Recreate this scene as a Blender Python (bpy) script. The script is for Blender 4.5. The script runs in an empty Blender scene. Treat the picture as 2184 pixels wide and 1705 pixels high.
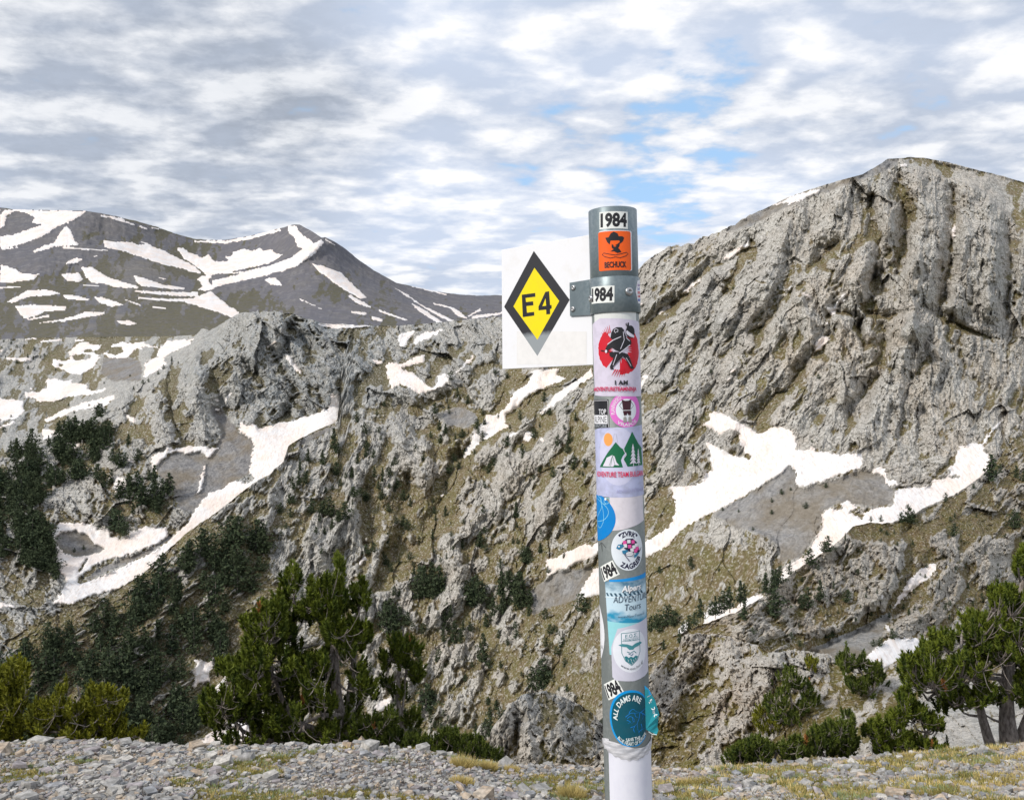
import bpy, bmesh, math, random
import numpy as np
from mathutils import Vector, Matrix
from math import radians, sin, cos, pi

# ---------------------------------------------------------------- camera, sky, sun, exposure
scene = bpy.context.scene
COL = scene.collection
F = 1891.0; CX = 1092.0; CY = 852.5          # focal length and centre, in units of a 2184 wide picture
cam_d = bpy.data.cameras.new('camera'); cam = bpy.data.objects.new('camera', cam_d); COL.objects.link(cam)
cam_d.sensor_width = 36.0; cam_d.lens = 36.0 * F / 2184.0
cam_d.clip_start = 0.05; cam_d.clip_end = 60000
cam.location = (0, 0, 0); cam.rotation_euler = (radians(90), 0, 0)
scene.camera = cam
scene.render.engine = 'CYCLES'
scene.view_settings.view_transform = 'Standard'; scene.view_settings.look = 'None'
scene.view_settings.gamma = 1; scene.view_settings.use_curve_mapping = False
scene.view_settings.exposure = 0.12

SUN = Vector((-0.68, -0.52, 0.60)).normalized()
sun_el = math.asin(SUN.z); sun_az = math.atan2(SUN.x, SUN.y)
sd = bpy.data.lights.new('sun', 'SUN'); sd.energy = 2.7; sd.angle = radians(7); sd.color = (1.0, 0.93, 0.84)
so = bpy.data.objects.new('sun', sd); COL.objects.link(so)
so.rotation_euler = (-SUN).to_track_quat('-Z', 'Y').to_euler()

class NT:
    """small helper for node trees"""
    def __init__(s, tree): s.t = tree; s.n = tree.nodes; s.l = tree.links
    def new(s, typ, **kw):
        n = s.n.new(typ)
        for k, v in kw.items(): setattr(n, k, v)
        return n
    def put(s, sock, v):
        if isinstance(v, bpy.types.NodeSocket): s.l.new(v, sock)
        elif v is not None: sock.default_value = v
    def math(s, op, a, b=None, c=None, clamp=False):
        n = s.new('ShaderNodeMath', operation=op); n.use_clamp = clamp
        s.put(n.inputs[0], a)
        if b is not None: s.put(n.inputs[1], b)
        if c is not None: s.put(n.inputs[2], c)
        return n.outputs[0]
    def vmath(s, op, a, b=None, scale=None):
        n = s.new('ShaderNodeVectorMath', operation=op); s.put(n.inputs[0], a)
        if b is not None: s.put(n.inputs[1], b)
        if scale is not None: s.put(n.inputs['Scale'], scale)
        return n.outputs['Value'] if op in ('DOT_PRODUCT', 'LENGTH', 'DISTANCE') else n.outputs[0]
    def noise(s, vec, scale, detail=4, rough=0.55, dist=0.0, lac=2.0, color=False):
        n = s.new('ShaderNodeTexNoise'); s.put(n.inputs['Vector'], vec)
        n.inputs['Scale'].default_value = scale; n.inputs['Detail'].default_value = detail
        n.inputs['Roughness'].default_value = rough; n.inputs['Distortion'].default_value = dist
        n.inputs['Lacunarity'].default_value = lac
        return n.outputs['Color'] if color else n.outputs['Fac']
    def map(s, v, a, b, c=0.0, d=1.0, smooth=False):
        n = s.new('ShaderNodeMapRange'); n.clamp = True
        if smooth: n.interpolation_type = 'SMOOTHSTEP'
        s.put(n.inputs[0], v); s.put(n.inputs[1], a); s.put(n.inputs[2], b); s.put(n.inputs[3], c); s.put(n.inputs[4], d)
        return n.outputs[0]
    def mix(s, f, a, b, blend='MIX'):
        n = s.new('ShaderNodeMix', data_type='RGBA', blend_type=blend); n.clamp_factor = True
        s.put(n.inputs[0], f)
        for i, x in ((6, a), (7, b)):
            if isinstance(x, tuple) and len(x) == 3: x = (*x, 1)
            s.put(n.inputs[i], x)
        return n.outputs[2]
    def mapping(s, vec, loc=(0, 0, 0), rot=(0, 0, 0), scale=(1, 1, 1)):
        n = s.new('ShaderNodeMapping'); s.put(n.inputs[0], vec)
        n.inputs[1].default_value = loc; n.inputs[2].default_value = rot; n.inputs[3].default_value = scale
        return n.outputs[0]

world = bpy.data.worlds.new('World'); scene.world = world; world.use_nodes = True
w = NT(world.node_tree); w.n.clear()
sky = w.new('ShaderNodeTexSky'); sky.sky_type = 'NISHITA'; sky.sun_disc = False
sky.sun_elevation = sun_el; sky.sun_rotation = sun_az; sky.altitude = 2000
geo = w.new('ShaderNodeNewGeometry')
D = w.vmath('SCALE', geo.outputs['Incoming'], scale=-1.0)
sx = w.new('ShaderNodeSeparateXYZ'); w.put(sx.inputs[0], D)
def blob(u, v, rad):
    """1 at the sky direction seen at u, v, fading over rad degrees"""
    d = Vector(((u - CX) / F, 1, (CY - v) / F)).normalized()
    dt = w.vmath('DOT_PRODUCT', D, tuple(d))
    return w.map(dt, cos(radians(rad)), 1.0, 0, 1, True)
zc = w.math('MAXIMUM', sx.outputs[2], 0.0)
den = w.math('ADD', zc, 0.15)
px = w.math('DIVIDE', sx.outputs[0], den); py = w.math('DIVIDE', sx.outputs[1], den)
cmb = w.new('ShaderNodeCombineXYZ'); w.put(cmb.inputs[0], px); w.put(cmb.inputs[1], py); P = cmb.outputs[0]
Pr = w.mapping(P, rot=(0, 0, radians(-14)), loc=(3.1, 1.7, 0), scale=(0.95, 1.15, 1))
cells = w.noise(Pr, 5.4, 2.0, 0.45, 0.3)
fine = w.noise(Pr, 16.0, 5, 0.6, 0.15)
big = w.noise(w.mapping(P, loc=(7.3, 2.2, 0), rot=(0, 0, radians(-20)), scale=(0.7, 1.0, 1)), 0.75, 2, 0.5, 0.3)
c = w.math('ADD', w.math('MULTIPLY', cells, 0.72), w.math('MULTIPLY', fine, 0.28))
# gaps between the clouds, only where the layer is thin
thin = w.math('MAXIMUM', w.math('MAXIMUM', blob(1470, 255, 6.0), blob(1420, 370, 6.5)), w.math('MULTIPLY', blob(1200, 330, 6), 0.55))
thin = w.math('MAXIMUM', thin, w.math('MULTIPLY', blob(700, 180, 5), 0.15))
thin = w.math('MAXIMUM', thin, w.math('MULTIPLY', blob(1900, 290, 6), 0.3))
cover = w.math('SUBTRACT', c, w.math('MULTIPLY', thin, 0.21))
cov = w.map(cover, 0.19, 0.35, 0.0, 1.0, True)
lit = w.map(c, 0.40, 0.57, 0.0, 1.0, True)                      # thick rounded tops are white
dark = w.math('ADD', w.map(big, 0.42, 0.68, 0.0, 0.5, True), w.math('MULTIPLY', blob(300, 180, 17), 0.8), clamp=True)
dark = w.math('MAXIMUM', dark, w.math('MULTIPLY', blob(120, 20, 14), 0.8))
dark = w.math('MULTIPLY', dark, w.map(fine, 0.3, 0.6, 1.0, 0.8))
gray = w.mix(dark, (0.59, 0.67, 0.82), (0.34, 0.38, 0.45))
white = w.mix(dark, (1.0, 1.0, 1.02), (0.70, 0.73, 0.78))
white = w.mix(w.map(c, 0.52, 0.63, 0, 1, True), w.mix(0.55, gray, white), white)
cloud = w.mix(lit, gray, white)
low = w.map(sx.outputs[2], 0.02, 0.17, 1.0, 0.0, True)
cloud = w.mix(w.math('MULTIPLY', low, 0.62), cloud, w.mix(w.map(c, 0.42, 0.6, 0, 1, True), (0.40, 0.49, 0.63), (0.68, 0.74, 0.83)))
blue = w.vmath('SCALE', sky.outputs[0], scale=0.16)
blue = w.mix(0.65, blue, (0.42, 0.66, 0.95))
col = w.mix(cov, blue, cloud)
col = w.mix(w.map(sx.outputs[2], -0.02, 0.0, 1, 0), col, (0.30, 0.32, 0.34))
bg = w.new('ShaderNodeBackground'); w.put(bg.inputs[0], col); bg.inputs[1].default_value = 1.0
wo = w.new('ShaderNodeOutputWorld'); w.l.new(bg.outputs[0], wo.inputs[0])
world.cycles.sampling_method = 'MANUAL'; world.cycles.sample_map_resolution = 512

# ---------------------------------------------------------------- general helpers
def tag(o, label=None, cat=None, group=None, kind=None):
    if label: o['label'] = label
    if cat: o['category'] = cat
    if group: o['group'] = group
    if kind: o['kind'] = kind
    return o
def empty(name, loc=(0, 0, 0), rot=None):
    o = bpy.data.objects.new(name, None); COL.objects.link(o); o.location = loc; o.empty_display_size = 0.1
    if rot is not None: o.rotation_euler = rot
    return o
def link(name, me, parent=None, mat=None):
    o = bpy.data.objects.new(name, me); COL.objects.link(o)
    if mat is not None: me.materials.append(mat)
    if parent is not None: o.parent = parent
    return o
def mesh_np(name, verts, faces, smooth=True, attrs=None):
    """mesh out of numpy arrays; faces is (n,3) or (n,4)"""
    me = bpy.data.meshes.new(name)
    verts = np.ascontiguousarray(verts, dtype=np.float32); faces = np.ascontiguousarray(faces, dtype=np.int32)
    k = faces.shape[1]
    me.vertices.add(len(verts)); me.vertices.foreach_set('co', verts.ravel())
    me.loops.add(faces.size); me.loops.foreach_set('vertex_index', faces.ravel())
    me.polygons.add(len(faces)); me.polygons.foreach_set('loop_start', np.arange(0, faces.size, k, dtype=np.int32))
    me.polygons.foreach_set('use_smooth', np.full(len(faces), smooth, dtype=bool))
    me.update(calc_edges=True)
    if attrs:
        for a, val in attrs.items():
            at = me.attributes.new(a, 'FLOAT', 'POINT'); at.data.foreach_set('value', np.ascontiguousarray(val, dtype=np.float32))
    return me
def at(u, v, Y):
    return Vector(((u - CX) / F * Y, Y, (CY - v) / F * Y))

# ---- noise in numpy
def _h(ix, iy, seed):
    h = (ix.astype(np.uint32) * np.uint32(374761393) + iy.astype(np.uint32) * np.uint32(668265263) + np.uint32(seed * 2246822519 & 0xffffffff))
    h = (h ^ (h >> np.uint32(13))) * np.uint32(1274126177); h = (h ^ (h >> np.uint32(15))) * np.uint32(2246822519)
    return h ^ (h >> np.uint32(16))
_A = np.arange(1024) * (2 * pi / 1024); _GC = np.cos(_A).astype(np.float32); _GS = np.sin(_A).astype(np.float32)
def perlin(x, y, seed=0):
    x = np.asarray(x, np.float32); y = np.asarray(y, np.float32)
    xf = np.floor(x); yf = np.floor(y); fx = x - xf; fy = y - yf
    xi = xf.astype(np.int32); yi = yf.astype(np.int32)
    ux = fx * fx * fx * (fx * (fx * 6 - 15) + 10); uy = fy * fy * fy * (fy * (fy * 6 - 15) + 10)
    r = []
    for dx, dy in ((0, 0), (1, 0), (0, 1), (1, 1)):
        a = _h(xi + dx, yi + dy, seed) & np.uint32(1023)
        r.append(_GC[a] * (fx - dx) + _GS[a] * (fy - dy))
    return ((r[0] * (1 - ux) + r[1] * ux) * (1 - uy) + (r[2] * (1 - ux) + r[3] * ux) * uy) * np.float32(1.45)
def fbm(x, y, seed, octs=4, gain=0.5, ridged=False):
    s = np.zeros(np.shape(x), np.float32); a = 1.0; tot = 0
    for o in range(octs):
        n = perlin(x * 2 ** o + 13.7 * o, y * 2 ** o - 7.1 * o, seed + o)
        if ridged: n = 1 - 2.2 * np.abs(n)
        s += np.float32(a) * n; tot += a; a *= gain
    return s / np.float32(tot)
def facets(x, y, seed, jit=0.95, off=0.22):
    """angular relief: every cell is a tilted plane"""
    x = np.asarray(x, np.float32); y = np.asarray(y, np.float32)
    xi = np.floor(x).astype(np.int32); yi = np.floor(y).astype(np.int32)
    best = np.full(x.shape, 1e9, np.float32); val = np.zeros_like(x)
    k = np.float32(1 / 1023.0)
    for dx in (-1, 0, 1):
        for dy in (-1, 0, 1):
            cx = xi + dx; cy = yi + dy
            h1 = _h(cx, cy, seed)
            qx = x - (cx.astype(np.float32) + 0.5 + jit * ((h1 & np.uint32(1023)).astype(np.float32) * k - 0.5)); qy = y - (cy.astype(np.float32) + 0.5 + jit * (((h1 >> np.uint32(10)) & np.uint32(1023)).astype(np.float32) * k - 0.5))
            d = qx * qx + qy * qy
            m = d < best
            h2 = _h(cx[m], cy[m], seed + 71)
            g1 = (h2 & np.uint32(1023)).astype(np.float32) * 2 * k - 1; g2 = ((h2 >> np.uint32(10)) & np.uint32(1023)).astype(np.float32) * 2 * k - 1; of = ((h2 >> np.uint32(20)) & np.uint32(1023)).astype(np.float32) * 2 * k - 1
            val[m] = g1 * qx[m] + g2 * qy[m] + off * of; best[m] = d[m]
    return val
def sstep(a, b, x):
    t = np.clip((x - a) / (b - a), 0, 1); return t * t * (3 - 2 * t)
def tps(pts, lam=1e-3):
    P = np.array(pts, float); X = P[:, :2] / 500.0; z = P[:, 2]
    n = len(P)
    def U(r2): return 0.5 * r2 * np.log(r2 + 1e-12)
    d2 = ((X[:, None] - X[None]) ** 2).sum(-1)
    K = U(d2) + lam * np.eye(n); Q = np.hstack([np.ones((n, 1)), X])
    A = np.zeros((n + 3, n + 3)); A[:n, :n] = K; A[:n, n:] = Q; A[n:, :n] = Q.T
    s = np.linalg.solve(A, np.concatenate([z, np.zeros(3)]))
    def f(u, v):
        x = (u / 500.0).astype(np.float32); y = (v / 500.0).astype(np.float32); g = s.astype(np.float32); XX = X.astype(np.float32)
        r = s[n] + s[n + 1] * x + s[n + 2] * y
        for i in range(n):
            r2 = (x - XX[i, 0]) ** 2 + (y - XX[i, 1]) ** 2; r = r + g[i] * (np.float32(.5) * r2 * np.log(r2 + np.float32(1e-9)))
        return r
    return f
def idw(pts, p=2.5):
    P = np.array(pts, float)
    def f(u, v):
        u = u.astype(np.float32); v = v.astype(np.float32); n = np.zeros_like(u); dsum = np.zeros_like(u)
        for a, b, z in P:
            wt = 1.0 / (((u - a) ** 2 + (v - b) ** 2) / 1e4 + 0.02) ** (p / 2)
            n += wt * z; dsum += wt
        return n / dsum
    return f
def inpoly(u, v, poly):
    P = np.asarray(poly, float); res = np.zeros(u.shape, bool)
    x0, y0 = P.min(0) - 1; x1, y1 = P.max(0) + 1
    idx = np.nonzero((u > x0) & (u < x1) & (v > y0) & (v < y1))
    if len(idx[0]) == 0: return res
    uu = u[idx]; vv = v[idx]; r = np.zeros(uu.shape, bool)
    for i in range(len(P)):
        ax, ay = P[i - 1]; bx, by = P[i]
        if ay == by: continue
        r ^= ((ay > vv) != (by > vv)) & (uu < (bx - ax) * (vv - ay) / (by - ay) + ax)
    res[idx] = r; return res
def segdist(u, v, pts, pad):
    """distance to a polyline (inf beyond pad), with the width interpolated along it as a second result"""
    d = np.full(u.shape, 1e9); wd = np.ones(u.shape)
    for a, b in zip(pts[:-1], pts[1:]):
        x0, x1 = min(a[0], b[0]) - pad, max(a[0], b[0]) + pad; y0, y1 = min(a[1], b[1]) - pad, max(a[1], b[1]) + pad
        idx = np.nonzero((u > x0) & (u < x1) & (v > y0) & (v < y1))
        if len(idx[0]) == 0: continue
        uu = u[idx]; vv = v[idx]; dx = b[0] - a[0]; dy = b[1] - a[1]
        t = np.clip(((uu - a[0]) * dx + (vv - a[1]) * dy) / (dx * dx + dy * dy + 1e-9), 0, 1)
        dd = np.hypot(uu - a[0] - t * dx, vv - a[1] - t * dy)
        wa = a[2] if len(a) > 2 else 1; wb = b[2] if len(b) > 2 else 1
        m = dd < d[idx]
        cur = d[idx]; cur[m] = dd[m]; d[idx] = cur
        cw = wd[idx]; cw[m] = (wa + (wb - wa) * t)[m]; wd[idx] = cw
    return d, wd
# ---------------------------------------------------------------- terrain materials
def new_mat(name):
    m = bpy.data.materials.new(name); m.use_nodes = True; k = NT(m.node_tree)
    b = m.node_tree.nodes['Principled BSDF']; return m, k, b
def terrain_mat(name, ns, rock_a, rock_b, warm, blue, grass_a, grass_b, scree, stain=0.35, bump=1.4, crack=0.75, bs=1.0):
    """ns: noise scale in 1/metre of the finest blotches"""
    m, k, b = new_mat(name)
    g = k.new('ShaderNodeNewGeometry'); P = g.outputs['Position']
    def att(a):
        n = k.new('ShaderNodeAttribute'); n.attribute_name = a; return n.outputs['Fac']
    n1 = k.noise(P, ns, 5, 0.7); n2 = k.noise(P, ns * 0.07, 5, 0.6); n3 = k.noise(k.mapping(P, rot=(0.2, 0.25, 0.1), scale=(1, 1, 0.3)), ns * 0.42, 5, 0.65, 0.8)
    n4 = k.noise(P, ns * 0.22, 4, 0.6)
    base = k.mix(k.map(n2, 0.38, 0.62, 0, 1), rock_a, rock_b)
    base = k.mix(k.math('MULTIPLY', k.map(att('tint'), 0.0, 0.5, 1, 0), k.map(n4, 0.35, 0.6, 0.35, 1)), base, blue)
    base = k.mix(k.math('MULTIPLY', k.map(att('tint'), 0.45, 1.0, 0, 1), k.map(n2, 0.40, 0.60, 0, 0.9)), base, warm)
    base = k.mix(k.math('MULTIPLY', k.map(n3, 0.50, 0.64, 0, 1), stain), base, (0.66, 0.63, 0.58))
    base = k.mix(k.math('MULTIPLY', k.map(n1, 0.40, 0.52, 1, 0), crack), base, (0.185, 0.175, 0.15), 'MIX')       # lichen and soil in the joints
    base = k.mix(k.math('MULTIPLY', k.map(n3, 0.32, 0.44, 1, 0), crack), base, (0.16, 0.15, 0.125), 'MIX')
    pv = k.vmath('ADD', k.mapping(P, rot=(0.15, 0.5, 0.2), scale=(1, 1, 0.4)), k.vmath('SCALE', k.noise(P, ns * .5, 3, .6, color=True), scale=1.6 / ns))
    for sc_, wd_ in ((ns * 0.30, .055), (ns * 0.11, .035)):
        vo = k.new('ShaderNodeTexVoronoi'); vo.feature = 'DISTANCE_TO_EDGE'; vo.inputs['Scale'].default_value = sc_; k.put(vo.inputs['Vector'], pv)
        base = k.mix(k.math('MULTIPLY', k.map(vo.outputs['Distance'], 0, wd_, 1, 0), crack * .62), base, (0.12, 0.11, 0.09))
    gcol = k.mix(k.map(n4, 0.38, 0.62), grass_a, grass_b)
    gcol = k.mix(k.map(att('tint'), 0.1, 0.5, .75, 0), gcol, (0.105, 0.098, 0.066))  # low tint darkens the turf: cloud shade put into the grass colour
    gcol = k.mix(k.map(n1, 0.35, 0.5, 0.55, 0), gcol, (0.055, 0.055, 0.022))
    gcol = k.mix(k.map(n1, 0.53, 0.62, 0, 0.75), gcol, tuple(x * 0.85 for x in rock_a))
    gf = k.map(k.math('ADD', att('grass'), k.math('ADD', k.math('MULTIPLY', k.math('SUBTRACT', n1, 0.5), 1.6), k.math('MULTIPLY', k.math('SUBTRACT', n4, 0.5), 1.2))), 0.36, 0.66)
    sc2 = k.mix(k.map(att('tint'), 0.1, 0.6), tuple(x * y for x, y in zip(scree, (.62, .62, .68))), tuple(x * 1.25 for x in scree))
    scol = k.mix(k.map(n1, 0.36, 0.64), k.mix(0.35, sc2, (0.07, 0.07, 0.065)), k.mix(0.30, sc2, (0.55, 0.53, 0.50)))
    scol = k.mix(k.map(n3, 0.38, 0.62), k.mix(.28, scol, (0.06, 0.06, 0.06)), k.mix(.22, scol, (0.5, 0.48, 0.45)))
    scol = k.mix(k.map(n2, 0.42, 0.62, 0, .55), scol, grass_b)
    sf = k.map(k.math('ADD', att('scree'), k.math('ADD', k.math('MULTIPLY', k.math('SUBTRACT', n1, 0.5), 1.3), k.math('MULTIPLY', k.math('SUBTRACT', n4, 0.5), 1.4))), 0.30, 0.60)
    c = k.mix(gf, base, gcol); c = k.mix(sf, c, scol)
    k.put(b.inputs['Base Color'], c); b.inputs['Roughness'].default_value = 0.95; b.inputs['Specular IOR Level'].default_value = 0.15
    bp = k.new('ShaderNodeBump'); bp.inputs['Strength'].default_value = 0.5 * bump; bp.inputs['Distance'].default_value = bs * 0.8 / ns
    hn = k.math('ADD', n1, k.math('MULTIPLY', n3, 0.8))
    k.put(bp.inputs['Height'], hn); k.put(b.inputs['Normal'], bp.outputs[0])
    return m
GRA = (0.165, 0.145, 0.060); GRB = (0.20, 0.155, 0.090)
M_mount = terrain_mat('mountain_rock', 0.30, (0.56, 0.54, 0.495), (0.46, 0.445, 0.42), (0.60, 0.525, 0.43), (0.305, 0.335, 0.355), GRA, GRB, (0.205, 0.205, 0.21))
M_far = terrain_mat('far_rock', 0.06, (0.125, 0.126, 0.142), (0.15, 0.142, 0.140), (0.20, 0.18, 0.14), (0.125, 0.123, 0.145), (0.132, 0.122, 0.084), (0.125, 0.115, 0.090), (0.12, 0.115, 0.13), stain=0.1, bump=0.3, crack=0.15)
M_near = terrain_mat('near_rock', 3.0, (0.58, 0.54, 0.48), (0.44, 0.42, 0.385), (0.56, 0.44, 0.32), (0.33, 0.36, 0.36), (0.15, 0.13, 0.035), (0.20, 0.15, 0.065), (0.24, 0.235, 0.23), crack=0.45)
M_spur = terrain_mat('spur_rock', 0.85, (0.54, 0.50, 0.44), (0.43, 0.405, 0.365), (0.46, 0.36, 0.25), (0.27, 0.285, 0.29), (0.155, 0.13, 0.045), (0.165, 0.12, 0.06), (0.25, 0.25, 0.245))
def snow_mat():
    m, k, b = new_mat('old_snow')
    g = k.new('ShaderNodeNewGeometry'); P = g.outputs['Position']
    n = k.noise(k.mapping(P, scale=(1, 0.6, 1)), 0.02, 5, 0.6, 0.4); f = k.noise(P, 0.3, 4, 0.6)
    streak = k.noise(k.mapping(P, rot=(0, radians(-38), 0), scale=(0.5, 0.12, 0.05)), 1.0, 4, 0.65, 0.3)
    c = k.mix(k.map(n, 0.42, 0.60, 0.0, 1), (0.79, 0.775, 0.77), (0.79, 0.70, 0.64))
    c = k.mix(k.map(streak, 0.48, 0.66, 0, 0.6), c, (0.60, 0.49, 0.42))
    c = k.mix(k.map(f, 0.58, 0.74, 0, 0.45), c, (0.42, 0.38, 0.34))
    k.put(b.inputs['Base Color'], c); b.inputs['Roughness'].default_value = 0.8; b.inputs['Specular IOR Level'].default_value = 0.2
    bp = k.new('ShaderNodeBump'); bp.inputs['Strength'].default_value = 0.12; bp.inputs['Distance'].default_value = 2.5
    k.put(bp.inputs['Height'], k.math('ADD', f, k.math('MULTIPLY', streak, 1.5))); k.put(b.inputs['Normal'], bp.outputs[0])
    return m
M_snow = snow_mat()

# ---------------------------------------------------------------- survey coordinates
def zt(s, ox, oy): return lambda *p: [(s * q[0] + ox, s * q[1] + oy) + tuple(q[2:]) for q in p]
ZA = zt(.4918, 0, 399); ZB = zt(.396, 0, 644.5); ZC = zt(.396, 613.8, 644.5); ZD = zt(.3817, 1350.4, 306.9)
ZG = zt(.3817, 1350.4, 828.6); ZE = zt(.3341, 0, 1135.5); ZF = zt(.3373, 429.7, 1135.5); ZH = zt(.3817, 1350.4, 1227.6)
def ribbon(zf, *pts):
    """a narrow patch as a polygon, from (x, y, width) points given in survey frame zf"""
    p = np.array([(q[0], q[1]) for q in pts], float); wd = np.array([q[2] for q in pts], float)
    t = np.gradient(p, axis=0); t /= np.linalg.norm(t, axis=1)[:, None]; n = np.stack([-t[:, 1], t[:, 0]], 1)
    a = p + n * wd[:, None] / 2; b = p - n * wd[:, None] / 2
    return zf(*[tuple(q) for q in a], *[tuple(q) for q in b[::-1]])

SHEETS = {}
class Sheet:
    def __init__(s, name, u0, u1, du, dv, top, bot, ctrl, mat, top_rough=3.0, top_scale=22, relief=1.0, strokes=(), angles=((0, []),),
                 grass=((0, 0, .3),), tint=((0, 0, .5),), scree=(), snow=(), holes=(), smooth_rel=0.3, cell=1.0, gnoise=0.5, label=None, quiet=(), grassp=(), back=True, topq=None, outc=1.0, stretch=1.0, crisp=1.2, gmul=1.0, smul=1.0):
        s.name = name; n = int((u1 - u0) / du) + 1; U = np.linspace(u0, u1, n)
        tp = np.array(sorted(top)); vt = np.interp(U, tp[:, 0], tp[:, 1])
        tr = np.full(n, top_rough) if topq is None else np.interp(U, [q[0] for q in topq], [q[1] for q in topq])
        z = np.zeros(n)
        sh = tr * (fbm(U / top_scale, z + 3.3, 11, 4, 0.6) + 0.6 * facets(U / (top_scale * .5), z + .5, 5))
        kk = int(26 / du); pv = np.pad(vt, kk, mode='edge'); c = np.cumsum(np.insert(pv, 0, 0)); vs = (c[2 * kk + 1:] - c[:-2 * kk - 1]) / (2 * kk + 1)
        vt = vt + sh
        bt = np.array(sorted(bot)); vb = np.interp(U, bt[:, 0], bt[:, 1]); vb = np.maximum(vb, vt + 6)
        m = int((vb - vt).max() / dv) + 2
        T = np.linspace(0, 1, m)[:, None]; s.U = np.repeat(U[None], m, 0); s.V = vs[None] + (vb - vs)[None] * T
        dep = s.V - vs[None]; s.V = s.V + (vt - vs)[None] * np.exp(-dep / (30 + 1.3 * np.abs(vt - vs)[None]))
        u, v = s.U, s.V; s.U1 = U; s.vt = vt; s.vb = vb; s.m = m
        lf = tps([(a, b, math.log(c)) for a, b, c in ctrl]); L = lf(u, v)
        sm = np.zeros_like(u)                                           # smooth places: scree, snow, turf slopes
        nz1 = fbm(u / 11, v / 9, 501, 4, 0.6); nz2 = fbm(u / 11, v / 9, 601, 4, 0.6)
        nz3 = 4.5 * fbm(u / 4.5, v / 4.5, 503, 2); nz4 = 3.5 * fbm(u / 4.5, v / 4.5, 603, 2)
        wu = u + 5.5 * nz1; wv = v + 4.5 * nz2
        scr = np.zeros_like(u)
        for p in scree: scr[inpoly(wu, wv, p)] = 1
        sid = np.zeros(u.shape, int); small_ids = [-1]
        for k, p in enumerate(snow): 
            pp = np.asarray(p); small = min(np.ptp(pp[:, 0]), np.ptp(pp[:, 1])) < 14
            f = .45 if small else 1.0
            if mat is M_far: f *= .45
            if name == 'limestone_mountain' and pp[:, 0].min() > 1360 and pp[:, 1].max() < 870 and np.ptp(pp[:, 0]) < 60: small_ids.append(k + 1)
            sid[inpoly(u + (6.5 * nz1 + nz3) * f, v + (5.5 * nz2 + nz4) * f, p)] = k + 1
        for p in holes: sid[inpoly(wu, wv, p)] = 0
        def blur(a, r, it=2):
            for _ in range(it):
                for ax in (0, 1):
                    acc = np.zeros_like(a)
                    for q in range(-r, r + 1):
                        acc += np.roll(a, q, ax)
                    a = acc / (2 * r + 1)
            return a
        quiet_m = np.zeros_like(u)
        for p, a in quiet: quiet_m = np.maximum(quiet_m, a * inpoly(wu, wv, p))
        sm = blur(np.maximum(np.maximum(scr * .95, (sid > 0) * 0.97), quiet_m), 2)
        # relief: big ridges and gullies, then angular blocks following the dip of the beds
        R = np.zeros_like(u)
        mod = np.clip(.9 + .8 * fbm(u / 48, v / 48, 951, 3), .3, 1.4); wz1 = 12 * fbm(u / 36, v / 36, 901, 4, .6); wz2 = 12 * fbm(u / 36, v / 36, 911, 4, .6)
        for pts, wd, amp in strokes:
            d, _ = segdist(u + wz1, v + wz2, pts, wd * 1.6)
            t = np.clip(1 - d / (wd * 1.2), 0, 1); R += amp * t * smul * mod
        cov = np.clip(idw(grass)(u, v) * gmul, 0, 1)
        for p, a in grassp: cov = np.where(inpoly(wu, wv, p), a, cov)
        of_ = fbm((u + .5 * v) / 46, (v - .3 * u) / 88, 71, 6, 0.66) + outc * np.clip(R * 22, -.35, .35)
        qs = np.sort(of_.ravel()[::7]); orank = np.searchsorted(qs, of_) / len(qs)
        gx = fbm(u / 70, v / 70, 801, 3) * 10; gy = fbm(u / 70, v / 70, 811, 3) * 10
        scrf = blur(scr, 2, 2); Rf = np.zeros_like(u); wts = []
        for ang, spots in angles:
            if spots:
                wt = np.full(u.shape, 1e-4)
                for a, b, rad in spots: wt += np.exp(-(((u - a) ** 2 + (v - b) ** 2) / rad ** 2))
            else: wt = np.full(u.shape, 0.02)
            wts.append(wt)
        tot = sum(wts); wts = [np.where(x / tot < 0.04, 0, x) for x in wts]; tot = sum(wts)
        for (ang, spots), wt in zip(angles, wts):
            sel = wt > 0
            if not sel.any(): continue
            ca, sa = cos(radians(ang)), sin(radians(ang))
            ug = (u + gx)[sel].astype(np.float32); vg = (v + gy)[sel].astype(np.float32)
            p = ug * ca + vg * sa; q = -ug * sa + vg * ca       # q runs along the beds
            big = fbm(p / (58 * cell), q / (150 * cell * stretch), 300 + int(ang), 3, 0.5, True)
            rr = 0.0105 * cell * big
            rr += 0.0022 * cell * fbm(p / (15 * cell), q / (48 * cell * stretch), 340 + int(ang), 3, 0.55, True) * (0.6 + 0.4 * big)
            rr += 0.0016 * cell * fbm(p / (5.2 * cell), q / (10 * cell), 360 + int(ang), 2, 0.6, True)
            for cs, am, st in ((70, .0130, 1.6), (31, .0060, 1.9), (14, .0036, 1.7), (6.6, .0021, 1.5)):
                rr += am * (crisp if cs < 30 else 1) * cell * facets(p / cs + .3 * perlin(p / cs, q / cs, 33), q / (cs * st * stretch), int(cs * 10) + int(ang) + 200, .95, .13 if cs > 60 else .22)
            Rf[sel] += wt[sel] * rr
        Rf /= tot
        def nrm(X, Y, Z):
            a = np.stack(np.gradient(np.stack([X, Y, Z], -1), axis=1), 0); b = np.stack(np.gradient(np.stack([X, Y, Z], -1), axis=0), 0)
            n = np.cross(a, b); n /= np.linalg.norm(n, axis=-1)[..., None] + 1e-9; n *= -np.sign(n[..., 1:2] * np.ones(3) + 1e-9); return n
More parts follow.
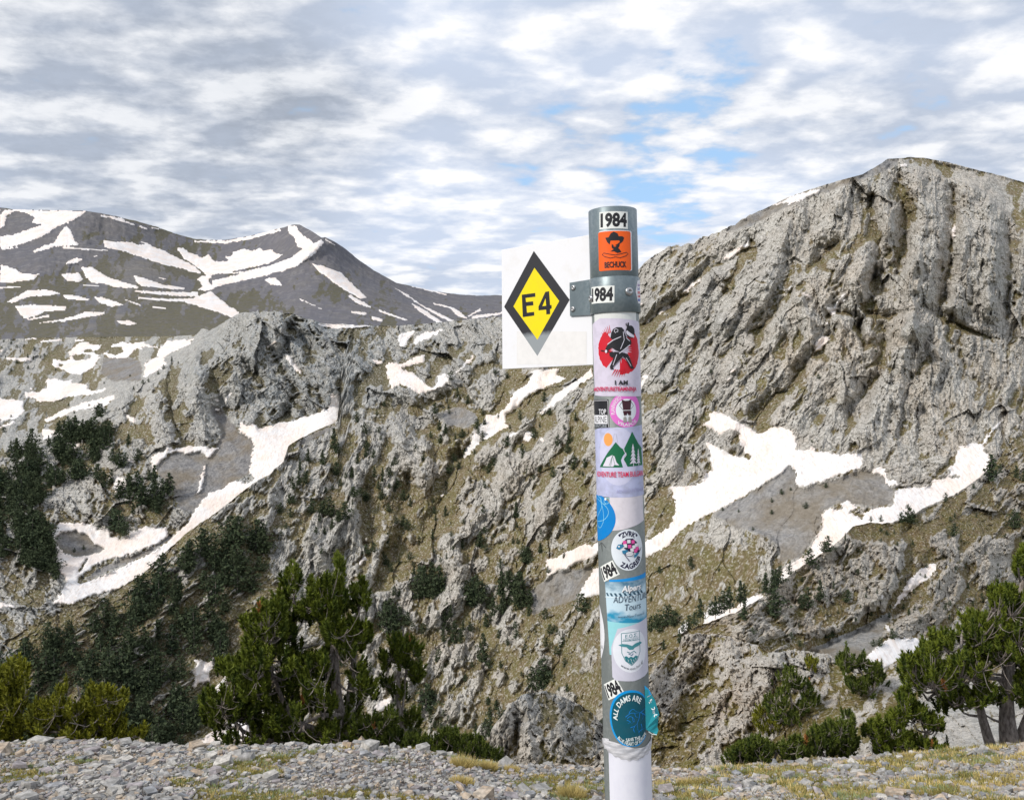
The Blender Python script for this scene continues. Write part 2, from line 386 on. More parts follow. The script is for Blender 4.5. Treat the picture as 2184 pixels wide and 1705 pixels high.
        def wide(a, r):
            for ax in (0, 1):
                c = np.cumsum(np.concatenate([np.repeat(np.take(a, [0], ax), r + 1, ax), a, np.repeat(np.take(a, [-1], ax), r, ax)], ax), ax)
                L = a.shape[ax]; a = (np.take(c, np.arange(2 * r + 1, 2 * r + 1 + L), ax) - np.take(c, np.arange(0, L), ax)) / (2 * r + 1)
            return a
        Y = np.exp(L) * (1 - R - relief * Rf); Ym = blur(Y, 2, 1)
        nz = nrm((u - CX) / F * Ym, Ym, (CY - v) / F * Ym)[..., 2]; nz = nz - wide(nz, 50)
        q = nz + 0.08 * fbm(u / 8, v / 6, 72, 3)
        qs = np.sort(q.ravel()[::7]); rank = np.searchsorted(qs, q) / len(qs)
        com = .62 * orank + .38 * (1 - rank) + 0.05 * fbm(u / 6, v / 6, 78, 2); qs = np.sort(com.ravel()[::7]); com = np.searchsorted(qs, com) / len(qs)
        gr = 1 - sstep(-0.17, 0.17, com - cov)
        OUT = 1 - blur(gr, 1, 1)                                         # 1 on bare outcrops, 0 on turf
        Rf = Rf * (.50 + .58 * OUT) + 0.0022 * cell * (OUT - .5)
        s.lf = lf
        calm = 1 - (1 - smooth_rel) * sm
        Rl = R + relief * (Rf * (1 - sm * 0.96)) + relief * 0.006 * cell * blur((sid > 0).astype(float), 2, 1) + relief * 0.010 * cell * blur(np.isin(sid, small_ids).astype(float), 1, 2) + 0.0010 * sm * cell * fbm(u / 14, v / 10, 77, 4)
        Y = np.exp(L) * (1 - Rl)
        s.Y = Y
        X = (u - CX) / F * Y; Z = (CY - v) / F * Y
        gr = np.where(scr > .5, gr * 0.0 + 0.22 * (perlin(u / 9, v / 6, 5) > .55), gr)
        ti = np.clip(idw(tint)(u, v) + 0.25 * fbm(u / 90, v / 90, 61, 3), 0, 1)
        # snow lies a little proud of the ground and ends on it
        inside = (sid > 0).astype(float); ed = np.clip((blur(inside, 1, 1) - 0.5) * 2, 0, 1) * inside
        Y2 = Y * (1 - 0.0008 * ed); X2 = (u - CX) / F * Y2; Z2 = (CY - v) / F * Y2 
        V3 = np.stack([X2, Y2, Z2], -1)
        rows = m
        if back:                                                       # the far side of the crest
            br = []
            for kx, dz in ((1.30, .22), (1.10, .075), (1.035, .024), (1.010, .0045)):
                br.append(np.stack([X2[0] * kx, Y2[0] * kx, Z2[0] * kx - Y2[0] * dz - Y2[0] * (kx - 1) * .25], -1))
            V3 = np.concatenate([np.stack(br, 0), V3], 0); pad = 4
            ext = lambda a: np.concatenate([np.repeat(a[:1], pad, 0), a], 0)
            gr, scrf, ti, sid2 = ext(gr), ext(scrf), ext(ti), np.concatenate([np.zeros((pad, n), int), sid], 0); rows += pad
        else: sid2 = sid; pad = 0
        ids = np.arange(rows * n).reshape(rows, n)
        q4 = np.stack([ids[:-1, :-1], ids[1:, :-1], ids[1:, 1:], ids[:-1, 1:]], -1).reshape(-1, 4)
        f0 = np.minimum(np.minimum(sid2[:-1, :-1], sid2[1:, :-1]), np.minimum(sid2[1:, 1:], sid2[:-1, 1:]))
        f1 = np.maximum(np.maximum(sid2[:-1, :-1], sid2[1:, :-1]), np.maximum(sid2[1:, 1:], sid2[:-1, 1:]))
        c4 = (sid2[:-1, :-1] > 0).astype(int) + (sid2[1:, :-1] > 0) + (sid2[1:, 1:] > 0) + (sid2[:-1, 1:] > 0)
        fid = np.where(c4 >= 3, f1, 0).reshape(-1)
        allv = V3.reshape(-1, 3)
        def sub(name, fsel, mat, parent=None, attrs=True):
            fs = q4[fsel]; use = np.unique(fs); mp = np.zeros(len(allv), np.int64); mp[use] = np.arange(len(use))
            at_ = {'grass': gr.ravel()[use], 'scree': scrf.ravel()[use], 'tint': ti.ravel()[use]} if attrs else None
            return link(name, mesh_np(name, allv[use], mp[fs], mat is M_snow or mat is M_far, at_), parent, mat)
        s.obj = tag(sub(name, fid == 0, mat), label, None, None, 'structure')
        for k in range(1, len(snow) + 1):
            if (fid == k).sum() > 3: sub('snow_patch', fid == k, M_snow, s.obj, False)
        SHEETS[name] = s; s.sid = sid
    def depth(s, u, v):
        i = int(round((u - s.U1[0]) / (s.U1[1] - s.U1[0]))); i = min(max(i, 0), len(s.U1) - 1)
        j = int(np.argmin(np.abs(s.V[:, i] - v)))
        return float(s.Y[j, i])
# ---------------------------------------------------------------- the terrain
Q = 1.0                                                             # mesh density (larger is coarser)
# ---- far range on the left
far_snow = [
 ZA((20,96),(120,98),(240,100),(375,103),(350,125),(318,142),(300,150),(240,175),(200,205),(150,228),(100,245),(50,258),(0,270),(0,210),(60,205),(130,180),(180,165),(140,155),(150,130),(110,110),(60,105),(30,125),(20,165),(0,180),(0,120)),
 ZA((300,150),(290,170),(310,190),(320,225),(345,250),(300,255),(240,258),(190,275),(150,285),(140,280),(180,255),(235,240),(250,215),(265,190)),
 ZA((445,228),(520,238),(560,235),(600,248),(640,246),(700,270),(760,300),(810,325),(850,345),(880,378),(840,372),(790,355),(700,335),(600,300),(520,275),(455,262)),
 ZA((765,265),(790,262),(830,285),(880,305),(905,290),(930,322),(990,320),(975,300),(1000,300),(1010,280),(1060,265),(1090,275),(1130,262),(1140,275),(1180,268),(1190,285),(1225,292),(1200,315),(1150,335),(1060,355),(980,370),(900,385),(860,350),(800,310)),
 ribbon(ZA,(1400,232,20),(1340,280,48),(1270,325,45),(1150,365,38),(1030,395,32),(920,420,32)),
 ZA((870,385),(920,380),(905,410),(935,440),(900,450),(850,445),(880,430),(855,400)),
 ZA((860,470),(915,450),(960,490),(1040,545),(1010,568),(950,545),(870,520),(800,500)),
 ribbon(ZA,(840,235,8),(980,238,14),(1100,215,16),(1220,183,14)),
 ZA((1245,165),(1285,165),(1300,195),(1365,245),(1320,268),(1290,262),(1275,220),(1250,195)),
 ZA((1350,330),(1400,340),(1480,370),(1520,410),(1560,450),(1595,480),(1560,482),(1500,450),(1440,410),(1420,390),(1380,365)),
 ZA((1145,400),(1190,388),(1230,428),(1180,425)),
 ZA((1200,360),(1240,330),(1290,300),(1260,345),(1225,368)),
 ZA((1700,430),(1760,460),(1830,510),(1975,582),(1955,586),(1850,530)),
 ZA((1780,500),(1840,530),(1920,585),(1895,588),(1820,540)),
 ribbon(ZA,(1785,428,6),(1860,445,10),(1935,466,6)),
 ZA((1950,515),(1990,535),(2035,575),(1990,560)), ribbon(ZA,(1875,503,5),(1950,520,9),(1990,560,7)), ribbon(ZA,(2045,565,14),(2184,545,9),(2260,530,8)), ribbon(ZA,(2030,560,6),(2085,530,10)),
 ribbon(ZA,(1515,470,14),(1560,500,20),(1610,520,8)), ribbon(ZA,(1520,540,10),(1590,550,14)), ribbon(ZA,(1610,565,16),(1660,578,12)),
 ribbon(ZA,(1640,532,8),(1700,555,9),(1765,577,7)), ribbon(ZA,(1290,480,6),(1395,528,5)), ribbon(ZA,(435,122,8),(520,140,14),(585,165,8)), ribbon(ZA,(605,170,10),(640,182,8)), ribbon(ZA,(655,175,7),(690,182,8)),
 ZA((350,345),(400,345),(440,375),(500,400),(600,430),(600,440),(500,435),(450,420),(400,415),(370,390)),
 ZA((265,375),(340,370),(360,400),(340,412),(290,405)),
 ZA((0,335),(60,350),(90,370),(170,375),(150,400),(50,415),(0,415)),
 ribbon(ZA,(-20,436,12),(90,432,8)), ZA((580,380),(630,395),(700,420),(800,435),(800,445),(700,440),(620,430),(590,410)),
 ZA((280,330),(330,305),(360,310),(340,325),(290,335)), ribbon(ZA,(580,450,8),(700,460,16),(860,465,22)),
 ribbon(ZA,(600,480,10),(740,490,14),(860,488,16)), ribbon(ZA,(535,485,5),(610,512,6)),
 ZA((405,475),(450,475),(540,510),(480,518),(430,500)), ZA((270,465),(330,468),(410,490),(350,492),(290,485)),
 ZA((20,500),(80,470),(120,445),(200,442),(265,458),(230,470),(130,475),(60,500),(0,505)),
 ZA((60,512),(150,508),(290,515),(280,535),(200,540),(150,560),(105,572),(85,545)),
 ribbon(ZA,(160,590,5),(280,575,12),(370,553,26),(455,545,12)), ribbon(ZA,(120,575,8),(215,557,12)),
 ZA((500,577),(560,577),(600,592),(560,600),(520,592)), ribbon(ZA,(660,520,10),(720,525,8)),
 ribbon(ZA,(270,262,9),(370,268,9),(470,275,7)), ribbon(ZA,(10,270,7),(80,260,7)), ribbon(ZA,(400,305,5),(425,295,5)), ribbon(ZA,(690,392,6),(720,400,7)),
 ribbon(ZA,(930,372,7),(1060,370,9),(1150,345,7)), ribbon(ZA,(610,235,5),(650,250,9)), ribbon(ZA,(1410,225,6),(1465,260,4)),
 ZA((-120,90),(0,95),(0,120),(-60,180),(-120,200)), ribbon(ZA,(360,425,8),(430,428,7))]
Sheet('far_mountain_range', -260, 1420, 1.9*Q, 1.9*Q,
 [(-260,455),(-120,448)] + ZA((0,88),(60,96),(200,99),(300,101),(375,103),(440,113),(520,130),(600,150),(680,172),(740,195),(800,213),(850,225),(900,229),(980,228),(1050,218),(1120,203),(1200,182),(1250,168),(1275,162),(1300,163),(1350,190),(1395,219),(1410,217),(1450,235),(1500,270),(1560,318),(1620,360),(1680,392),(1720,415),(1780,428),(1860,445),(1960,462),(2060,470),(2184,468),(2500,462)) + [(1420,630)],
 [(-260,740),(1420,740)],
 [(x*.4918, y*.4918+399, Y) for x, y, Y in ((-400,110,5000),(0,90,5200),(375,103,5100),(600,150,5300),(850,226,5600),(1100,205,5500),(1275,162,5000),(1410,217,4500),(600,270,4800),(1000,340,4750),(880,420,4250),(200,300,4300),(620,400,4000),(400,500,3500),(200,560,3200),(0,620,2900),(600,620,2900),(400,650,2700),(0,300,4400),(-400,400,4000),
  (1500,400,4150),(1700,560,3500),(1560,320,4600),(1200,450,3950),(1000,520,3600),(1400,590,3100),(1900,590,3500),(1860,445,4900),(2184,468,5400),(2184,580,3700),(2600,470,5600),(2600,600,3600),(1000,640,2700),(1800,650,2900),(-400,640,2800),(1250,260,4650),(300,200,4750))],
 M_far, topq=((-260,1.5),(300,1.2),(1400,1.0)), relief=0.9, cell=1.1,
 strokes=[(ZA((1405,219),(1270,340),(1130,400),(920,440)), 26, .02), (ZA((1500,300),(1600,450),(1640,570)), 40, -.008), (ZA((380,105),(310,170),(330,250)), 30, .012), (ZA((450,230),(700,330),(880,410)), 30, -.012), (ZA((350,270),(500,290),(800,400)), 22, .010), (ZA((1230,430),(1500,560)), 40, .007),
  (ZA((1720,430),(1850,520),(1980,590)), 14, -.006), (ZA((0,300),(100,320),(200,350)), 30, .015)],
 grass=[(x*.4918, y*.4918+399, g) for x, y, g in ((600,620,1),(200,620,1),(900,560,.9),(1400,590,.15),(1700,500,.0),(1500,300,.0),(1900,520,.1),(500,150,.0),(200,200,.0),(1200,220,0.),(600,310,.55),(700,360,.6),(300,560,.8),(1050,470,.5),(100,560,.4),(400,450,.3),(2100,500,.3),(1000,200,.3),(1700,630,.5))],
 tint=[(0,0,.3),(300,720,.8),(800,600,.15),(500,500,.1),(100,560,.3)], snow=far_snow, quiet=[(((-300,400),(1420,400),(1420,760),(-300,760)), .84)],
 label='far bare mountain range with broken snowfields on the left skyline')

# ---- plateau edge, snowy shoulder, grey cliff and scree bowl in the middle left
mid_snow = [
 ZB((390,250),(430,215),(470,210),(500,228),(540,228),(540,250),(500,265),(530,280),(540,300),(500,350),(430,392),(380,385),(330,360),(280,340),(285,300),(350,320),(385,300),(370,270)),
 ZB((590,235),(650,210),(700,222),(770,210),(820,235),(860,240),(900,205),(960,205),(1040,195),(1020,230),(950,260),(900,285),(880,315),(900,330),(850,370),(770,410),(775,370),(780,320),(850,290),(850,250),(770,240),(720,260),(690,300),(640,300),(600,300),(560,285),(540,275),(600,270)),
 ZB((30,290),(100,298),(180,290),(170,315),(120,320),(40,308)),
 ZB((255,405),(300,410),(350,425),(405,410),(380,430),(470,440),(460,465),(500,472),(540,465),(600,458),(540,485),(470,500),(380,505),(330,520),(280,535),(200,535),(190,510),(140,520),(130,485),(200,480),(250,460)),
 ZB((-120,510),(0,520),(60,520),(130,530),(120,560),(130,590),(80,630),(0,635),(-120,650)),
 ribbon(ZB,(-60,690,12),(80,645,14)),
 ribbon(ZB,(240,640,20),(350,590,26),(470,550,32),(560,530,34),(620,505,24)), ribbon(ZB,(490,580,14),(590,535,20)),
 ZB((225,680),(280,685),(330,690),(370,650),(390,640),(380,680),(330,705),(270,735),(235,740)),
 ZB((55,800),(110,785),(170,795),(120,815),(85,822)), ZB((395,750),(430,745),(425,790),(405,805)), ZB((670,605),(715,612),(735,650),(700,640)),
 ZB((1295,640),(1330,665),(1360,655),(1410,680),(1440,660),(1470,670),(1500,645),(1560,640),(1640,615),(1705,600),(1750,575),(1770,560),(1785,520),(1775,495),(1845,500),(1850,600),(1850,740),(1785,780),(1705,800),(1640,820),(1600,850),(1570,900),(1555,960),(1530,985),(1480,960),(1440,980),(1380,960),(1340,915),(1365,780),(1360,740),(1290,700)),
 ZB((1270,960),(1330,970),(1400,935),(1450,960),(1450,1060),(1300,1080),(1200,1130),(1120,1180),(1080,1250),(1000,1300),(940,1340),(840,1420),(740,1480),(640,1540),(480,1580),(400,1620),(310,1625),(285,1620),(330,1560),(350,1530),(420,1520),(560,1470),(700,1400),(830,1340),(900,1290),(960,1230),(1010,1190),(1040,1130),(1100,1050),(1140,1015),(1200,1005),(1230,970)),
 ZB((325,1180),(400,1190),(450,1182),(500,1195),(520,1215),(590,1225),(600,1260),(650,1275),(700,1270),(690,1230),(740,1230),(770,1205),(830,1210),(890,1205),(915,1250),(850,1300),(760,1330),(680,1360),(600,1380),(540,1400),(480,1440),(430,1480),(420,1520),(350,1540),(350,1480),(280,1400),(260,1350),(260,1290),(250,1230),(300,1215)),
 ZB((885,755),(930,785),(1000,780),(1060,770),(1110,775),(1150,785),(1180,780),(1160,800),(1130,840),(1110,830),(1090,805),(1000,815),(930,805),(870,850),(850,880),(840,915),(820,890),(810,830),(850,810),(895,795)),
 ribbon(ZB,(1105,870,18),(1090,950,20),(1070,1030,18)), ZB((585,940),(640,935),(690,955),(680,1000),(640,1000),(620,1020),(610,960)),
 ZB((1530,270),(1560,285),(1600,340),(1630,370),(1620,390),(1580,355),(1540,300)), ribbon(ZB,(1240,485,10),(1210,540,16)), ribbon(ZB,(1160,530,20),(1180,525,16)), ribbon(ZB,(1155,575,14),(1180,580,10)), ribbon(ZB,(690,845,14),(722,862,14)),
 ZB((-60,1605),(0,1615),(60,1625),(85,1640),(0,1642)), ribbon(ZB,(130,200,8),(200,192,10)), ribbon(ZB,(217,212,10),(335,202,12)), ribbon(ZB,(400,204,14),(455,204,9)), ribbon(ZB,(0,262,12),(20,260,8)), ribbon(ZB,(160,460,14),(175,470,14)), ribbon(ZB,(1440,238,10),(1490,212,12)),
 ribbon(ZA,(1380,592,10),(1450,602,22),(1530,604,16),(1600,602,8)), ribbon(ZA,(1680,606,7),(1770,605,7)), ribbon(ZB,(335,835,12),(370,830,12))]
mid_holes = [ZB((300,1260),(340,1235),(400,1230),(470,1250),(510,1300),(570,1325),(540,1345),(480,1360),(400,1370),(340,1345),(305,1300)),
 ZB((595,245),(650,240),(665,265),(620,285),(595,275)), ZB((395,285),(450,275),(490,285),(480,305),(400,310)), ZB((310,328),(335,328),(335,345),(312,345)), ZB((450,255),(495,250),(500,268),(455,268)),
 ribbon(ZB,(425,1450,10),(470,1380,12))]
Sheet('grey_cliff_and_bowl', -260, 1000, 1.75*Q, 1.75*Q,
 [(-260,732)] + ZA((0,660),(150,652),(400,650),(600,648),(760,646),(850,640)) + [(432,700)] + ZB((1130,150),(1200,110),(1240,85),(1300,58),(1370,50),(1440,45),(1500,50),(1570,60),(1620,80),(1700,100)) + [(690,690),(760,693),(850,695),(1000,697)],
 [(-260,1480),(60,1400),(200,1345),(330,1290),(430,1190),(540,1120),(620,1060),(700,990),(760,930),(1000,900)],
 [(-260,735,2500),(0,722,2550),(200,719,2600),(410,713,2400),(480,690,2080),(600,668,1900),(700,692,1950),(850,695,2050),(1000,700,2100),(0,850,2100),(-260,900,2000),(200,820,2150),(330,780,2100),(250,868,1850),(100,930,1850),(0,1000,1700),(-260,1100,1500),
  (420,760,1930),(600,760,1840),(500,880,1780),(620,890,1740),(735,720,1900),(735,800,1790),(725,860,1740),(480,960,1660),(520,900,1700),(380,960,1650),(420,1080,1520),(330,1050,1540),(250,1000,1620),(150,1100,1500),(200,1180,1440),(300,1170,1440),(60,1150,1420),(0,1250,1330),(130,1290,1300),(60,1380,1200),(650,950,1640),(560,1040,1560),(400,1160,1450),(-260,1400,1150),(800,850,1850)],
 M_mount, topq=((-260,1.2),(420,1.2),(450,4),(640,4),(700,1.8),(1000,1.8)), relief=1.0,
 strokes=[(ZB((1300,60),(1080,200),(1040,300),(1060,450),(1100,700)), 34, .020), (ZB((1090,260),(1160,400),(1180,600),(1290,720)), 26, -.012), (ZB((850,450),(830,600),(900,740)), 24, .012), (ZB((960,420),(920,600)), 22, -.012),
  (ZB((1600,80),(1540,220),(1510,300)), 16, -.014), (ZB((1600,470),(1530,620)), 18, -.018), (ZB((1480,90),(1480,200)), 20, .012), (ZB((1700,110),(1760,300),(1800,480)), 26, .012), (ZB((1050,200),(900,330),(620,500)), 34, .018),
  (ZB((1560,120),(1640,240),(1760,400)), 9, -.008), (ZB((1500,150),(1600,330),(1740,520)), 9, -.008), (ZB((1440,220),(1560,430),(1650,600)), 9, -.008), (ZB((1350,330),(1440,500),(1490,640)), 10, -.008), (ZB((1640,90),(1760,260)), 8, -.007), (ZB((1290,120),(1330,330),(1420,420)), 9, -.007), (ZB((950,250),(900,480),(960,700)), 9, -.008), (ZB((1530,140),(1620,290),(1720,440)), 12, .006), (ZB((1330,100),(1400,300),(1450,450)), 26, .010), (ZB((1400,520),(1420,660)), 16, -.010), (ZB((620,500),(300,780),(0,960)), 34, .015), (ZB((540,760),(620,880),(700,1000)), 20, .008), (ZB((300,1030),(420,1090),(560,1180)), 26, .010)],
 angles=((0, [(350, 850, 70)]), (-34, [(650, 760, 130)]), (-58, [(200, 1050, 200)]), (40, [(60, 850, 150)])),
 grass=[(450,780,.35),(520,850,.12),(600,780,.16),(680,800,.1),(560,700,.12),(480,720,.35),(350,760,.7),(300,840,.75),(200,730,.8),(100,740,.7),(100,860,.55),(0,780,.5),(30,830,.3),(250,900,.5),(100,1150,.5),(250,1130,.45),(350,1000,.35),(730,800,.6),(330,1110,.45),(750,730,.4),(60,1350,.3)],
 tint=[(650,750,.0),(480,830,.2),(560,850,.05),(400,950,.35),(200,850,.35),(0,900,.25),(250,1100,.45),(100,1300,.3)],
 scree=[ZB((1205,700),(1290,700),(1365,750),(1345,920),(1260,960),(1200,1005),(1100,1050),(1040,1140),(960,1100),(930,1000),(850,920),(850,880),(930,810),(1090,810),(1130,840)), ZB((1125,560),(1180,560),(1300,720),(1210,720)),
  ZB((1705,670),(1800,640),(1800,800),(1580,850),(1600,750)), mid_holes[0], ZB((900,1262),(930,1260),(800,1350),(640,1420),(500,1480),(440,1500),(540,1430),(700,1370),(830,1320)), ZB((560,300),(700,300),(760,320),(760,420),(600,420),(540,380))],
 snow=mid_snow, holes=mid_holes, quiet=[(ZB((0,190),(1100,190),(900,400),(500,560),(0,800)), .45)],
 label='grey limestone cliff above a scree bowl with snow left of the centre')

# ---- the great rocky flank from the centre to the right hand peak
main_snow = [
 ZC((600,170),(650,155),(690,155),(680,175),(645,205),(630,240),(605,245),(595,205)),
 ZA((1795,660),(1820,635),(1870,625),(1925,612),(1900,635),(1860,655),(1820,670),(1795,692)),
 ZC((445,303),(475,308),(520,325),(480,335)),
 ZC((525,340),(580,315),(600,335),(640,320),(690,290),(740,280),(740,320),(700,330),(650,345),(600,355),(660,370),(700,400),(740,430),(760,455),(740,490),(700,490),(640,450),(600,445),(560,460),(540,420),(530,370)),
 ZC((790,400),(840,380),(880,390),(920,360),(960,320),(1005,280),(990,315),(950,350),(900,390),(870,415),(830,460),(760,480),(750,470),(790,450),(810,420)),
 ZC((1310,370),(1360,355),(1480,355),(1440,390),(1500,405),(1470,430),(1400,450),(1300,500),(1230,570),(1180,600),(1170,650),(1190,665),(1100,720),(1030,760),(990,800),(950,850),(940,830),(960,780),(985,760),(1000,690),(1050,650),(1060,605),(1130,605),(1180,560),(1200,510),(1230,470),(1290,440),(1310,400)),
 ZC((1640,352),(1640,400),(1570,450),(1500,500),(1430,560),(1345,610),(1400,550),(1440,500),(1500,450),(1570,410)),
 ZC((1180,725),(1215,700),(1245,700),(1200,725)), ZC((1265,740),(1270,710),(1290,690),(1340,710),(1290,750)), ZC((1360,740),(1370,720),(1385,760)),
 ZC((1390,1380),(1440,1375),(1480,1350),(1580,1310),(1600,1295),(1640,1310),(1680,1290),(1690,1340),(1645,1370),(1580,1390),(1530,1420),(1450,1440),(1400,1475),(1388,1450)),
 ZC((1560,1600),(1580,1540),(1640,1440),(1675,1420),(1740,1400),(1740,1540),(1675,1570),(1620,1590)),
 ZC((375,1400),(390,1385),(430,1355),(415,1400),(385,1420)), ribbon(ZC,(128,1028,14),(100,1050,8)), ZC((820,1040),(845,1025),(830,1050)), ribbon(ZC,(505,1078,5),(525,1078,5)),
 ZE((1230,810),(1280,800),(1310,830),(1380,785),(1375,830),(1340,880),(1345,940),(1270,960),(1240,995),(1225,985),(1240,930),(1230,880),(1260,840)),
 ZE((1365,1000),(1410,945),(1450,900),(1450,1020),(1375,1030)), ZE((1160,1230),(1180,1160),(1210,1150),(1230,1170),(1225,1205),(1190,1250)),
 ZE((1250,1350),(1330,1280),(1450,1200),(1580,1190),(1600,1250),(1660,1300),(1600,1390),(1500,1400),(1240,1400)),
 ZF((780,1050),(880,960),(900,1000),(800,1110)), ZF((1085,1110),(1130,1060),(1200,1040),(1190,1080),(1130,1140)), ZF((1010,1210),(1015,1165),(1045,1160),(1040,1190)),
 ZE((330-0,510),(400,470),(500,420),(560,400),(540,430),(420,500)),
 # right hand face
 ZD((765,350),(850,310),(960,265),(1045,250),(1030,275),(940,315),(850,345),(870,325),(830,335)), ZD((1490,112),(1530,115),(1535,132),(1500,128)),
 ZD((500,655),(530,610),(600,570),(650,535),(640,575),(580,610),(540,640)), ZD((260,850),(300,800),(385,737),(370,770),(310,825)), ZD((55,1015),(90,970),(220,885),(215,905),(130,960)),
 ZD((38,890),(80,885),(40,905)), ZD((1800,440),(1805,500),(1785,545),(1775,510),(1790,450)), ZD((1075,915),(1130,900),(1165,840),(1192,830),(1185,860),(1150,900),(1140,940),(1110,962)),
 ZD((1008,1160),(1010,1120),(1060,1070),(1100,1070),(1090,1100),(1050,1150),(1015,1168)), ZD((855,825),(885,785),(880,815)), ZD((935,822),(990,850),(1000,875),(960,850)),
 ribbon(ZD,(545,1275,14),(578,1250,10)), ribbon(ZD,(525,1325,14),(548,1300,12)), ribbon(ZD,(820,1375,5),(868,1343,6)), ZD((-40,1400),(40,1330),(60,1290),(105,1268),(70,1320),(0,1420)), ZD((2110,745),(2140,750),(2130,765)), ribbon(ZD,(1080,1010,10),(1092,995,10)), ribbon(ZD,(510,475,5),(540,462,7)),
 ZG((385,205),(420,180),(430,135),(460,122),(510,140),(560,170),(640,210),(700,250),(740,240),(770,215),(830,215),(870,225),(900,255),(915,300),(905,340),(960,345),(1000,322),(1030,350),(1080,350),(1150,370),(1200,360),(1270,362),(1290,390),(1270,440),(1150,480),(1060,520),(960,540),(930,555),(900,520),(915,480),(880,420),(830,470),(720,540),(600,610),(500,660),(400,710),(300,770),(240,820),(200,870),(140,910),(68,940),(-40,960),(-40,880),(68,850),(140,810),(200,770),(235,680),(235,620),(205,545),(300,545),(390,520),(400,470),(450,460),(430,400),(430,350),(400,290),(450,310),(500,345),(560,370),(610,380),(620,350),(600,300),(590,240),(540,220),(490,255),(440,225)),
 ZG((1290,420),(1330,450),(1380,430),(1410,450),(1415,500),(1460,515),(1485,535),(1440,540),(1405,525),(1400,490),(1340,465)),
 ZG((2115,115),(2060,180),(2000,250),(1965,310),(1955,350),(1990,380),(1990,600),(1850,640),(1760,690),(1680,720),(1600,740),(1550,750),(1500,770),(1440,790),(1400,790),(1340,780),(1265,770),(1290,700),(1340,665),(1450,655),(1460,620),(1455,570),(1540,545),(1600,555),(1660,540),(1680,505),(1740,500),(1780,465),(1750,440),(1800,420),(1800,360),(1830,320),(1900,300),(1950,310),(1970,270),(2040,190)),
 ZG((1170,680),(1160,640),(1200,622),(1255,650),(1250,670),(1200,690),(1240,700),(1290,740),(1270,880),(1150,950),(1120,970),(1060,980),(1050,990),(1000,1010),(960,1060),(900,1080),(850,1100),(810,1100),(830,1010),(860,980),(930,950),(980,910),(1010,850),(1040,800),(1065,760),(1045,710),(1080,670)),
 ZG((560,1290),(560,1230),(620,1180),(680,1150),(730,1150),(700,1240),(600,1300)), ZG((385,1310),(400,1250),(440,1200),(560,1200),(560,1300),(400,1360)), ZG((250,1390),(250,1350),(270,1320),(310,1300),(300,1380))]
skyline_main = [(630,900),(700,842),(722,800),(733,760),(755,700)] + ZA((1600,605),(1720,600),(1800,596),(1960,580),(2184,560)) + [(1180,668),(1250,640),(1320,600)] + ZD((38,695),(60,670),(120,620),(200,575),(340,555),(380,520),(480,490),(560,450),(650,400),(760,350),(860,300),(1000,250),(1150,205),(1280,170),(1350,130),(1420,85),(1500,80),(1550,73),(1620,78),(1750,100),(1900,140),(2050,175),(2184,215),(2400,270))
left_edge = [(-260,1480),(-100,1400),(0,1370),(60,1336),(130,1306),(200,1284),(300,1228),(350,1180),(400,1134),(450,1100),(500,1062),(540,1030),(575,1010),(603,985),(615,950),(640,935),(680,915),(716,900),(720,890),(724,850),(728,800),(735,760)]
top_main = sorted([p for p in left_edge] + [p for p in skyline_main if p[0] > 740])
low_ctrl = [(-260,1480,1180),(0,1370,1200),(130,1306,1230),(300,1228,1320),(400,1134,1400),(540,1030,1480),(640,935,1610),(720,880,1700),(728,800,1760),(742,730,1870),(900,690,1950),(1060,685,1850),(1250,640,1700),(1365,572,1520),
 (-260,1660,1080),(0,1500,1130),(0,1660,1060),(200,1400,1180),(200,1600,1075),(400,1400,1220),(400,1600,1112),(640,1200,1375),(640,1400,1240),(640,1600,1130),(900,900,1640),(900,1200,1390),(900,1400,1260),(900,1600,1150),(760,900,1650),(870,820,1720),(1000,780,1740),
 (1100,900,1540),(1100,1200,1310),(1100,1400,1190),(1100,1600,1085),(1250,900,1390),(1250,1200,1180),(1250,1400,1070),(1250,1600,980),(500,1150,1370),(550,1300,1290)]
right_ctrl = [(1880,340,1400),(1640,430,1430),(1500,500,1440),(1950,337,1470),(2184,390,1500),(2300,410,1520),(1365,900,1210),(1400,1180,1000),(1400,1400,900),(1500,700,1300),(1700,620,1230),(1700,900,1060),(1880,620,1180),(1880,900,1035),(2000,600,1190),(2184,480,1340),(2184,700,1200),(2184,880,1060),(2300,1000,1000),(1500,980,1110),(1650,980,1010),(1500,1100,1010),(1700,1100,920),(1800,1000,960),(2000,1040,930),(2150,950,980),(1450,1250,950),(1600,1200,880),(1900,1150,850),(2100,1200,850),(1500,1400,850),(2300,1250,850),(1700,1400,800)]
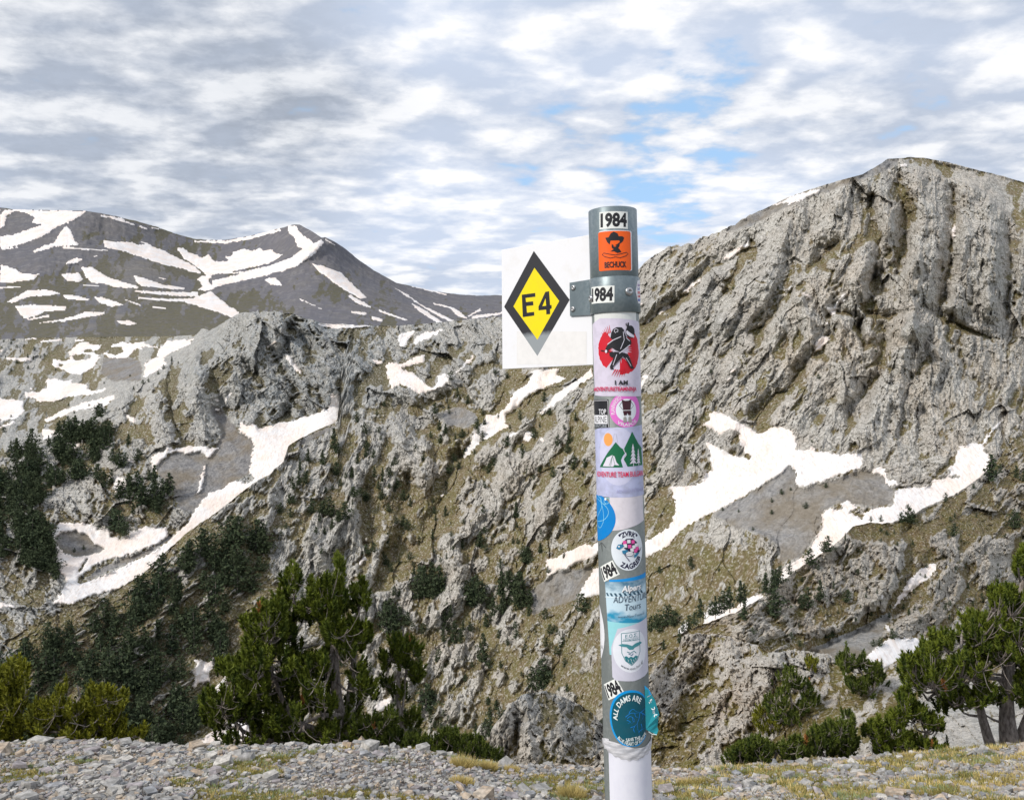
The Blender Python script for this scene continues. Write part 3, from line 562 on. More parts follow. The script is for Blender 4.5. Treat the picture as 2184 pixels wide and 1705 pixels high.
Sheet('limestone_mountain', -260, 2420, 2.0*Q, 2.1*Q, top_main,
 [(-260,1660),(1100,1660),(1240,1560),(1400,1460),(1500,1400),(1680,1290),(1800,1180),(2000,1110),(2184,1040),(2420,980)],
 low_ctrl + right_ctrl, M_mount, topq=((-260,3),(700,3),(760,2),(900,2.5),(1300,3),(1450,5),(1560,4.5),(1640,1.2),(1880,1.2),(1900,1.2),(2184,1.2),(2420,1.2)), relief=1.15, stretch=1.5, gmul=1.15, smul=1.0,
 strokes=[(ZD((1600,200),(1640,400),(1600,700),(1570,1000)), 40, 0.0380), (ZD((1450,210),(1530,430),(1500,600),(1380,760)), 30, -0.0380), (ZD((1790,250),(1800,430),(1780,560),(1740,850)), 20, -0.0340), (ZD((1860,220),(1870,500),(1800,900)), 26, 0.0266), (ZD((1960,270),(2000,600),(1990,900)), 34, 0.0380),
  (ZD((2110,450),(2080,900)), 26, -0.0228), (ZD((1310,300),(1380,550),(1330,850),(1280,1000)), 24, -0.0304), (ZD((1430,230),(1420,450),(1280,700),(1200,850)), 26, 0.0266), (ZD((1120,560),(1000,680),(870,830),(700,1050)), 26, -0.0228), (ZD((990,700),(900,830),(820,1000)), 26, 0.0228), (ZD((890,380),(830,560),(700,800),(500,1000)), 34, 0.0266),
  (ZD((650,535),(500,650),(385,740),(260,850),(60,1010)), 20, -0.0266), (ZD((1190,830),(1110,960),(1080,1080),(1010,1165),(860,1350),(700,1500)), 22, -0.0266), (ZD((940,880),(1000,1000),(1000,1200)), 24, 0.0228), (ZD((1160,1000),(1150,1200),(1250,1450)), 24, 0.0209), (ZD((1560,1030),(1400,1400),(1300,1600)), 34, 0.0304),
  (ZD((1620,900),(1750,980),(2000,1090)), 12, -0.0152), (ZD((1150,940),(1400,950),(1560,940)), 9, -0.0133), (ZD((1390,1000),(1420,1250),(1200,1500)), 22, -0.0247), (ZD((1270,980),(1290,1110)), 12, -0.0266), (ZD((1700,1000),(1710,1200),(1600,1400)), 26, 0.0190), (ZD((440,750),(300,1000),(120,1300)), 30, 0.0209), (ZD((1650,900),(1900,1300),(2100,1450)), 34, -0.0152), (ZD((1210,200),(1100,400),(1050,500)), 22, 0.0190), (ZD((650,440),(560,600),(430,750)), 22, 0.0171),
  (ZC((600,640),(640,800),(720,920)), 28, .018), (ZC((930,830),(880,920),(820,1050),(700,1300)), 26, -.018), (ZC((1480,360),(1200,600),(940,840)), 34, -.018), (ZC((1640,380),(1345,610)), 22, -.012), (ZC((1560,450),(1200,700),(1000,850)), 22, .014), (ZC((1180,850),(1120,1100),(960,1200)), 26, .018), (ZC((1450,1000),(1340,1200)), 26, .018),
  (ZC((370,900),(350,1100),(200,1350)), 26, .018), (ZC((420,1000),(450,1250),(420,1400)), 24, -.018), (ZC((650,950),(600,1300),(500,1500)), 30, -.018), (ZC((900,1400),(920,1560),(800,1700)), 26, .020), (ZC((740,760),(740,940)), 24, .014), (ZC((120,1250),(200,1400)), 24, .018), (ZC((1650,1420),(1400,1650)), 30, -.016),
   (ZC((560,1200),(420,1450),(380,1700)), 24, .016), (ZC((870,1270),(860,1400)), 20, .016), (ZC((1060,1000),(940,1250),(900,1380)), 22, .012), (ZC((470,480),(700,500),(860,430)), 22, .016), (ZC((760,500),(900,560),(940,800)), 22, -.010), (ZC((930,370),(920,480)), 24, .014), (ZC((1500,580),(1450,700),(1250,950)), 28, .014), (ZC((1640,900),(1520,1250)), 24, -.012), (ZC((1280,830),(1180,950)), 24, .012),
  ([(1440,1010),(1400,900),(1470,830)], 30, .014), ([(1640,905),(1530,1040),(1400,1170),(1330,1210)], 44, -.012), ([(1690,990),(1600,1080),(1480,1180)], 40, .006), ([(420,1180),(330,1330),(200,1500)], 44, .016), ([(560,1150),(500,1330),(430,1480)], 36, -.016), ([(1570,905),(1560,950)], 22, .012)],
 angles=((2, [(1900, 620, 200), (2100, 900, 200), (1650, 1150, 120)]), (34, [(1500, 720, 170), (1700, 850, 80), (1250, 850, 150), (1450, 1000, 80)]), (14, [(900, 1250, 220), (700, 1150, 200), (1150, 1150, 160)]), (-38, [(900, 720, 90), (860, 900, 60), (1010, 760, 60)]), (50, [(400, 1350, 220)]), (75, [(1950, 1000, 60)])),
 grass=[(1400,700,.16),(1500,620,.10),(1500,800,.16),(1650,700,.14),(1640,640,.25),(1700,500,.12),(1870,480,.10),(1930,450,.15),(2000,700,.06),(2100,500,.03),(2130,800,.05),(1900,620,.05),(1950,750,.14),(1800,850,.08),(2000,900,.12),(1420,850,.42),(1650,770,.2),(1450,950,.25),(1850,960,.2),(2050,850,.08),(2170,900,.3),
  (1450,1250,.80),(1400,1200,.75),(1550,1130,.5),(1550,1290,.7),(1700,1200,.3),(1420,1330,.85),(1500,1300,.8),(800,1000,.45),(700,1000,.4),(950,900,.4),(870,830,.35),(940,830,.6),(980,870,.55),(900,700,.25),(850,740,.35),(800,870,.65),(900,1030,.55),(1050,1000,.6),(1200,1050,.5),(1150,1100,.4),(1250,930,.4),(900,1130,.75),(860,1170,.7),(700,1150,.45),(660,1200,.15),(1050,1200,.55),(1150,1280,.55),(1000,1350,.5),(800,1300,.35),(550,1300,.6),(450,1250,.8),(350,1350,.8),(200,1400,.8),(300,1500,.7),(1250,1380,.7),(1120,1450,.6),(1060,760,.45),(1000,730,.15),(1180,900,.7),(780,1450,.3),(1150,1550,.35)],
 grassp=[(ZD((1500,78),(1550,70),(2184,213),(2450,270),(2450,700),(2184,480),(2100,400),(2020,330),(1960,270),(1870,220),(1750,185),(1620,130),(1560,115)), .45), (ZD((1450,210),(1530,230),(1590,300),(1580,430),(1530,430),(1500,330)), .95), (ZD((770,1170),(830,1080),(850,1010),(870,1100),(840,1220)), .9), (ZD((1370,480),(1400,500),(1370,570),(1340,540)), .9), (ZD((480,770),(560,740),(570,800),(500,850)), .9), (ZD((1020,670),(1130,710),(1120,730),(1040,700)), .9), (ZD((1700,970),(1850,1010),(2020,1090),(1950,1080),(1780,1030)), .85), (ZD((670,760),(740,770),(860,830),(790,850)), .85), (ZD((1450,570),(1540,590),(1480,680)), .7), (ZD((1260,890),(1360,880),(1370,940),(1300,960)), .8), (ZD((1140,1090),(1200,1150),(1170,1220)), .7), (ZD((1395,1160),(1420,1200),(1410,1270)), .9), (ZD((60,1400),(260,1380),(160,1470),(60,1500)), .8), (ZD((1090,570),(1170,650),(1100,640)), .8)],
 tint=[(1800,700,.95),(1760,680,1),(1700,700,.9),(1880,780,.85),(1950,600,.7),(2100,600,.6),(1500,700,.5),(1400,800,.45),(1650,600,.45),(1850,900,.6),(900,730,.15),(760,780,.0),(860,900,.35),(1000,700,.3),(1100,1050,.7),(960,1000,.85),(1200,1130,.7),(700,1200,.4),(800,1400,.6),(960,1250,.75),(400,1350,.4),(500,1100,.35),(1000,1100,.65),(1200,800,.4),(1400,1000,.55)],
 scree=[ZG((870,420),(905,470),(910,540),(940,560),(1100,520),(1280,455),(1390,480),(1450,560),(1450,640),(1340,655),(1160,630),(1050,690),(1050,750),(1000,850),(930,940),(820,960),(820,880),(760,830),(640,790),(560,770),(480,720),(440,700),(600,620),(800,490)), ZC((1300,1560),(1450,1450),(1560,1440),(1650,1420),(1600,1500),(1550,1600),(1400,1640),(1320,1680)), ZC((200,680),(300,660),(200,700),(30,790),(60,740)),
  ZD((480,490),(560,450),(760,350),(1040,250),(1130,215),(1150,245),(1000,290),(860,350),(660,450),(560,480)), ZD((1130,215),(1280,170),(1420,85),(1500,80),(1450,130),(1350,170),(1200,225)), ZC((820,600),(900,560),(1000,590),(1030,640),(950,680),(850,650))],
 snow=main_snow, holes=[ZG((615,355),(660,370),(650,395),(620,385)), ZG((1760,490),(1800,480),(1840,490),(1790,500))],
 quiet=[(ZD((1500,78),(1550,70),(2184,213),(2450,270),(2450,700),(2184,480),(2100,400),(2020,330),(1960,270),(1870,220),(1750,185),(1620,130),(1560,115)), .9), (ZG((68,940),(300,770),(500,720),(820,900),(820,980),(400,1310),(100,1450)), .4)],
 label='pale limestone mountain with cliffs, gullies and snow filling the centre and right')

# ---- nearer spur on the right, with its own gully and snow
spur_snow = [ZG((1655,975),(1690,975),(1697,1010),(1660,1050),(1580,1110),(1530,1150),(1450,1240),(1450,1225),(1500,1130),(1530,1080),(1600,1010)),
 ribbon(ZG,(1392,1146,14),(1395,1170,14)), ZG((1405,1315),(1430,1320),(1440,1355),(1415,1350)),
 ZG((1295,1500),(1350,1450),(1430,1390),(1600,1395),(1660,1390),(1740,1360),(1780,1365),(1760,1430),(1700,1480),(1600,1500),(1480,1530),(1400,1565),(1360,1540),(1310,1530)), ribbon(ZG,(1930,757,5),(1955,757,4))]
Sheet('rocky_spur', 1310, 2420, 2.0*Q, 2.0*Q,
 [(1300,1395)] + ZG((100,1440),(250,1370),(400,1310),(520,1265),(600,1235),(680,1190),(760,1140),(850,1060),(940,990),(1050,920),(1150,850),(1230,768),(1330,745),(1440,752),(1560,700),(1680,640),(1800,590),(1910,515),(1960,470),(2050,380),(2184,300),(2300,240)) + [(2420,900)],
 [(1310,1700),(2420,1700)],
 [(1310,1395,400),(1390,1370,392),(1550,1305,390),(1675,1230,430),(1751,1178,460),(1820,1122,490),(1900,1118,515),(2000,1070,560),(2100,1020,620),(2184,945,680),(2420,900,700),(1900,1220,462),(2050,1150,525),(2184,1100,600),(1850,1300,428),(1750,1280,420),(1700,1350,395),(1600,1350,372),(2000,1250,465),(2050,1350,450),(2184,1300,520),(1900,1400,395),(1780,1440,370),(1500,1420,360),(1350,1500,355),(2050,1450,415),(2184,1450,450),(1310,1700,310),(1700,1700,310),(2184,1700,360),(2420,1700,380),(2420,1300,540)],
 M_spur, topq=((1240,2),(1560,3),(1700,4),(1800,3),(2420,2.5)), relief=1.15, cell=1.1, crisp=1.8,
 strokes=[(ZG((1700,960),(1560,1110),(1450,1240),(1000,1480)), 26, -.030), (ZG((1500,870),(1450,1080),(1350,1200)), 22, .022), (ZG((1540,800),(1560,900),(1500,1060)), 18, -.018), (ZG((1200,840),(900,1010),(830,1110),(700,1200),(610,1350)), 22, .016), (ZG((1400,880),(1330,1150),(1240,1250)), 22, .014), (ZG((1700,830),(1720,1000)), 20, .016),
  (ZG((2184,800),(1900,900),(1730,1060)), 20, .012), (ZG((1250,860),(1480,880)), 10, .010), (ZG((1180,890),(1000,900)), 8, .008), (ZG((620,1290),(850,1380),(1250,1300)), 12, .010), (ZG((1850,860),(1870,1100)), 18, -.014), (ZG((1990,870),(1980,1060)), 16, .012), (ZG((1650,1250),(1450,1360)), 14, .012)],
 angles=((5, [(2000,1230,90), (1850,1280,60)]), (72, [(1650,1330,70), (1700,1160,60), (1950,1350,60)]), (-8, [(1750,1270,100)]), (60, [(2100,1050,120)])),
 grass=[(1400,1400,.85),(1500,1340,.8),(1600,1290,.25),(1700,1200,.35),(1760,1140,.6),(1660,1320,.85),(1750,1330,.7),(1700,1240,.2),(1780,1240,.15),(1900,1080,.6),(2000,1040,.6),(2100,1000,.45),(1930,1140,.75),(2060,1110,.75),(2150,1090,.65),(1870,1180,.35),(1950,1220,.2),(2050,1220,.3),(2150,1200,.5),(1980,1330,.45),(2050,1290,.4),(1680,1375,.6),(1620,1340,.3),(1830,1370,.6),(1900,1150,.9),(2184,950,.4)],
 tint=[(1650,1250,.85),(1700,1220,.9),(1800,1290,.5),(1900,1200,.5),(2000,1250,.6),(2100,1000,.5),(1600,1350,.8),(2100,1300,.5)],
 scree=[ZG((1500,1130),(1450,1240),(1400,1270),(1250,1340),(1000,1450),(940,1520),(1150,1560),(1300,1500),(1350,1440),(1390,1380),(1400,1330),(1440,1250)), ZG((1280,1500),(1560,1540),(1500,1620),(1380,1640),(1150,1560))],
 snow=spur_snow, quiet=[(ZG((560,1180),(400,1310),(100,1440),(100,1600),(600,1420)), .5)], label='rocky turf-streaked spur rising behind the right hand pine')

# ---- outcrops just below the crest the post stands on
Sheet('near_outcrop', 1230, 2420, 2.3*Q, 2.0*Q,
 [(1230,1640),(1330,1560)] + ZH((60,600),(90,560),(140,500),(200,430),(255,400),(270,335),(370,318),(460,322),(540,340),(600,370),(690,385),(740,430),(830,425),(900,408),(1000,425),(1100,440),(1150,480),(1250,520),(1400,520),(1500,460),(1600,450),(1800,560),(2184,640)) + [(2420,1500)],
 [(1230,1800),(2420,1800)],
 [(1230,1640,60),(1385,1441,66),(1453,1354,74),(1553,1354,72),(1614,1380,69),(1694,1384,66),(1790,1418,62),(1900,1420,62),(2000,1440,58),(2184,1470,54),(2420,1500,50),(1450,1450,70),(1550,1450,66),(1650,1480,60),(1500,1550,62),(1600,1560,60),(1750,1500,56),(1850,1500,54),(1400,1560,62),(1850,1600,44),(2000,1550,44),(2184,1560,40),(1450,1650,56),(1650,1650,50),(1250,1800,50),(1850,1800,36),(2420,1800,32),(2420,1600,38)],
 M_near, top_rough=5, relief=2.0, cell=.75, outc=.6, crisp=2.4,
 strokes=[(ZH((350,330),(330,480),(220,620),(200,800)), 26, .022), (ZH((540,350),(560,500),(480,680)), 22, .018), (ZH((800,430),(700,600),(560,860)), 34, .026), (ZH((440,520),(330,750),(200,1000)), 40, -.018), (ZH((640,620),(580,760)), 14, -.012), (ZH((90,560),(150,760)), 18, .022), (ZH((1050,440),(1050,500)), 20, .014)],
 angles=((25, [(1450,1450,120)]), (-15, [(1600,1500,100), (1900,1500,200)])),
 grass=[(1480,1500,.75),(1450,1560,.9),(1440,1600,.95),(1520,1480,.55),(1460,1380,.1),(1560,1400,.15),(1600,1450,.1),(1400,1480,.15),(1380,1540,.3),(1540,1560,.15),(1520,1610,.2),(1600,1500,.2),(1600,1560,.25),(1680,1400,.35),(1740,1410,.3),(1660,1540,.9),(1700,1580,.9),(1780,1480,.75),(1850,1510,.75),(1900,1440,.2),(2050,1560,.15),(2140,1580,.15),(1760,1540,.7)],
 tint=[(1450,1400,.6),(1600,1500,.75),(1700,1400,.4),(1850,1500,.6),(2050,1550,.3)], quiet=[(ZH((1000,520),(1500,520),(1500,900),(1000,900)), .5), (ZH((1700,700),(2300,600),(2300,1100),(1700,1000)), .6)], gnoise=.5, label='near tan and grey rock outcrop just below the crest right of the post')
Sheet('outcrop_left_of_post', 1000, 1420, 2.1*Q, 2.0*Q,
 [(1000,1680),(1030,1625),(1040,1600),(1047,1557),(1071,1523),(1087,1500),(1121,1478),(1166,1473),(1210,1488),(1260,1515),(1300,1560),(1420,1640)], [(1000,1800),(1420,1800)],
 [(1000,1680,112),(1040,1600,118),(1087,1500,128),(1166,1473,130),(1260,1515,130),(1420,1640,125),(1000,1800,95),(1200,1800,95),(1420,1800,95),(1200,1600,116),(1100,1600,116)],
 M_spur, top_rough=4, relief=1.5, cell=.8, crisp=2.0, strokes=[(ZF((1960,1080),(1900,1200),(1850,1400)), 26, .03), (ZF((2050,1050),(2080,1400)), 22, .02), (ZF((2000,1150),(1990,1400)), 12, -.02)], angles=((15, []),),
 grass=[(1100,1550,.12),(1220,1500,.5),(1200,1600,.3),(1050,1600,.2)], tint=[(1100,1550,.35),(1080,1580,.7),(1150,1500,.1)], label='grey rock outcrop low behind the post on its left')
# ---------------------------------------------------------------- the stony crest the post stands on
Ye = 7.4
edge_pts = [(-700,1570),(-260,1585),(0,1592),(180,1588),(330,1592),(500,1598),(640,1597),(760,1594),(900,1606),(1000,1622),(1080,1637),(1200,1642),(1300,1648),(1450,1650),(1560,1642),(1700,1632),(1800,1622),(1900,1616),(2000,1606),(2184,1592),(2420,1588),(2900,1580)]
def edge_z(a):
    """height of the crest at sideways slope a = X / Y"""
    u = a * F + CX
    return -(np.interp(u, [p[0] for p in edge_pts], [p[1] for p in edge_pts]) - CY) / F * Ye
def ground_z(X, Y):
    X = np.asarray(X, float); Y = np.asarray(Y, float)
    Yc = np.maximum(Y, 1.2); a = np.clip(X / np.maximum(Yc, 3.0), -1.4, 1.4)
    ze = edge_z(a); z0 = -1.66 + 0 * a
    t = (Yc - 2.0) / (Ye - 2.0)
    near = z0 + (ze - z0) * np.maximum(t, 0) 
    far = ze - 0.55 * np.clip(Yc - Ye, 0, 1.2) ** 1.3 - 0.85 * np.maximum(Yc - Ye - 0.6, 0)
    z = np.where(Yc < Ye, near, far)
    z = np.where(Y < 1.2, z0 + 0.10 * (Y - 1.2), z)
    return z + 0.035 * fbm(X * .9, Y * .9, 41, 3) + 0.012 * fbm(X * 5, Y * 5, 42, 2)
def build_ground():
    ys = np.concatenate([np.linspace(-14, 2.6, 26), np.linspace(2.7, 9.2, 240), np.linspace(9.3, 26, 50)]); ts = np.linspace(-1, 1, 560)
    Yg, T = np.meshgrid(ys, ts, indexing='ij'); X = T * (2.4 + 0.92 * np.maximum(Yg, 0)) * np.where(Yg < 2.6, 3.0 - 2.0 * np.clip(Yg / 2.6, 0, 1), 1)
    Z = ground_z(X, Yg)
    n = len(ts); ids = np.arange(len(ys) * n).reshape(len(ys), n)
    q = np.stack([ids[:-1, :-1], ids[:-1, 1:], ids[1:, 1:], ids[1:, :-1]], -1).reshape(-1, 4)
    m, k, b = new_mat('stony_soil')
    P = k.new('ShaderNodeNewGeometry').outputs['Position']
    n1 = k.noise(P, 32, 5, 0.7); n2 = k.noise(P, 2.2, 4, 0.55); n3 = k.noise(P, 9, 4, 0.6)
    c = k.mix(k.map(n1, 0.38, 0.62), (0.09, 0.08, 0.07), (0.30, 0.27, 0.24))
    c = k.mix(k.map(n2, 0.50, 0.62, 0, 0.75), c, (0.21, 0.135, 0.085))
    c = k.mix(k.map(n3, 0.6, 0.7, 0, 0.5), c, (0.17, 0.16, 0.06))
    k.put(b.inputs['Base Color'], c); b.inputs['Roughness'].default_value = 0.95
    bp = k.new('ShaderNodeBump'); bp.inputs['Strength'].default_value = 0.8; bp.inputs['Distance'].default_value = 0.02
    k.put(bp.inputs['Height'], n1); k.put(b.inputs['Normal'], bp.outputs[0])
    g = link('ground', mesh_np('ground', np.stack([X, Yg, Z], -1).reshape(-1, 3), q), None, m)
    return tag(g, 'stony crest with scattered limestone slabs under the waymark post', None, None, 'structure')
ground = build_ground()
# a wide valley floor under everything
me = bpy.data.meshes.new('valley_floor'); bmv = bmesh.new(); bmesh.ops.create_circle(bmv, cap_ends=True, segments=48, radius=26000); bmv.to_mesh(me); bmv.free()
vm, vk, vb_ = new_mat('valley_ground'); vb_.inputs['Base Color'].default_value = (0.09, 0.10, 0.06, 1); vb_.inputs['Roughness'].default_value = 1
vf = link('valley_floor', me, None, vm); vf.location = (0, 0, -900); tag(vf, kind='structure')

# ---- stones
def stone_mat(name, ca, cb):
    m, k, b = new_mat(name)
    tc = k.new('ShaderNodeTexCoord'); oi = k.new('ShaderNodeObjectInfo'); P = k.new('ShaderNodeNewGeometry').outputs['Position']
    n1 = k.noise(P, 24, 5, 0.65); n2 = k.noise(P, 7, 3, 0.5)
    c = k.mix(k.map(n2, 0.38, 0.62), ca, cb)
    c = k.mix(k.map(n1, 0.42, 0.6, 0.55, 0), c, (0.10, 0.10, 0.09)); c = k.mix(k.map(n1, 0.6, 0.72, 0, 0.5), c, (0.62, 0.60, 0.57))
    k.put(b.inputs['Base Color'], c); b.inputs['Roughness'].default_value = 0.9; b.inputs['Specular IOR Level'].default_value = 0.2
    bp = k.new('ShaderNodeBump'); bp.inputs['Strength'].default_value = 0.5; bp.inputs['Distance'].default_value = 0.01
    k.put(bp.inputs['Height'], n1); k.put(b.inputs['Normal'], bp.outputs[0])
    return m
SM = [stone_mat('pale_limestone', (0.47, 0.45, 0.42), (0.62, 0.59, 0.54)), stone_mat('grey_limestone', (0.34, 0.33, 0.32), (0.46, 0.445, 0.42)), stone_mat('blue_grey_stone', (0.23, 0.24, 0.26), (0.36, 0.365, 0.38)), stone_mat('tan_stone', (0.46, 0.35, 0.25), (0.55, 0.47, 0.38)), stone_mat('mauve_stone', (0.32, 0.28, 0.28), (0.42, 0.38, 0.39))]
rng = np.random.default_rng(7)
def stone_mesh(seed, flat):
    """a broken slab: an irregular outline, upper and lower faces not quite parallel; or a blocky lump"""
    r = np.random.default_rng(seed); bm = bmesh.new()
    if flat < .5:
        n = int(r.integers(5, 8)); a = np.sort(r.uniform(0, 2 * pi, n)) if seed % 3 else np.arange(n) * 2 * pi / n + r.uniform(-.3, .3, n)
        rad = r.uniform(.75, 1.1, n); asp = r.uniform(.42, .72); tx, ty = r.uniform(-.18, .18, 2)
        for z, k in ((-flat, r.uniform(.85, 1.05)), (flat, r.uniform(.72, .95))):
            for q in range(n):
                x, y = rad[q] * k * cos(a[q]), rad[q] * k * asp * sin(a[q]); bm.verts.new((x, y, z + (x * tx + y * ty) * (1 if z > 0 else 0) + r.uniform(-.03, .03)))
    else:
        for sx in (-1, 1):
            for sy in (-1, 1):
                for sz in (-1, 1): bm.verts.new((sx * r.uniform(.6, 1), sy * r.uniform(.45, .8), sz * flat * r.uniform(.6, 1.1)))
        for _ in range(3): bm.verts.new(tuple(r.uniform(-.8, .8, 3) * (1.1, .9, flat * 1.2)))
    ret = bmesh.ops.convex_hull(bm, input=bm.verts)
    loose = [v_ for v_ in bm.verts if not v_.link_faces]
    bmesh.ops.delete(bm, geom=loose, context='VERTS')
    bmesh.ops.triangulate(bm, faces=bm.faces); bm.verts.index_update()
    v = np.array([x.co[:] for x in bm.verts]); f = np.array([[x.index for x in q.verts] for q in bm.faces]); bm.free(); return v, f
protos = [stone_mesh(100 + i, fl) for i, fl in enumerate([.08, .10, .12, .14, .17, .2, .25, .55, .1, .14, .3, .7])]
def mat3(yaw, tilt, taz):
    R1 = Matrix.Rotation(tilt, 3, Vector((cos(taz), sin(taz), 0))) @ Matrix.Rotation(yaw, 3, 'Z'); return np.array(R1)
# density: many small, some big; patches of fine gravel left of the post, turf on the right
def vis_u(X, Y): return X / Y * F + CX
N = 46000
cand = []
sizes = np.exp(rng.normal(math.log(0.0135), 0.60, N)); sizes = np.clip(sizes, 0.008, 0.12)
Ys = rng.uniform(4.9, 7.9, N); Us = rng.uniform(-160, 2340, N); Xs = (Us - CX) / F * Ys
path = np.exp(-((Us - 620 - (Ys - 5.5) * 260) / 190.0) ** 2) * (Ys < 7.2) + np.exp(-((Us - 1650) / 200.0) ** 2) * (Ys < 6.0) * .5
turf = sstep(.05, .35, perlin(Xs * 1.3, Ys * 1.9, 19) + .25 * perlin(Xs * 4, Ys * 4, 20) + np.interp(Us, [0, 1000, 1400, 2184], [-.10, -.08, .14, .36]))
keep = ~((path > .4) & (sizes > .030)) & (rng.uniform(0, 1, N) > turf * .8)
Xs, Ys, Us, sizes, turf = Xs[keep], Ys[keep], Us[keep], sizes[keep], turf[keep]
big = [(480-300,1592,.13,4),(150,1600,.08,1),(262,1586,.10,1),(340,1600,.16,4),(130,1700,.13,1),(265,1675,.20,1),(60,1680,.16,1),(190,1700,.12,2),(430,1600,.12,1),(510,1592,.12,1),(610,1582,.10,0),(660,1584,.10,1),(500,1618,.12,3),(775,1607,.19,1),(620,1625,.06,0),(520,1690,.13,1),(700,1610,.10,1),(880,1615,.07,0),(1120,1660,.12,2),
 (1730,1660,.15,2),(1555,1690,.10,1),(1560,1665,.06,2),(1640,1665,.08,0),(1900,1630,.07,0),(1925,1650,.08,1),(1985,1620,.08,1),(1760,1624,.06,1),(1610,1630,.10,0),(1690,1700,.20,0),(1780,1690,.14,0),(2060,1690,.16,0),(1990,1690,.12,0),(2100,1650,.10,1),(2150,1690,.14,1),(1880,1695,.10,1),(1450,1660,.08,1),(1480,1700,.12,1),(2130,1620,.10,0),(1150,1700,.10,1),(950,1660,.10,1),(1010,1690,.12,1),(820,1700,.13,1),(360,1640,.1,0),(330,1700,.12,0)]
def v_to_Y(u, v):
    Y = np.linspace(4.2, Ye, 60); z = ground_z((u - CX) / F * Y, Y); vv = CY - z / Y * F
    return float(np.interp(-v, -vv, Y))
bx = []
for u, v, sz, mi in big:
    Y = v_to_Y(u, v); bx.append(((u - CX) / F * Y, Y, sz * .36, mi))
order = np.argsort(-sizes / Ys); Xs, Ys, sizes, turf = Xs[order], Ys[order], sizes[order], turf[order]
mats = rng.choice(5, len(Xs), p=[.26, .32, .13, .17, .12])
allst = bx + [(Xs[i], Ys[i], sizes[i], mats[i]) for i in range(len(Xs))]
pm = {}
verts = {i: [] for i in range(5)}; faces = {i: [] for i in range(5)}; cnt = {i: 0 for i in range(5)}
gz = ground_z(np.array([a[0] for a in allst]), np.array([a[1] for a in allst]))
for i, (X, Y, sz, mi) in enumerate(allst):
    mi = int(mi); p = int(rng.integers(0, len(protos))); p = p if i >= len(bx) or p not in (7, 11) else 4
    yaw = rng.normal(0, 1.0); tilt = rng.normal(.12, .28); taz = rng.normal(-.4, .9)
    z = gz[i] + sz * .18 + (0.012 if i % 3 == 0 else 0)
    if i < 300:
        key = (p, mi)
        if key not in pm:
            v, f = protos[p]; me = mesh_np('stone', v, f, False); me.materials.append(SM[mi]); pm[key] = me
        o = link('stone', pm[key], ground); o.location = (X, Y, z); o.rotation_euler = (Matrix.Rotation(tilt, 3, Vector((cos(taz), sin(taz), 0))) @ Matrix.Rotation(yaw, 3, 'Z')).to_euler(); o.scale = (sz, sz, sz * rng.uniform(.8, 1.2))
    else:
        v, f = protos[p]
        verts[mi].append((v * sz) @ mat3(yaw, tilt, taz).T + (X, Y, z)); faces[mi].append(f + cnt[mi]); cnt[mi] += len(v)
vs = []; fs = []; mi_all = []; off = 0
for i in range(5):
    v = np.concatenate(verts[i]); f = np.concatenate(faces[i]) + off; vs.append(v); fs.append(f); off += len(v); mi_all.append(np.full(len(f), i, np.int32))
me = mesh_np('gravel', np.concatenate(vs), np.concatenate(fs), False)
for m_ in SM: me.materials.append(m_)
me.polygons.foreach_set('material_index', np.concatenate(mi_all))
gv = link('gravel', me, ground); tag(gv, 'small limestone chips covering the crest', kind='stuff')

# ---- turf: blades
def blade_mat(name, a, b_):
    m, k, b = new_mat(name); P = k.new('ShaderNodeNewGeometry').outputs['Position']
    k.put(b.inputs['Base Color'], k.mix(k.map(k.noise(P, 3.0, 3, .6), .4, .6), a, b_)); b.inputs['Roughness'].default_value = .8
    b.inputs['Specular IOR Level'].default_value = .2
    return m
GM = [blade_mat('straw_grass', (0.66, 0.52, 0.22), (0.46, 0.38, 0.15)), blade_mat('olive_turf', (0.20, 0.19, 0.05), (0.28, 0.23, 0.07)), blade_mat('grey_green_cushion', (0.20, 0.27, 0.13), (0.30, 0.36, 0.19))]
def blades(cx, cy, rad, n, hgt, seed, lean=.5, wid=.0035):
    r = np.random.default_rng(seed); a = r.uniform(0, 6.28, n); q = np.sqrt(r.uniform(0, 1, n)) * rad
    X = cx + np.cos(a) * q; Y = cy + np.sin(a) * q * .8; Z = ground_z(X, Y)
    h = hgt * r.uniform(.5, 1.1, n) * (1 - .55 * (q / rad) ** 2); la = a + r.normal(0, .7, n); ll = h * lean * (q / rad + .3) * r.uniform(.4, 1.4, n)
    wx = r.uniform(-1, 1, n); wy = r.uniform(-1, 1, n) * .5; wn = np.hypot(wx, wy) + 1e-6; wx = wx / wn * wid; wy = wy / wn * wid
    b0 = np.stack([X - wx, Y - wy, Z - .01], -1); b1 = np.stack([X + wx, Y + wy, Z - .01], -1); t = np.stack([X + np.cos(la) * ll, Y + np.sin(la) * ll, Z + h], -1)
    v = np.stack([b0, b1, t], 1).reshape(-1, 3); f = np.arange(3 * n).reshape(-1, 3); return v, f
tufts = [(990,1636,.15,.12,0),(1042,1640,.10,.09,0),(1090,1645,.10,.07,0),(1220,1700,.14,.12,0),(985,1670,.13,.07,0),(1270,1650,.14,.08,0),(880,1650,.08,.05,1)]
for k_, (u, v, rad, h, mi) in enumerate(tufts[:5]):
    Y = v_to_Y(u, v); V_, F_ = blades((u - CX) / F * Y, Y, rad * .6, 800, h * .95, 900 + k_, .8, .0030)
    lab = ['tall pale straw tuft on the crest edge below the low pine scrub', 'small straw tuft on the crest edge just right of the tallest tuft', 'low straw tuft on the crest edge nearest the rock outcrop', 'straw tuft at the foot of the white post on its left', 'flat straw tuft on the stones below the tall crest tuft'][k_]
    o = link('grass_tuft', mesh_np('grass_tuft', V_, F_, False), None, GM[0]); tag(o, lab, 'grass tuft')
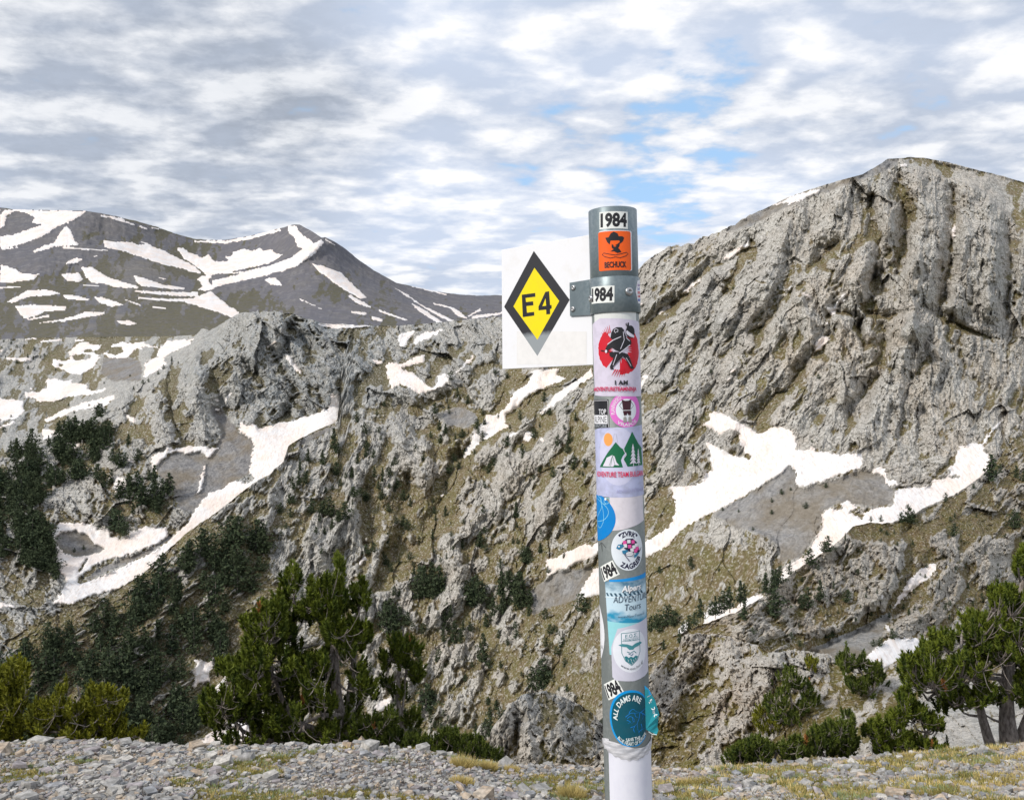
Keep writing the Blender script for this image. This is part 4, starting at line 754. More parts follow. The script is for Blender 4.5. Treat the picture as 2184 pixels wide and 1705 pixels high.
gvv = [[], [], []]; r = np.random.default_rng(5)
for _ in range(4200):
    u = r.uniform(-100, 2300); Y = r.uniform(5.0, 7.6); X = (u - CX) / F * Y
    t = float(perlin(np.array([X * 1.3]), np.array([Y * 1.9]), 19)[0] + .25 * perlin(np.array([X * 4]), np.array([Y * 4]), 20)[0]) + np.interp(u, [0, 1000, 1400, 2184], [-.10, -.08, .14, .36])
    if t < .10: continue
    mi = int(r.choice(3, p=[.40, .42, .18] if u > 1300 else [.15, .6, .25]))
    gvv[mi].append(blades(X, Y, r.uniform(.04, .14), 70, r.uniform(.018, .045) * (1.3 if u > 1300 else .9), int(r.integers(1e9)), .9, .004))
nm = ['dry_grass', 'turf', 'cushion_plants']
for mi in range(3):
    off = 0; V_ = []; F_ = []
    for a, b in gvv[mi]: V_.append(a); F_.append(b + off); off += len(a)
    if V_:
        o = link(nm[mi], mesh_np(nm[mi], np.concatenate(V_), np.concatenate(F_), False), None, GM[mi]); tag(o, ['low dry yellow grass among the stones of the crest', 'short olive turf in patches between the stones', 'grey green cushion plants dotted over the crest'][mi], kind='stuff')
# ---------------------------------------------------------------- pines
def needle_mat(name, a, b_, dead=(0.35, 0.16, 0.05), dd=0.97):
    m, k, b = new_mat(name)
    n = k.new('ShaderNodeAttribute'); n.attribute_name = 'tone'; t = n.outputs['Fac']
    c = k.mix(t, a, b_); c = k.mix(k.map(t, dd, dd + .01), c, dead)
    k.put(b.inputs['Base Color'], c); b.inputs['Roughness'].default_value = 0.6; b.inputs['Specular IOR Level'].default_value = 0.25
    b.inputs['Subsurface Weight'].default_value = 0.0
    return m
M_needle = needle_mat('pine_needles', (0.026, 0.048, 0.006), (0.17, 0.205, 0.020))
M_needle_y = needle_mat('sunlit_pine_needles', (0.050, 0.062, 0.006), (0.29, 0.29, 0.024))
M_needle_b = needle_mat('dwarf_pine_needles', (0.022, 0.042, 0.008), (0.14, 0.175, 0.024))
def bark_mat():
    m, k, b = new_mat('pine_bark'); P = k.new('ShaderNodeNewGeometry').outputs['Position']
    n = k.noise(k.mapping(P, scale=(1, 1, .4)), 40, 4, .6)
    k.put(b.inputs['Base Color'], k.mix(k.map(n, .38, .62), (0.14, 0.115, 0.10), (0.34, 0.30, 0.27))); b.inputs['Roughness'].default_value = .9
    bp = k.new('ShaderNodeBump'); bp.inputs['Strength'].default_value = .6; bp.inputs['Distance'].default_value = .01; k.put(bp.inputs['Height'], n); k.put(b.inputs['Normal'], bp.outputs[0])
    return m
M_bark = bark_mat()
def tube(pts, rads, sides=6):
    pts = np.asarray(pts, float); n = len(pts); t = np.gradient(pts, axis=0); t /= np.linalg.norm(t, axis=1)[:, None] + 1e-9
    up = np.array([0.3, 0.9, 0.1]); a = np.cross(t, up); a /= np.linalg.norm(a, axis=1)[:, None] + 1e-9; b = np.cross(t, a)
    ang = np.arange(sides) * 2 * pi / sides
    ring = a[:, None] * np.cos(ang)[None, :, None] + b[:, None] * np.sin(ang)[None, :, None]
    v = (pts[:, None] + ring * np.asarray(rads)[:, None, None]).reshape(-1, 3)
    i = np.arange((n - 1) * sides).reshape(n - 1, sides); j = np.roll(i, -1, 1)
    f = np.stack([i, j, j + sides, i + sides], -1).reshape(-1, 4); return v, f
def tuft_geo(p, axis, size, rs, n):
    """a bottle brush of needles: pointed blades swept forward round a shoot"""
    axis = axis / np.linalg.norm(axis); h = np.cross(axis, [0.1, 1, 0.2]); h /= np.linalg.norm(h); g = np.cross(axis, h)
    th = rs.uniform(0, 2 * pi, n); s = rs.uniform(-.75, .8, n); ang = np.radians(rs.uniform(30, 60, n)); ang = np.where(s > .5, ang * .45, ang)
    rad = np.cos(th)[:, None] * h + np.sin(th)[:, None] * g
    d = rad * np.sin(ang)[:, None] + axis * np.cos(ang)[:, None]
    base = p + axis * (s * size * .62)[:, None]; L = size * rs.uniform(.34, .50, n) * (1 - .2 * np.abs(s))
    side = np.cross(d, rs.normal(size=(n, 3))); side /= np.linalg.norm(side, axis=1)[:, None] + 1e-9
    w = size * .070
    v = np.stack([base - side * w, base + side * w, base + d * L[:, None]], 1).reshape(-1, 3)
    return v
def poly_arr(p): return np.array(p, float)
def make_pine(name, label, cat, group, trunks, crown, Y, ntuft, tsize, seed, thick=.5, mat=None, limb_w=.5, nn=52, dens=1.0, gap=.0, base=None, twig=True, yoff=None):
    """trunks: list of [(u, v, width_px)...]; crown: list of (polygon, weight, depth shift in m); all taken at distance Y"""
    rs = np.random.default_rng(seed)
    mpx = Y / F
    b0 = base if base is not None else trunks[0][0]
    root = at(b0[0], b0[1], Y); T = empty(name, root); tag(T, label, cat, group); R0 = np.array(root)
    tv, tf, off = [], [], 0; spine = []
    for ti, tr in enumerate(trunks):
        tr = list(tr); pts = np.array([at(q[0], q[1], Y + (q[3] if len(q) > 3 else 0)) for q in tr]); 
        # smooth
        s = np.linspace(0, len(pts) - 1, len(pts) * 5); P_ = np.stack([np.interp(s, np.arange(len(pts)), pts[:, k]) for k in range(3)], 1)
        P_ += np.cumsum(rs.normal(0, .3 * mpx, P_.shape), 0) * np.array([1, 1, .2])
        rd = np.interp(s, np.arange(len(pts)), [q[2] * .5 * mpx for q in tr]); v, f = tube(P_ - R0, rd, 8)
        m_ = mesh_np('trunk', v, f); link('trunk', m_, T, M_bark)
        spine.append(P_); 
    SP = np.concatenate(spine)
    # tuft places
    tp = []; wts = []
    areas = []
    for c in crown:
        p = np.array(c[0], float); x, y = p[:, 0], p[:, 1]; areas.append(abs(np.dot(x, np.roll(y, 1)) - np.dot(y, np.roll(x, 1))) / 2 * c[1])
    areas = np.array(areas); areas /= areas.sum()
    for c, ar in zip(crown, areas):
        n = int(ntuft * ar) + 1; p = np.array(c[0], float); got = 0; tries = 0
        while got < n and tries < 60:
            tries += 1
            u = rs.uniform(p[:, 0].min(), p[:, 0].max(), n * 2); v = rs.uniform(p[:, 1].min(), p[:, 1].max(), n * 2)
            ok = inpoly(u, v, p) & (perlin(u / (tsize * 2.6), v / (tsize * 2.2), seed) > gap + rs.uniform(-.12, .12, len(u)))
            for a, b in zip(u[ok], v[ok]):
                if got >= n: break
                if tp and got > 3 and min((a - q[0]) ** 2 + ((b - q[1]) * .9) ** 2 + (q[3] * .5) ** 2 for q in tp[-60:]) < (tsize * .22) ** 2 * dens: continue
                dz = rs.normal(0, thick * .5); tp.append((a, b, dz + c[2], rs.uniform(-tsize, tsize))); got += 1
    tp = np.array(tp); W = np.array([at(a, b, Y + dz) for a, b, dz, _ in tp])
    cv = []; tone = []; bv, bf, boff = [], [], 0
    # limbs: group the tufts, run a curved limb from the stem to every group, then a twig to every tuft
    k = max(4, len(W) // 9); cen = W[rs.choice(len(W), k, False)]
    for _ in range(4):
        lab = np.argmin(((W[:, None] - cen[None]) ** 2).sum(-1), 1)
        for i in range(k):
            if (lab == i).any(): cen[i] = W[lab == i].mean(0)
    axes = np.zeros_like(W)
    for i in range(k):
        sel = np.nonzero(lab == i)[0]
        if len(sel) == 0: continue
        c = cen[i]; 
        cost = np.linalg.norm((SP - c) * np.array([1, .7, 1]), axis=1) + 1.6 * np.maximum(SP[:, 2] - (c[2] - .12 * abs(c[0] - SP[:, 0])), 0)
        s0 = SP[int(np.argmin(cost))]; dv = c - s0; ln = np.linalg.norm(dv) + 1e-6
        t = np.linspace(0, 1, 6)[:, None]; P_ = s0 + dv * t; P_[:, 2] -= (np.sin(t[:, 0] * pi) * ln * .16) ; P_ += rs.normal(0, ln * .02, P_.shape) * t * (1 - t) * 3
        v, f = tube(P_ - R0, np.linspace(limb_w, limb_w * .35, 6) * 9 * mpx * min(1, .35 + ln / (120 * mpx)) * .5, 5); bv.append(v); bf.append(f + boff); boff += len(v)
        for j in sel:
            e = W[j]; m0 = P_[4]; t2 = np.linspace(0, 1, 4)[:, None]; Q_ = m0 + (e - m0) * t2; Q_[1:3, 2] -= np.linalg.norm(e - m0) * .12
            if twig:
                v, f = tube(Q_ - R0, np.linspace(1, .5, 4) * limb_w * 2.6 * mpx * .5, 4); bv.append(v); bf.append(f + boff); boff += len(v)
            ax = (e - m0) / (np.linalg.norm(e - m0) + 1e-6) * .45 + np.array([0, 0, 1.0]) + rs.normal(0, .20, 3); axes[j] = ax
    for j in range(len(W)):
        sz = tsize * mpx * rs.uniform(.75, 1.2)
        v = tuft_geo(W[j] - R0, axes[j] + 1e-3, sz, rs, nn); cv.append(v)
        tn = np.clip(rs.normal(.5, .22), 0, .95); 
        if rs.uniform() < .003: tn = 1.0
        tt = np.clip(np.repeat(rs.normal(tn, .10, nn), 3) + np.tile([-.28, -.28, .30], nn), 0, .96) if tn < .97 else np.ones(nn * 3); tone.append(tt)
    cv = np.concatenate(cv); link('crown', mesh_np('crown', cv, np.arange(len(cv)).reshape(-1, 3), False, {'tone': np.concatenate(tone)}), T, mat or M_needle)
    link('branches', mesh_np('branches', np.concatenate(bv), np.concatenate(bf)), T, M_bark)
    return T

# the big clump left of the post
PY = 9.2
C1 = [(ZF((575,195),(545,235),(520,300),(510,340),(560,370),(620,340),(625,290),(600,230)), 1.5, 0),
 (ZF((540,340),(470,345),(440,430),(370,440),(360,520),(280,545),(245,580),(290,640),(250,700),(300,760),(400,740),(480,700),(560,640),(560,480)), 1.15, .1),
 (ZF((300,760),(230,790),(130,830),(95,860),(110,950),(30,1010),(0,1060),(20,1200),(60,1250),(180,1190),(330,1180),(420,1050),(430,900),(480,780),(400,740)), .95, -.15),
 (ZF((870,165),(790,210),(775,260),(720,265),(680,300),(675,380),(690,440),(740,500),(800,480),(900,560),(920,440),(890,360),(900,300),(895,200)), 1.35, 0),
 (ZF((1005,295),(960,360),(925,380),(930,440),(960,500),(1010,490),(1030,520),(1060,480),(1060,360),(1040,350),(1030,300)), .8, .2),
 (ZF((620,450),(600,520),(480,600),(560,660),(640,640),(720,640),(700,540),(680,450)), 1.1, .15), (ZF((740,500),(760,640),(860,700),(920,660),(910,560),(820,500)), 1.1, -.1),
 (ZF((930,540),(940,640),(870,720),(900,800),(1000,760),(1080,680),(1080,600),(1040,580),(1000,560)), 1.0, .1),
 (ZF((420,740),(480,880),(560,900),(700,880),(800,860),(800,790),(700,760),(560,760)), 1.1, -.1),
 (ZF((980,920),(1000,1010),(1140,1040),(1150,980),(1080,950),(1010,900)), .9, -.1), (ZF((640,940),(620,1060),(760,1040),(770,960),(700,940)), .9, -.3), (ZF((540,1100),(560,1180),(640,1160),(640,1090)), .7, -.35), (ZF((790,1060),(800,1170),(870,1140),(860,1060)), .7, -.3),
 (ZF((310,1180),(330,1350),(600,1370),(980,1390),(1000,1300),(860,1200),(600,1200),(430,1080)), .8, .1), (ZF((980,790),(960,900),(1030,880),(1060,800)), .5, .2),
 (ZF((60,1300),(180,1380),(330,1370),(330,1290),(200,1250)), .35, -.25)]
make_pine('pine_tree', 'large bushy green pine with several bare stems left of the post', 'pine tree', None,
 [[(745,1592,26),(742,1560,24),(722,1500,22),(716,1440,20),(713,1384,17),(716,1340,13),(700,1290,9),(705,1235,6),(722,1192,3)],
  [(750,1592,24),(745,1530,18),(748,1470,16,.2),(755,1400,12,.2),(764,1320,8,.2),(772,1245,3,.2)],
  [(742,1590,16),(680,1555,13),(630,1540,12,-.2),(600,1490,10,-.2),(575,1425,7,-.2),(560,1370,4,-.2)],
  [(740,1585,14),(640,1560,11,.2),(622,1500,10,.3),(622,1400,9,.3),(625,1300,6,.2),(624,1250,4.5,.1),(622,1202,2,0)],
  [(735,1590,14),(600,1585,10,-.1),(520,1560,8,-.3),(470,1500,4,-.3)], [(742,1525,12),(690,1524,10,-.3),(650,1540,6,-.4)]],
 C1 + [(ZF((440,480),(560,440),(700,470),(900,560),(980,700),(1000,900),(1000,1150),(900,1250),(500,1250),(200,1150),(150,950),(300,700)), .32, .25)], PY, 2050, 27, 11, thick=.8, gap=-.22, nn=64, limb_w=.62)
make_pine('pine_tree', 'small slim pine with a tufted head right of the large bushy pine', 'pine tree', None,
 [[(862,1600,12),(857,1555,12),(850,1500,10),(848,1440,8),(856,1390,6),(860,1340,3)], [(870,1600,7),(866,1560,6),(850,1545,6),(830,1545,3)], [(853,1545,6),(862,1480,5),(868,1410,3)]],
 [(ZF((1280,595),(1240,650),(1190,680),(1190,740),(1220,800),(1290,800),(1330,740),(1340,690),(1310,640)), 1.3, 0), (ZF((1120,770),(1150,860),(1200,840),(1180,770)), 1, 0), (ZF((1130,930),(1150,960),(1230,950),(1180,920)), .6, 0), (ZF((1350,720),(1340,780),(1390,760),(1380,720)), 1, 0),
  (ZF((1310,860),(1310,920),(1400,930),(1400,860),(1350,830)), 1.2, 0), (ZF((1180,960),(1190,1020),(1320,1060),(1300,990)), .8, .1), (ZF((1290,1150),(1280,1220),(1380,1210),(1370,1140)), .8, 0), (ZF((1230,850),(1220,880),(1330,840),(1300,800)), .6, 0)],
 PY + .3, 190, 25, 12, thick=.25, gap=-.35, limb_w=.6)
def scrub(label, tr, cr, Y, n, ts, seed, mat=None, group='low dwarf pines along the crest', **kw):
    return make_pine('dwarf_pine', label, 'dwarf pine', group, tr, cr, Y, n, ts, seed, mat=mat, **kw)
scrub('low dark dwarf pine at the foot of the small slim pine', [[(850,1610,9),(820,1575,7),(790,1545,4)], [(860,1612,8),(880,1570,5)]],
 [(ZF((950,1180),(990,1130),(1060,1120),(1120,1160),(1200,1110),(1240,1140),(1230,1220),(1290,1300),(1250,1400),(1000,1390),(950,1260)), 1, 0)], PY - .3, 330, 20, 13, M_needle_b, thick=.4, gap=-.3)
scrub('spreading dwarf pine between the small slim pine and the grey outcrop', [[(960,1625,9),(930,1600,7),(900,1585,4)], [(965,1625,8),(985,1585,5)]],
 [(ZF((1280,1290),(1380,1270),(1440,1310),(1560,1240),(1620,1260),(1640,1360),(1560,1430),(1400,1420),(1260,1400)), 1, 0)], PY - .5, 330, 19, 14, M_needle_b, thick=.4, gap=-.3)
scrub('lowest dwarf pine of the row, touching the straw tuft', [[(1030,1640,8),(1010,1610,6)], [(1035,1640,8),(1050,1615,4)]],
 [(ZF((1600,1340),(1660,1290),(1760,1300),(1820,1370),(1900,1380),(1890,1450),(1700,1430),(1600,1420)), 1, 0)], PY - .7, 200, 18, 15, M_needle_b, thick=.3, gap=-.3)
scrub('tall yellow-green dwarf pine cut by the left edge of the view', [[(20,1600,14),(40,1540,10),(55,1470,6),(50,1430,3)], [(-30,1600,14),(-10,1520,10),(0,1450,5)]],
 [(ZE((-200,900),(0,900),(60,840),(130,825),(185,880),(180,960),(150,1000),(170,1150),(120,1240),(130,1330),(0,1390),(-200,1390)), 1, 0)], 8.8, 420, 27, 16, M_needle_y, thick=.5, gap=-.2, group='yellow-green pines at the lower left')
scrub('yellow-green dwarf pine with curved bare limbs, on the lower left', [[(180,1592,10),(150,1570,8),(120,1545,6),(105,1500,3)], [(190,1592,10),(215,1540,7),(240,1490,4)], [(195,1590,8),(150,1560,6),(90,1560,3)], [(185,1590,9),(178,1520,6),(165,1460,3)]],
 [(ZE((110,1350),(130,1200),(200,1100),(330,1080),(400,950),(470,920),(560,960),(620,1000),(700,970),(810,1040),(800,1110),(740,1160),(800,1210),(930,1220),(940,1280),(800,1350),(500,1375),(200,1370)), 1, 0)], 8.6, 640, 25, 17, M_needle_y, thick=.5, gap=-.25, group='yellow-green pines at the lower left')
# the leaning pine on the right
make_pine('pine_tree', 'tall leaning green pine with forked grey trunk at the right edge', 'pine tree', None,
 [[(2160,1612,50),(2150,1560,36),(2146,1500,28),(2150,1420,24),(2165,1330,18),(2180,1240,10),(2190,1175,4)], [(2120,1610,24),(2105,1560,20),(2092,1510,16),(2060,1460,10),(2020,1430,6)], [(2165,1610,30),(2190,1540,24),(2230,1450,18),(2260,1330,8)],
  [(2150,1450,12),(2080,1440,8),(2010,1450,4)], [(2150,1410,10),(2100,1370,7),(2060,1330,4)]],
 [(ZH((2184,-130),(2165,-120),(2140,-20),(2080,60),(1990,90),(1980,170),(1860,150),(1820,200),(1840,270),(1800,330),(1830,420),(1900,470),(2060,480),(2184,500),(2500,520),(2560,200),(2350,-140)), 1.0, .2), (ZH((2200,-150),(2160,-130),(2120,-10),(2040,60),(2000,150),(2184,220)), 1.9, 0), (ZH((1990,150),(1860,170),(1850,330),(1950,460),(2184,470),(2184,200)), .8, -.1),
  (ZH((1700,310),(1660,330),(1670,390),(1610,370),(1600,420),(1560,440),(1500,470),(1495,560),(1510,600),(1600,620),(1700,600),(1800,620),(1950,600),(2000,540),(1900,470),(1800,400),(1780,320)), 1.15, -.3),
  (ZH((1560,620),(1640,700),(1740,760),(1860,740),(1990,720),(2100,720),(2130,660),(2000,600),(1800,610)), .8, -.1), (ZH((2130,560),(2120,640),(2160,720),(2300,760),(2400,640),(2300,540)), .9, .2)],
 9.0, 2100, 25, 21, thick=1.0, gap=-.28, limb_w=.8)
RG = 'dwarf pines on the right half of the crest'
scrub('upright rust-tinged dwarf pine under the leaning pine', [[(1930,1612,9),(1925,1570,7),(1930,1520,4)], [(1900,1612,8),(1880,1570,5)], [(1960,1612,8),(1975,1560,5)]],
 [(ZH((1490,650),(1560,620),(1570,700),(1650,760),(1740,830),(1760,900),(1750,980),(1560,1000),(1420,1005),(1290,1000),(1260,920),(1290,850),(1380,790),(1400,820),(1450,740)), 1, 0)], 8.4, 700, 20, 22, M_needle, thick=.4, gap=-.2, group=RG)
scrub('dark dwarf pine with grey bare stems, middle of the right row', [[(1800,1618,8),(1790,1580,6),(1810,1540,4)], [(1760,1620,7),(1745,1585,4)]],
 [(ZH((980,850),(1060,840),(1100,790),(1180,760),(1210,750),(1245,800),(1235,870),(1260,940),(1240,1000),(1000,1010)), 1, 0)], 8.3, 320, 19, 23, M_needle_b, thick=.35, gap=-.2, group=RG)
scrub('sprawling low dwarf pine, leftmost of the right row', [[(1640,1630,8),(1610,1610,6),(1580,1605,4)], [(1680,1628,8),(1700,1590,5)], [(1650,1628,7),(1660,1590,4)]],
 [(ZH((480,1050),(530,990),(620,930),(740,900),(760,950),(860,870),(940,830),(980,900),(1000,1020),(780,1045),(600,1055)), 1, 0)], 8.1, 480, 19, 24, M_needle_b, thick=.35, gap=-.25, group=RG)

# bushes on the outcrop below the crest
NO = SHEETS['near_outcrop']
def bush_at(label, cr, base, n, ts, seed, mat, tr):
    Yb = NO.depth(base[0], base[1]); return make_pine('dwarf_pine', label, 'dwarf pine', 'dwarf pines on the outcrop below the crest', tr, cr, Yb, n, ts, seed, mat=mat, thick=2.2, gap=-.22, limb_w=.3)
bush_at('round dark dwarf pine in the hollow of the tan outcrop', [(ZH((820,520),(790,570),(760,600),(740,680),(720,720),(770,800),(860,830),(980,800),(1040,740),(1040,690),(1000,640),(980,580),(930,540),(870,510)), 1, 0)], (1690,1545), 330, 15, 31, M_needle_b, [[(1690,1545,6),(1690,1500,4),(1680,1440,3)], [(1695,1545,6),(1715,1500,3)], [(1690,1545,5),(1660,1500,3)]])
bush_at('wedge shaped dark dwarf pine in front of the near snow patch', [(ZH((1190,385),(1170,420),(1115,440),(1120,480),(1160,520),(1170,570),(1220,640),(1340,680),(1400,650),(1435,610),(1400,560),(1390,480),(1370,470),(1340,500),(1300,470),(1290,430),(1250,460),(1215,440)), 1, 0)], (1850,1485), 330, 15, 32, M_needle_b, [[(1860,1485,6),(1840,1440,4),(1805,1390,3)], [(1860,1485,6),(1870,1440,3)]])
bush_at('yellow-green low shrub at the left foot of the tan outcrop', [(ZH((690,720),(670,790),(690,850),(760,880),(850,850),(770,800),(730,730)), 1, 0)], (1640,1560), 110, 13, 33, M_needle_y, [[(1640,1560,5),(1630,1520,3)]])
bush_at('small yellow-green shrub on top of the outcrop', [(ZH((960,470),(965,520),(1020,530),(1030,470),(990,455)), 1, 0)], (1730,1432), 50, 12, 34, M_needle_y, [[(1730,1432,4),(1730,1415,2)]])

# ---------------------------------------------------------------- pines on the far slopes: one prototype of each shape, then copies
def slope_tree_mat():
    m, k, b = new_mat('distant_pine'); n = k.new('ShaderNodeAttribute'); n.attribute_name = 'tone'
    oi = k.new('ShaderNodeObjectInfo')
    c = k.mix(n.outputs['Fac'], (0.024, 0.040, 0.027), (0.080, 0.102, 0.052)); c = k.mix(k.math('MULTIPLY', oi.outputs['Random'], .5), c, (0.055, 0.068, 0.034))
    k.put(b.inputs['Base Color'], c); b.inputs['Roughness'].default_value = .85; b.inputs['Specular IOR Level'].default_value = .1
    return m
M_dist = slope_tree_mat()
def slope_proto(seed, slim):
    """unit height conifer: whorls of drooping boughs with gaps"""
    rs = np.random.default_rng(seed); vs = []; tn = []
    for lv in range(15):
        h = .10 + .88 * lv / 14; rr = slim * 1.15 * (1 - h) ** (.75 if seed < 52 else .5) * min(1, .55 + h * 1.6) * rs.uniform(.6, 1.3) + .03; nb = max(4, int(9 * (1 - h) + 3))
        for a in rs.uniform(0, 2 * pi, nb):
            L = rr * rs.uniform(.45, 1.15); d = np.array([cos(a), sin(a), rs.uniform(-.15, .35)])
            for q in range(5):
                c = np.array([0, 0, h]) + d * L * (q + 1) / 5; s = (.048 + .035 * slim) * rs.uniform(.7, 1.3)
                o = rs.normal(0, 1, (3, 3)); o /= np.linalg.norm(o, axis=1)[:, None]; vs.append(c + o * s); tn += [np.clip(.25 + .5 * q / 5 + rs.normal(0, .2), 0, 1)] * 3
    return np.concatenate(vs), np.array(tn)
SPR = []
for i, sl in enumerate((.20, .26, .36, .46, .60)):
    v, t = slope_proto(50 + i, sl); cm = mesh_np('crown', v, np.arange(len(v)).reshape(-1, 3), False, {'tone': t}); cm.materials.append(M_dist)
    tv_, tf_ = tube([(0, 0, -.12), (0, 0, .3), (.01, 0, .9)], [.02, .015, .004], 5); tm = mesh_np('trunk', tv_, tf_); tm.materials.append(M_bark)
    SPR.append((cm, tm, v, t))
rt = random.Random(3)
TR = []        # (sheet, u, v, height px, label, group, shape or None)
def add(zf, sheet, label, group, items, sc):
    for it in items:
        (u, v), = zf(it[:2]); TR.append((sheet, u, v, it[2] * sc, label, group, it[3] if len(it) > 3 else None))
LM = 'limestone_mountain'; GC = 'grey_cliff_and_bowl'; RS = 'rocky_spur'
add(ZC, LM, 'dark pine scattered over the turf and rock of the central slope', 'pines scattered over the central slope',
 [(375,650,60,3),(420,710,60),(250,800,120,1),(190,880,85),(110,860,70),(65,910,70),(260,935,75),(345,945,60),(375,870,55),(460,840,50),(430,800,45),(510,970,80,0),(468,945,60),(880,420,50),(915,520,60),(815,690,55),(850,700,45),(130,1140,85,3),(220,1150,105,3),(310,1175,100,2),(355,1040,45),(545,1130,50),(30,1010,70),(60,990,80),(100,980,70),
  (240,1160,70,4),(190,1140,70,3),(520,560,30,4),(480,610,30),(1120,385,26,4),(1180,410,30,4),(1050,605,30),(1000,545,20),(1410,610,40),(1455,775,60,3),(1265,825,65,3),(1540,905,80),(1430,945,60),(1110,880,45),(1230,1165,90,1),(1050,1155,65,3),(1485,1235,60),(1365,1255,40),(880,1260,30,4),(1060,1000,40),(1590,700,20),(1005,820,30,4),(1180,830,25,4),(650,1050,24,4),(560,880,24,4),(870,600,24,4),(905,790,20),(640,980,20),(700,560,20)], .396)
add(ZC, LM, 'dark pine in the loose groups low on the central slope', 'pines in loose groups low on the central slope',
 [(1035,1320,85),(700,1600,130,2),(735,1600,180,1),(770,1590,120,2),(820,1550,120,2),(800,1580,100),(1000,1640,160,2),(970,1620,120),(1030,1620,110),(1150,1590,140,1),(1250,1640,190,1),(1230,1600,120),(1290,1410,90),(1360,1350,55),(1270,1370,60),(1190,1540,90),(1040,1600,100),(555,1705,110,3),(875,1700,70),(680,1470,50),(600,1590,36),(1590,1670,100,4),(1110,1690,100),(1160,1680,70),(1300,1690,60),(1080,1650,60),(530,1700,90),(600,1700,60)], .396)
add(ZF, LM, 'dark pine standing below the groups, seen between the small pine and the post', 'pines between the small pine and the post',
 [(1540,630,160,1),(1600,700,140,2),(1640,700,90),(1780,830,190,1),(1800,600,90,1),(1830,560,60),(1400,390,170,2),(1450,380,190,1),(1500,380,160,2),(1380,270,60),(1720,470,150,2),(1700,460,110),(1900,400,150,1),(1950,340,100),(2020,490,230,1),(2070,480,120,1),(2100,1000,150,3),(2160,990,190,2),(1200,640,180,3),(1170,600,130,4),(1220,610,120),(1420,1130,170,4),(1440,1100,120,3),(1300,590,90),(2040,190,90),(1760,90,70,1),(2140,130,60),(1590,110,30),(2070,150,60),(1250,400,40,4),(1440,500,40),(1900,500,90),(1830,1290,120,2),(1800,1300,120),(1890,1190,90),(1810,1090,50,4),(2180,960,120)], .3373)
add(ZG, LM, 'dark pine or bush on the turf and scree right of the post', 'pines and bushes on the turf right of the post',
 [(320,990,55,2),(345,210,45,1),(120,460,35,3),(830,590,30,4),(775,635,25,4),(965,670,36,4),(500,680,20,4),(775,700,25,4),(590,690,18,4),(670,790,20,4),(1075,555,30,4),(880,570,20,4),(1000,300,16,4),(150,1030,40,4),(480,1020,20,4),(560,860,20,4),(330,1010,40,4),(100,1190,30,4),(190,1330,120,3),(150,1360,100,2),(230,1330,90),(130,1340,80),(100,1360,90)], .3817)
add(ZD, LM, 'tiny dark bush on the great right hand cliff', 'tiny bushes on the right hand cliff', [(435,1280,22,4),(1038,1312,26,4),(2093,1440,24,4),(265,1140,22,4),(560,815,20,4),(810,810,16,4),(350,1570,50,1),(1355,1165,18,4),(1680,1600,14,4),(170,1340,24,4),(120,1560,28,4)], .3817)
add(ZG, RS, 'dark pine on the crest of the turf-streaked spur, beside the snow', 'pines along the crest of the spur',
 [(2000,520,150,1),(2140,500,70),(1535,755,105,3),(1560,755,70),(1500,750,60),(1745,635,55,3),(1330,742,30),(1385,745,40,2),(1090,915,90,2),(1065,915,60),(990,990,95,3),(875,1042,75,2),(780,1145,130,1),(740,1150,120,1),(800,1120,110),(820,1092,100),(600,1200,125,1),(620,1190,100),(540,1235,130,1),(510,1240,110),(460,1270,110,1),(490,1262,100),(440,1270,80),(375,1285,110,1),(315,1345,80,2),(345,1320,70),(1185,850,45,0),(2184,520,60),(2050,470,50),(280,1360,60)], .3817)
add(ZG, RS, 'dark pine on the flank of the spur between rock steps', 'pines on the flank of the spur',
 [(1790,828,75,3),(2125,785,110,3),(2150,780,90),(790,1278,160,2),(975,1232,120,2),(1045,1192,120,1),(940,1232,80,3),(1195,1197,75,3),(620,1295,110,0),(1080,1395,55,4),(1110,1390,45,4),(670,1372,40,4),(170,1460,60,1),(260,1425,80,1),(1330,1270,28,4),(1600,1310,30,4),(1950,1190,50,3),(880,1400,40,4),(930,1440,36,4),(1190,900,22,4),(1640,1000,20,4),(1900,560,30,4),(1450,1400,60,4),(1380,1440,50,4),(1340,1440,40,4)], .3817)
add(ZB, GC, 'tiny dark pine high on the shoulder left of the grey cliff', 'tiny pines on the shoulder left of the cliff',
 [(20,215,14),(60,225,16),(90,245,18),(130,240,16),(185,260,22),(220,300,18),(30,300,18),(90,330,24),(150,300,24),(110,270,16),(180,310,22),(240,290,16),(10,250,16),(925,320,30,1),(880,360,24),(850,390,22),(1515,350,26,4),(300,370,18),(60,370,20),(150,360,20),(700,400,14),(430,700,22),(770,440,24),(800,430,20),(960,330,16),(720,470,20),(270,760,30),(20,700,30),(400,600,20),(60,620,16),(560,440,14,4),(480,560,16,4),(370,560,16,4)], .396)
add(ZB, GC, 'dark pine standing on the scree and rock below the grey cliff', 'pines below the grey cliff',
 [(640,1060,100,2),(660,1080,110),(700,1090,150,1),(730,1050,140),(760,1110,160,1),(830,1030,150,1),(840,1110,120),(870,1060,110),(910,1040,120,1),(850,1140,100),(780,1080,90),(640,880,90,2),(610,860,70),(660,890,80),(690,770,60),(560,800,110),(590,780,110,1),(560,1000,90),(600,980,80),(530,960,90),(640,1240,120,4),(620,1200,90,4),(670,1260,80,4),(715,1140,60),(570,740,100),(545,770,90),(450,1330,24,4),(400,1345,24,4),(690,1000,80),(740,860,70),(800,960,60),(900,1010,60)], .396)
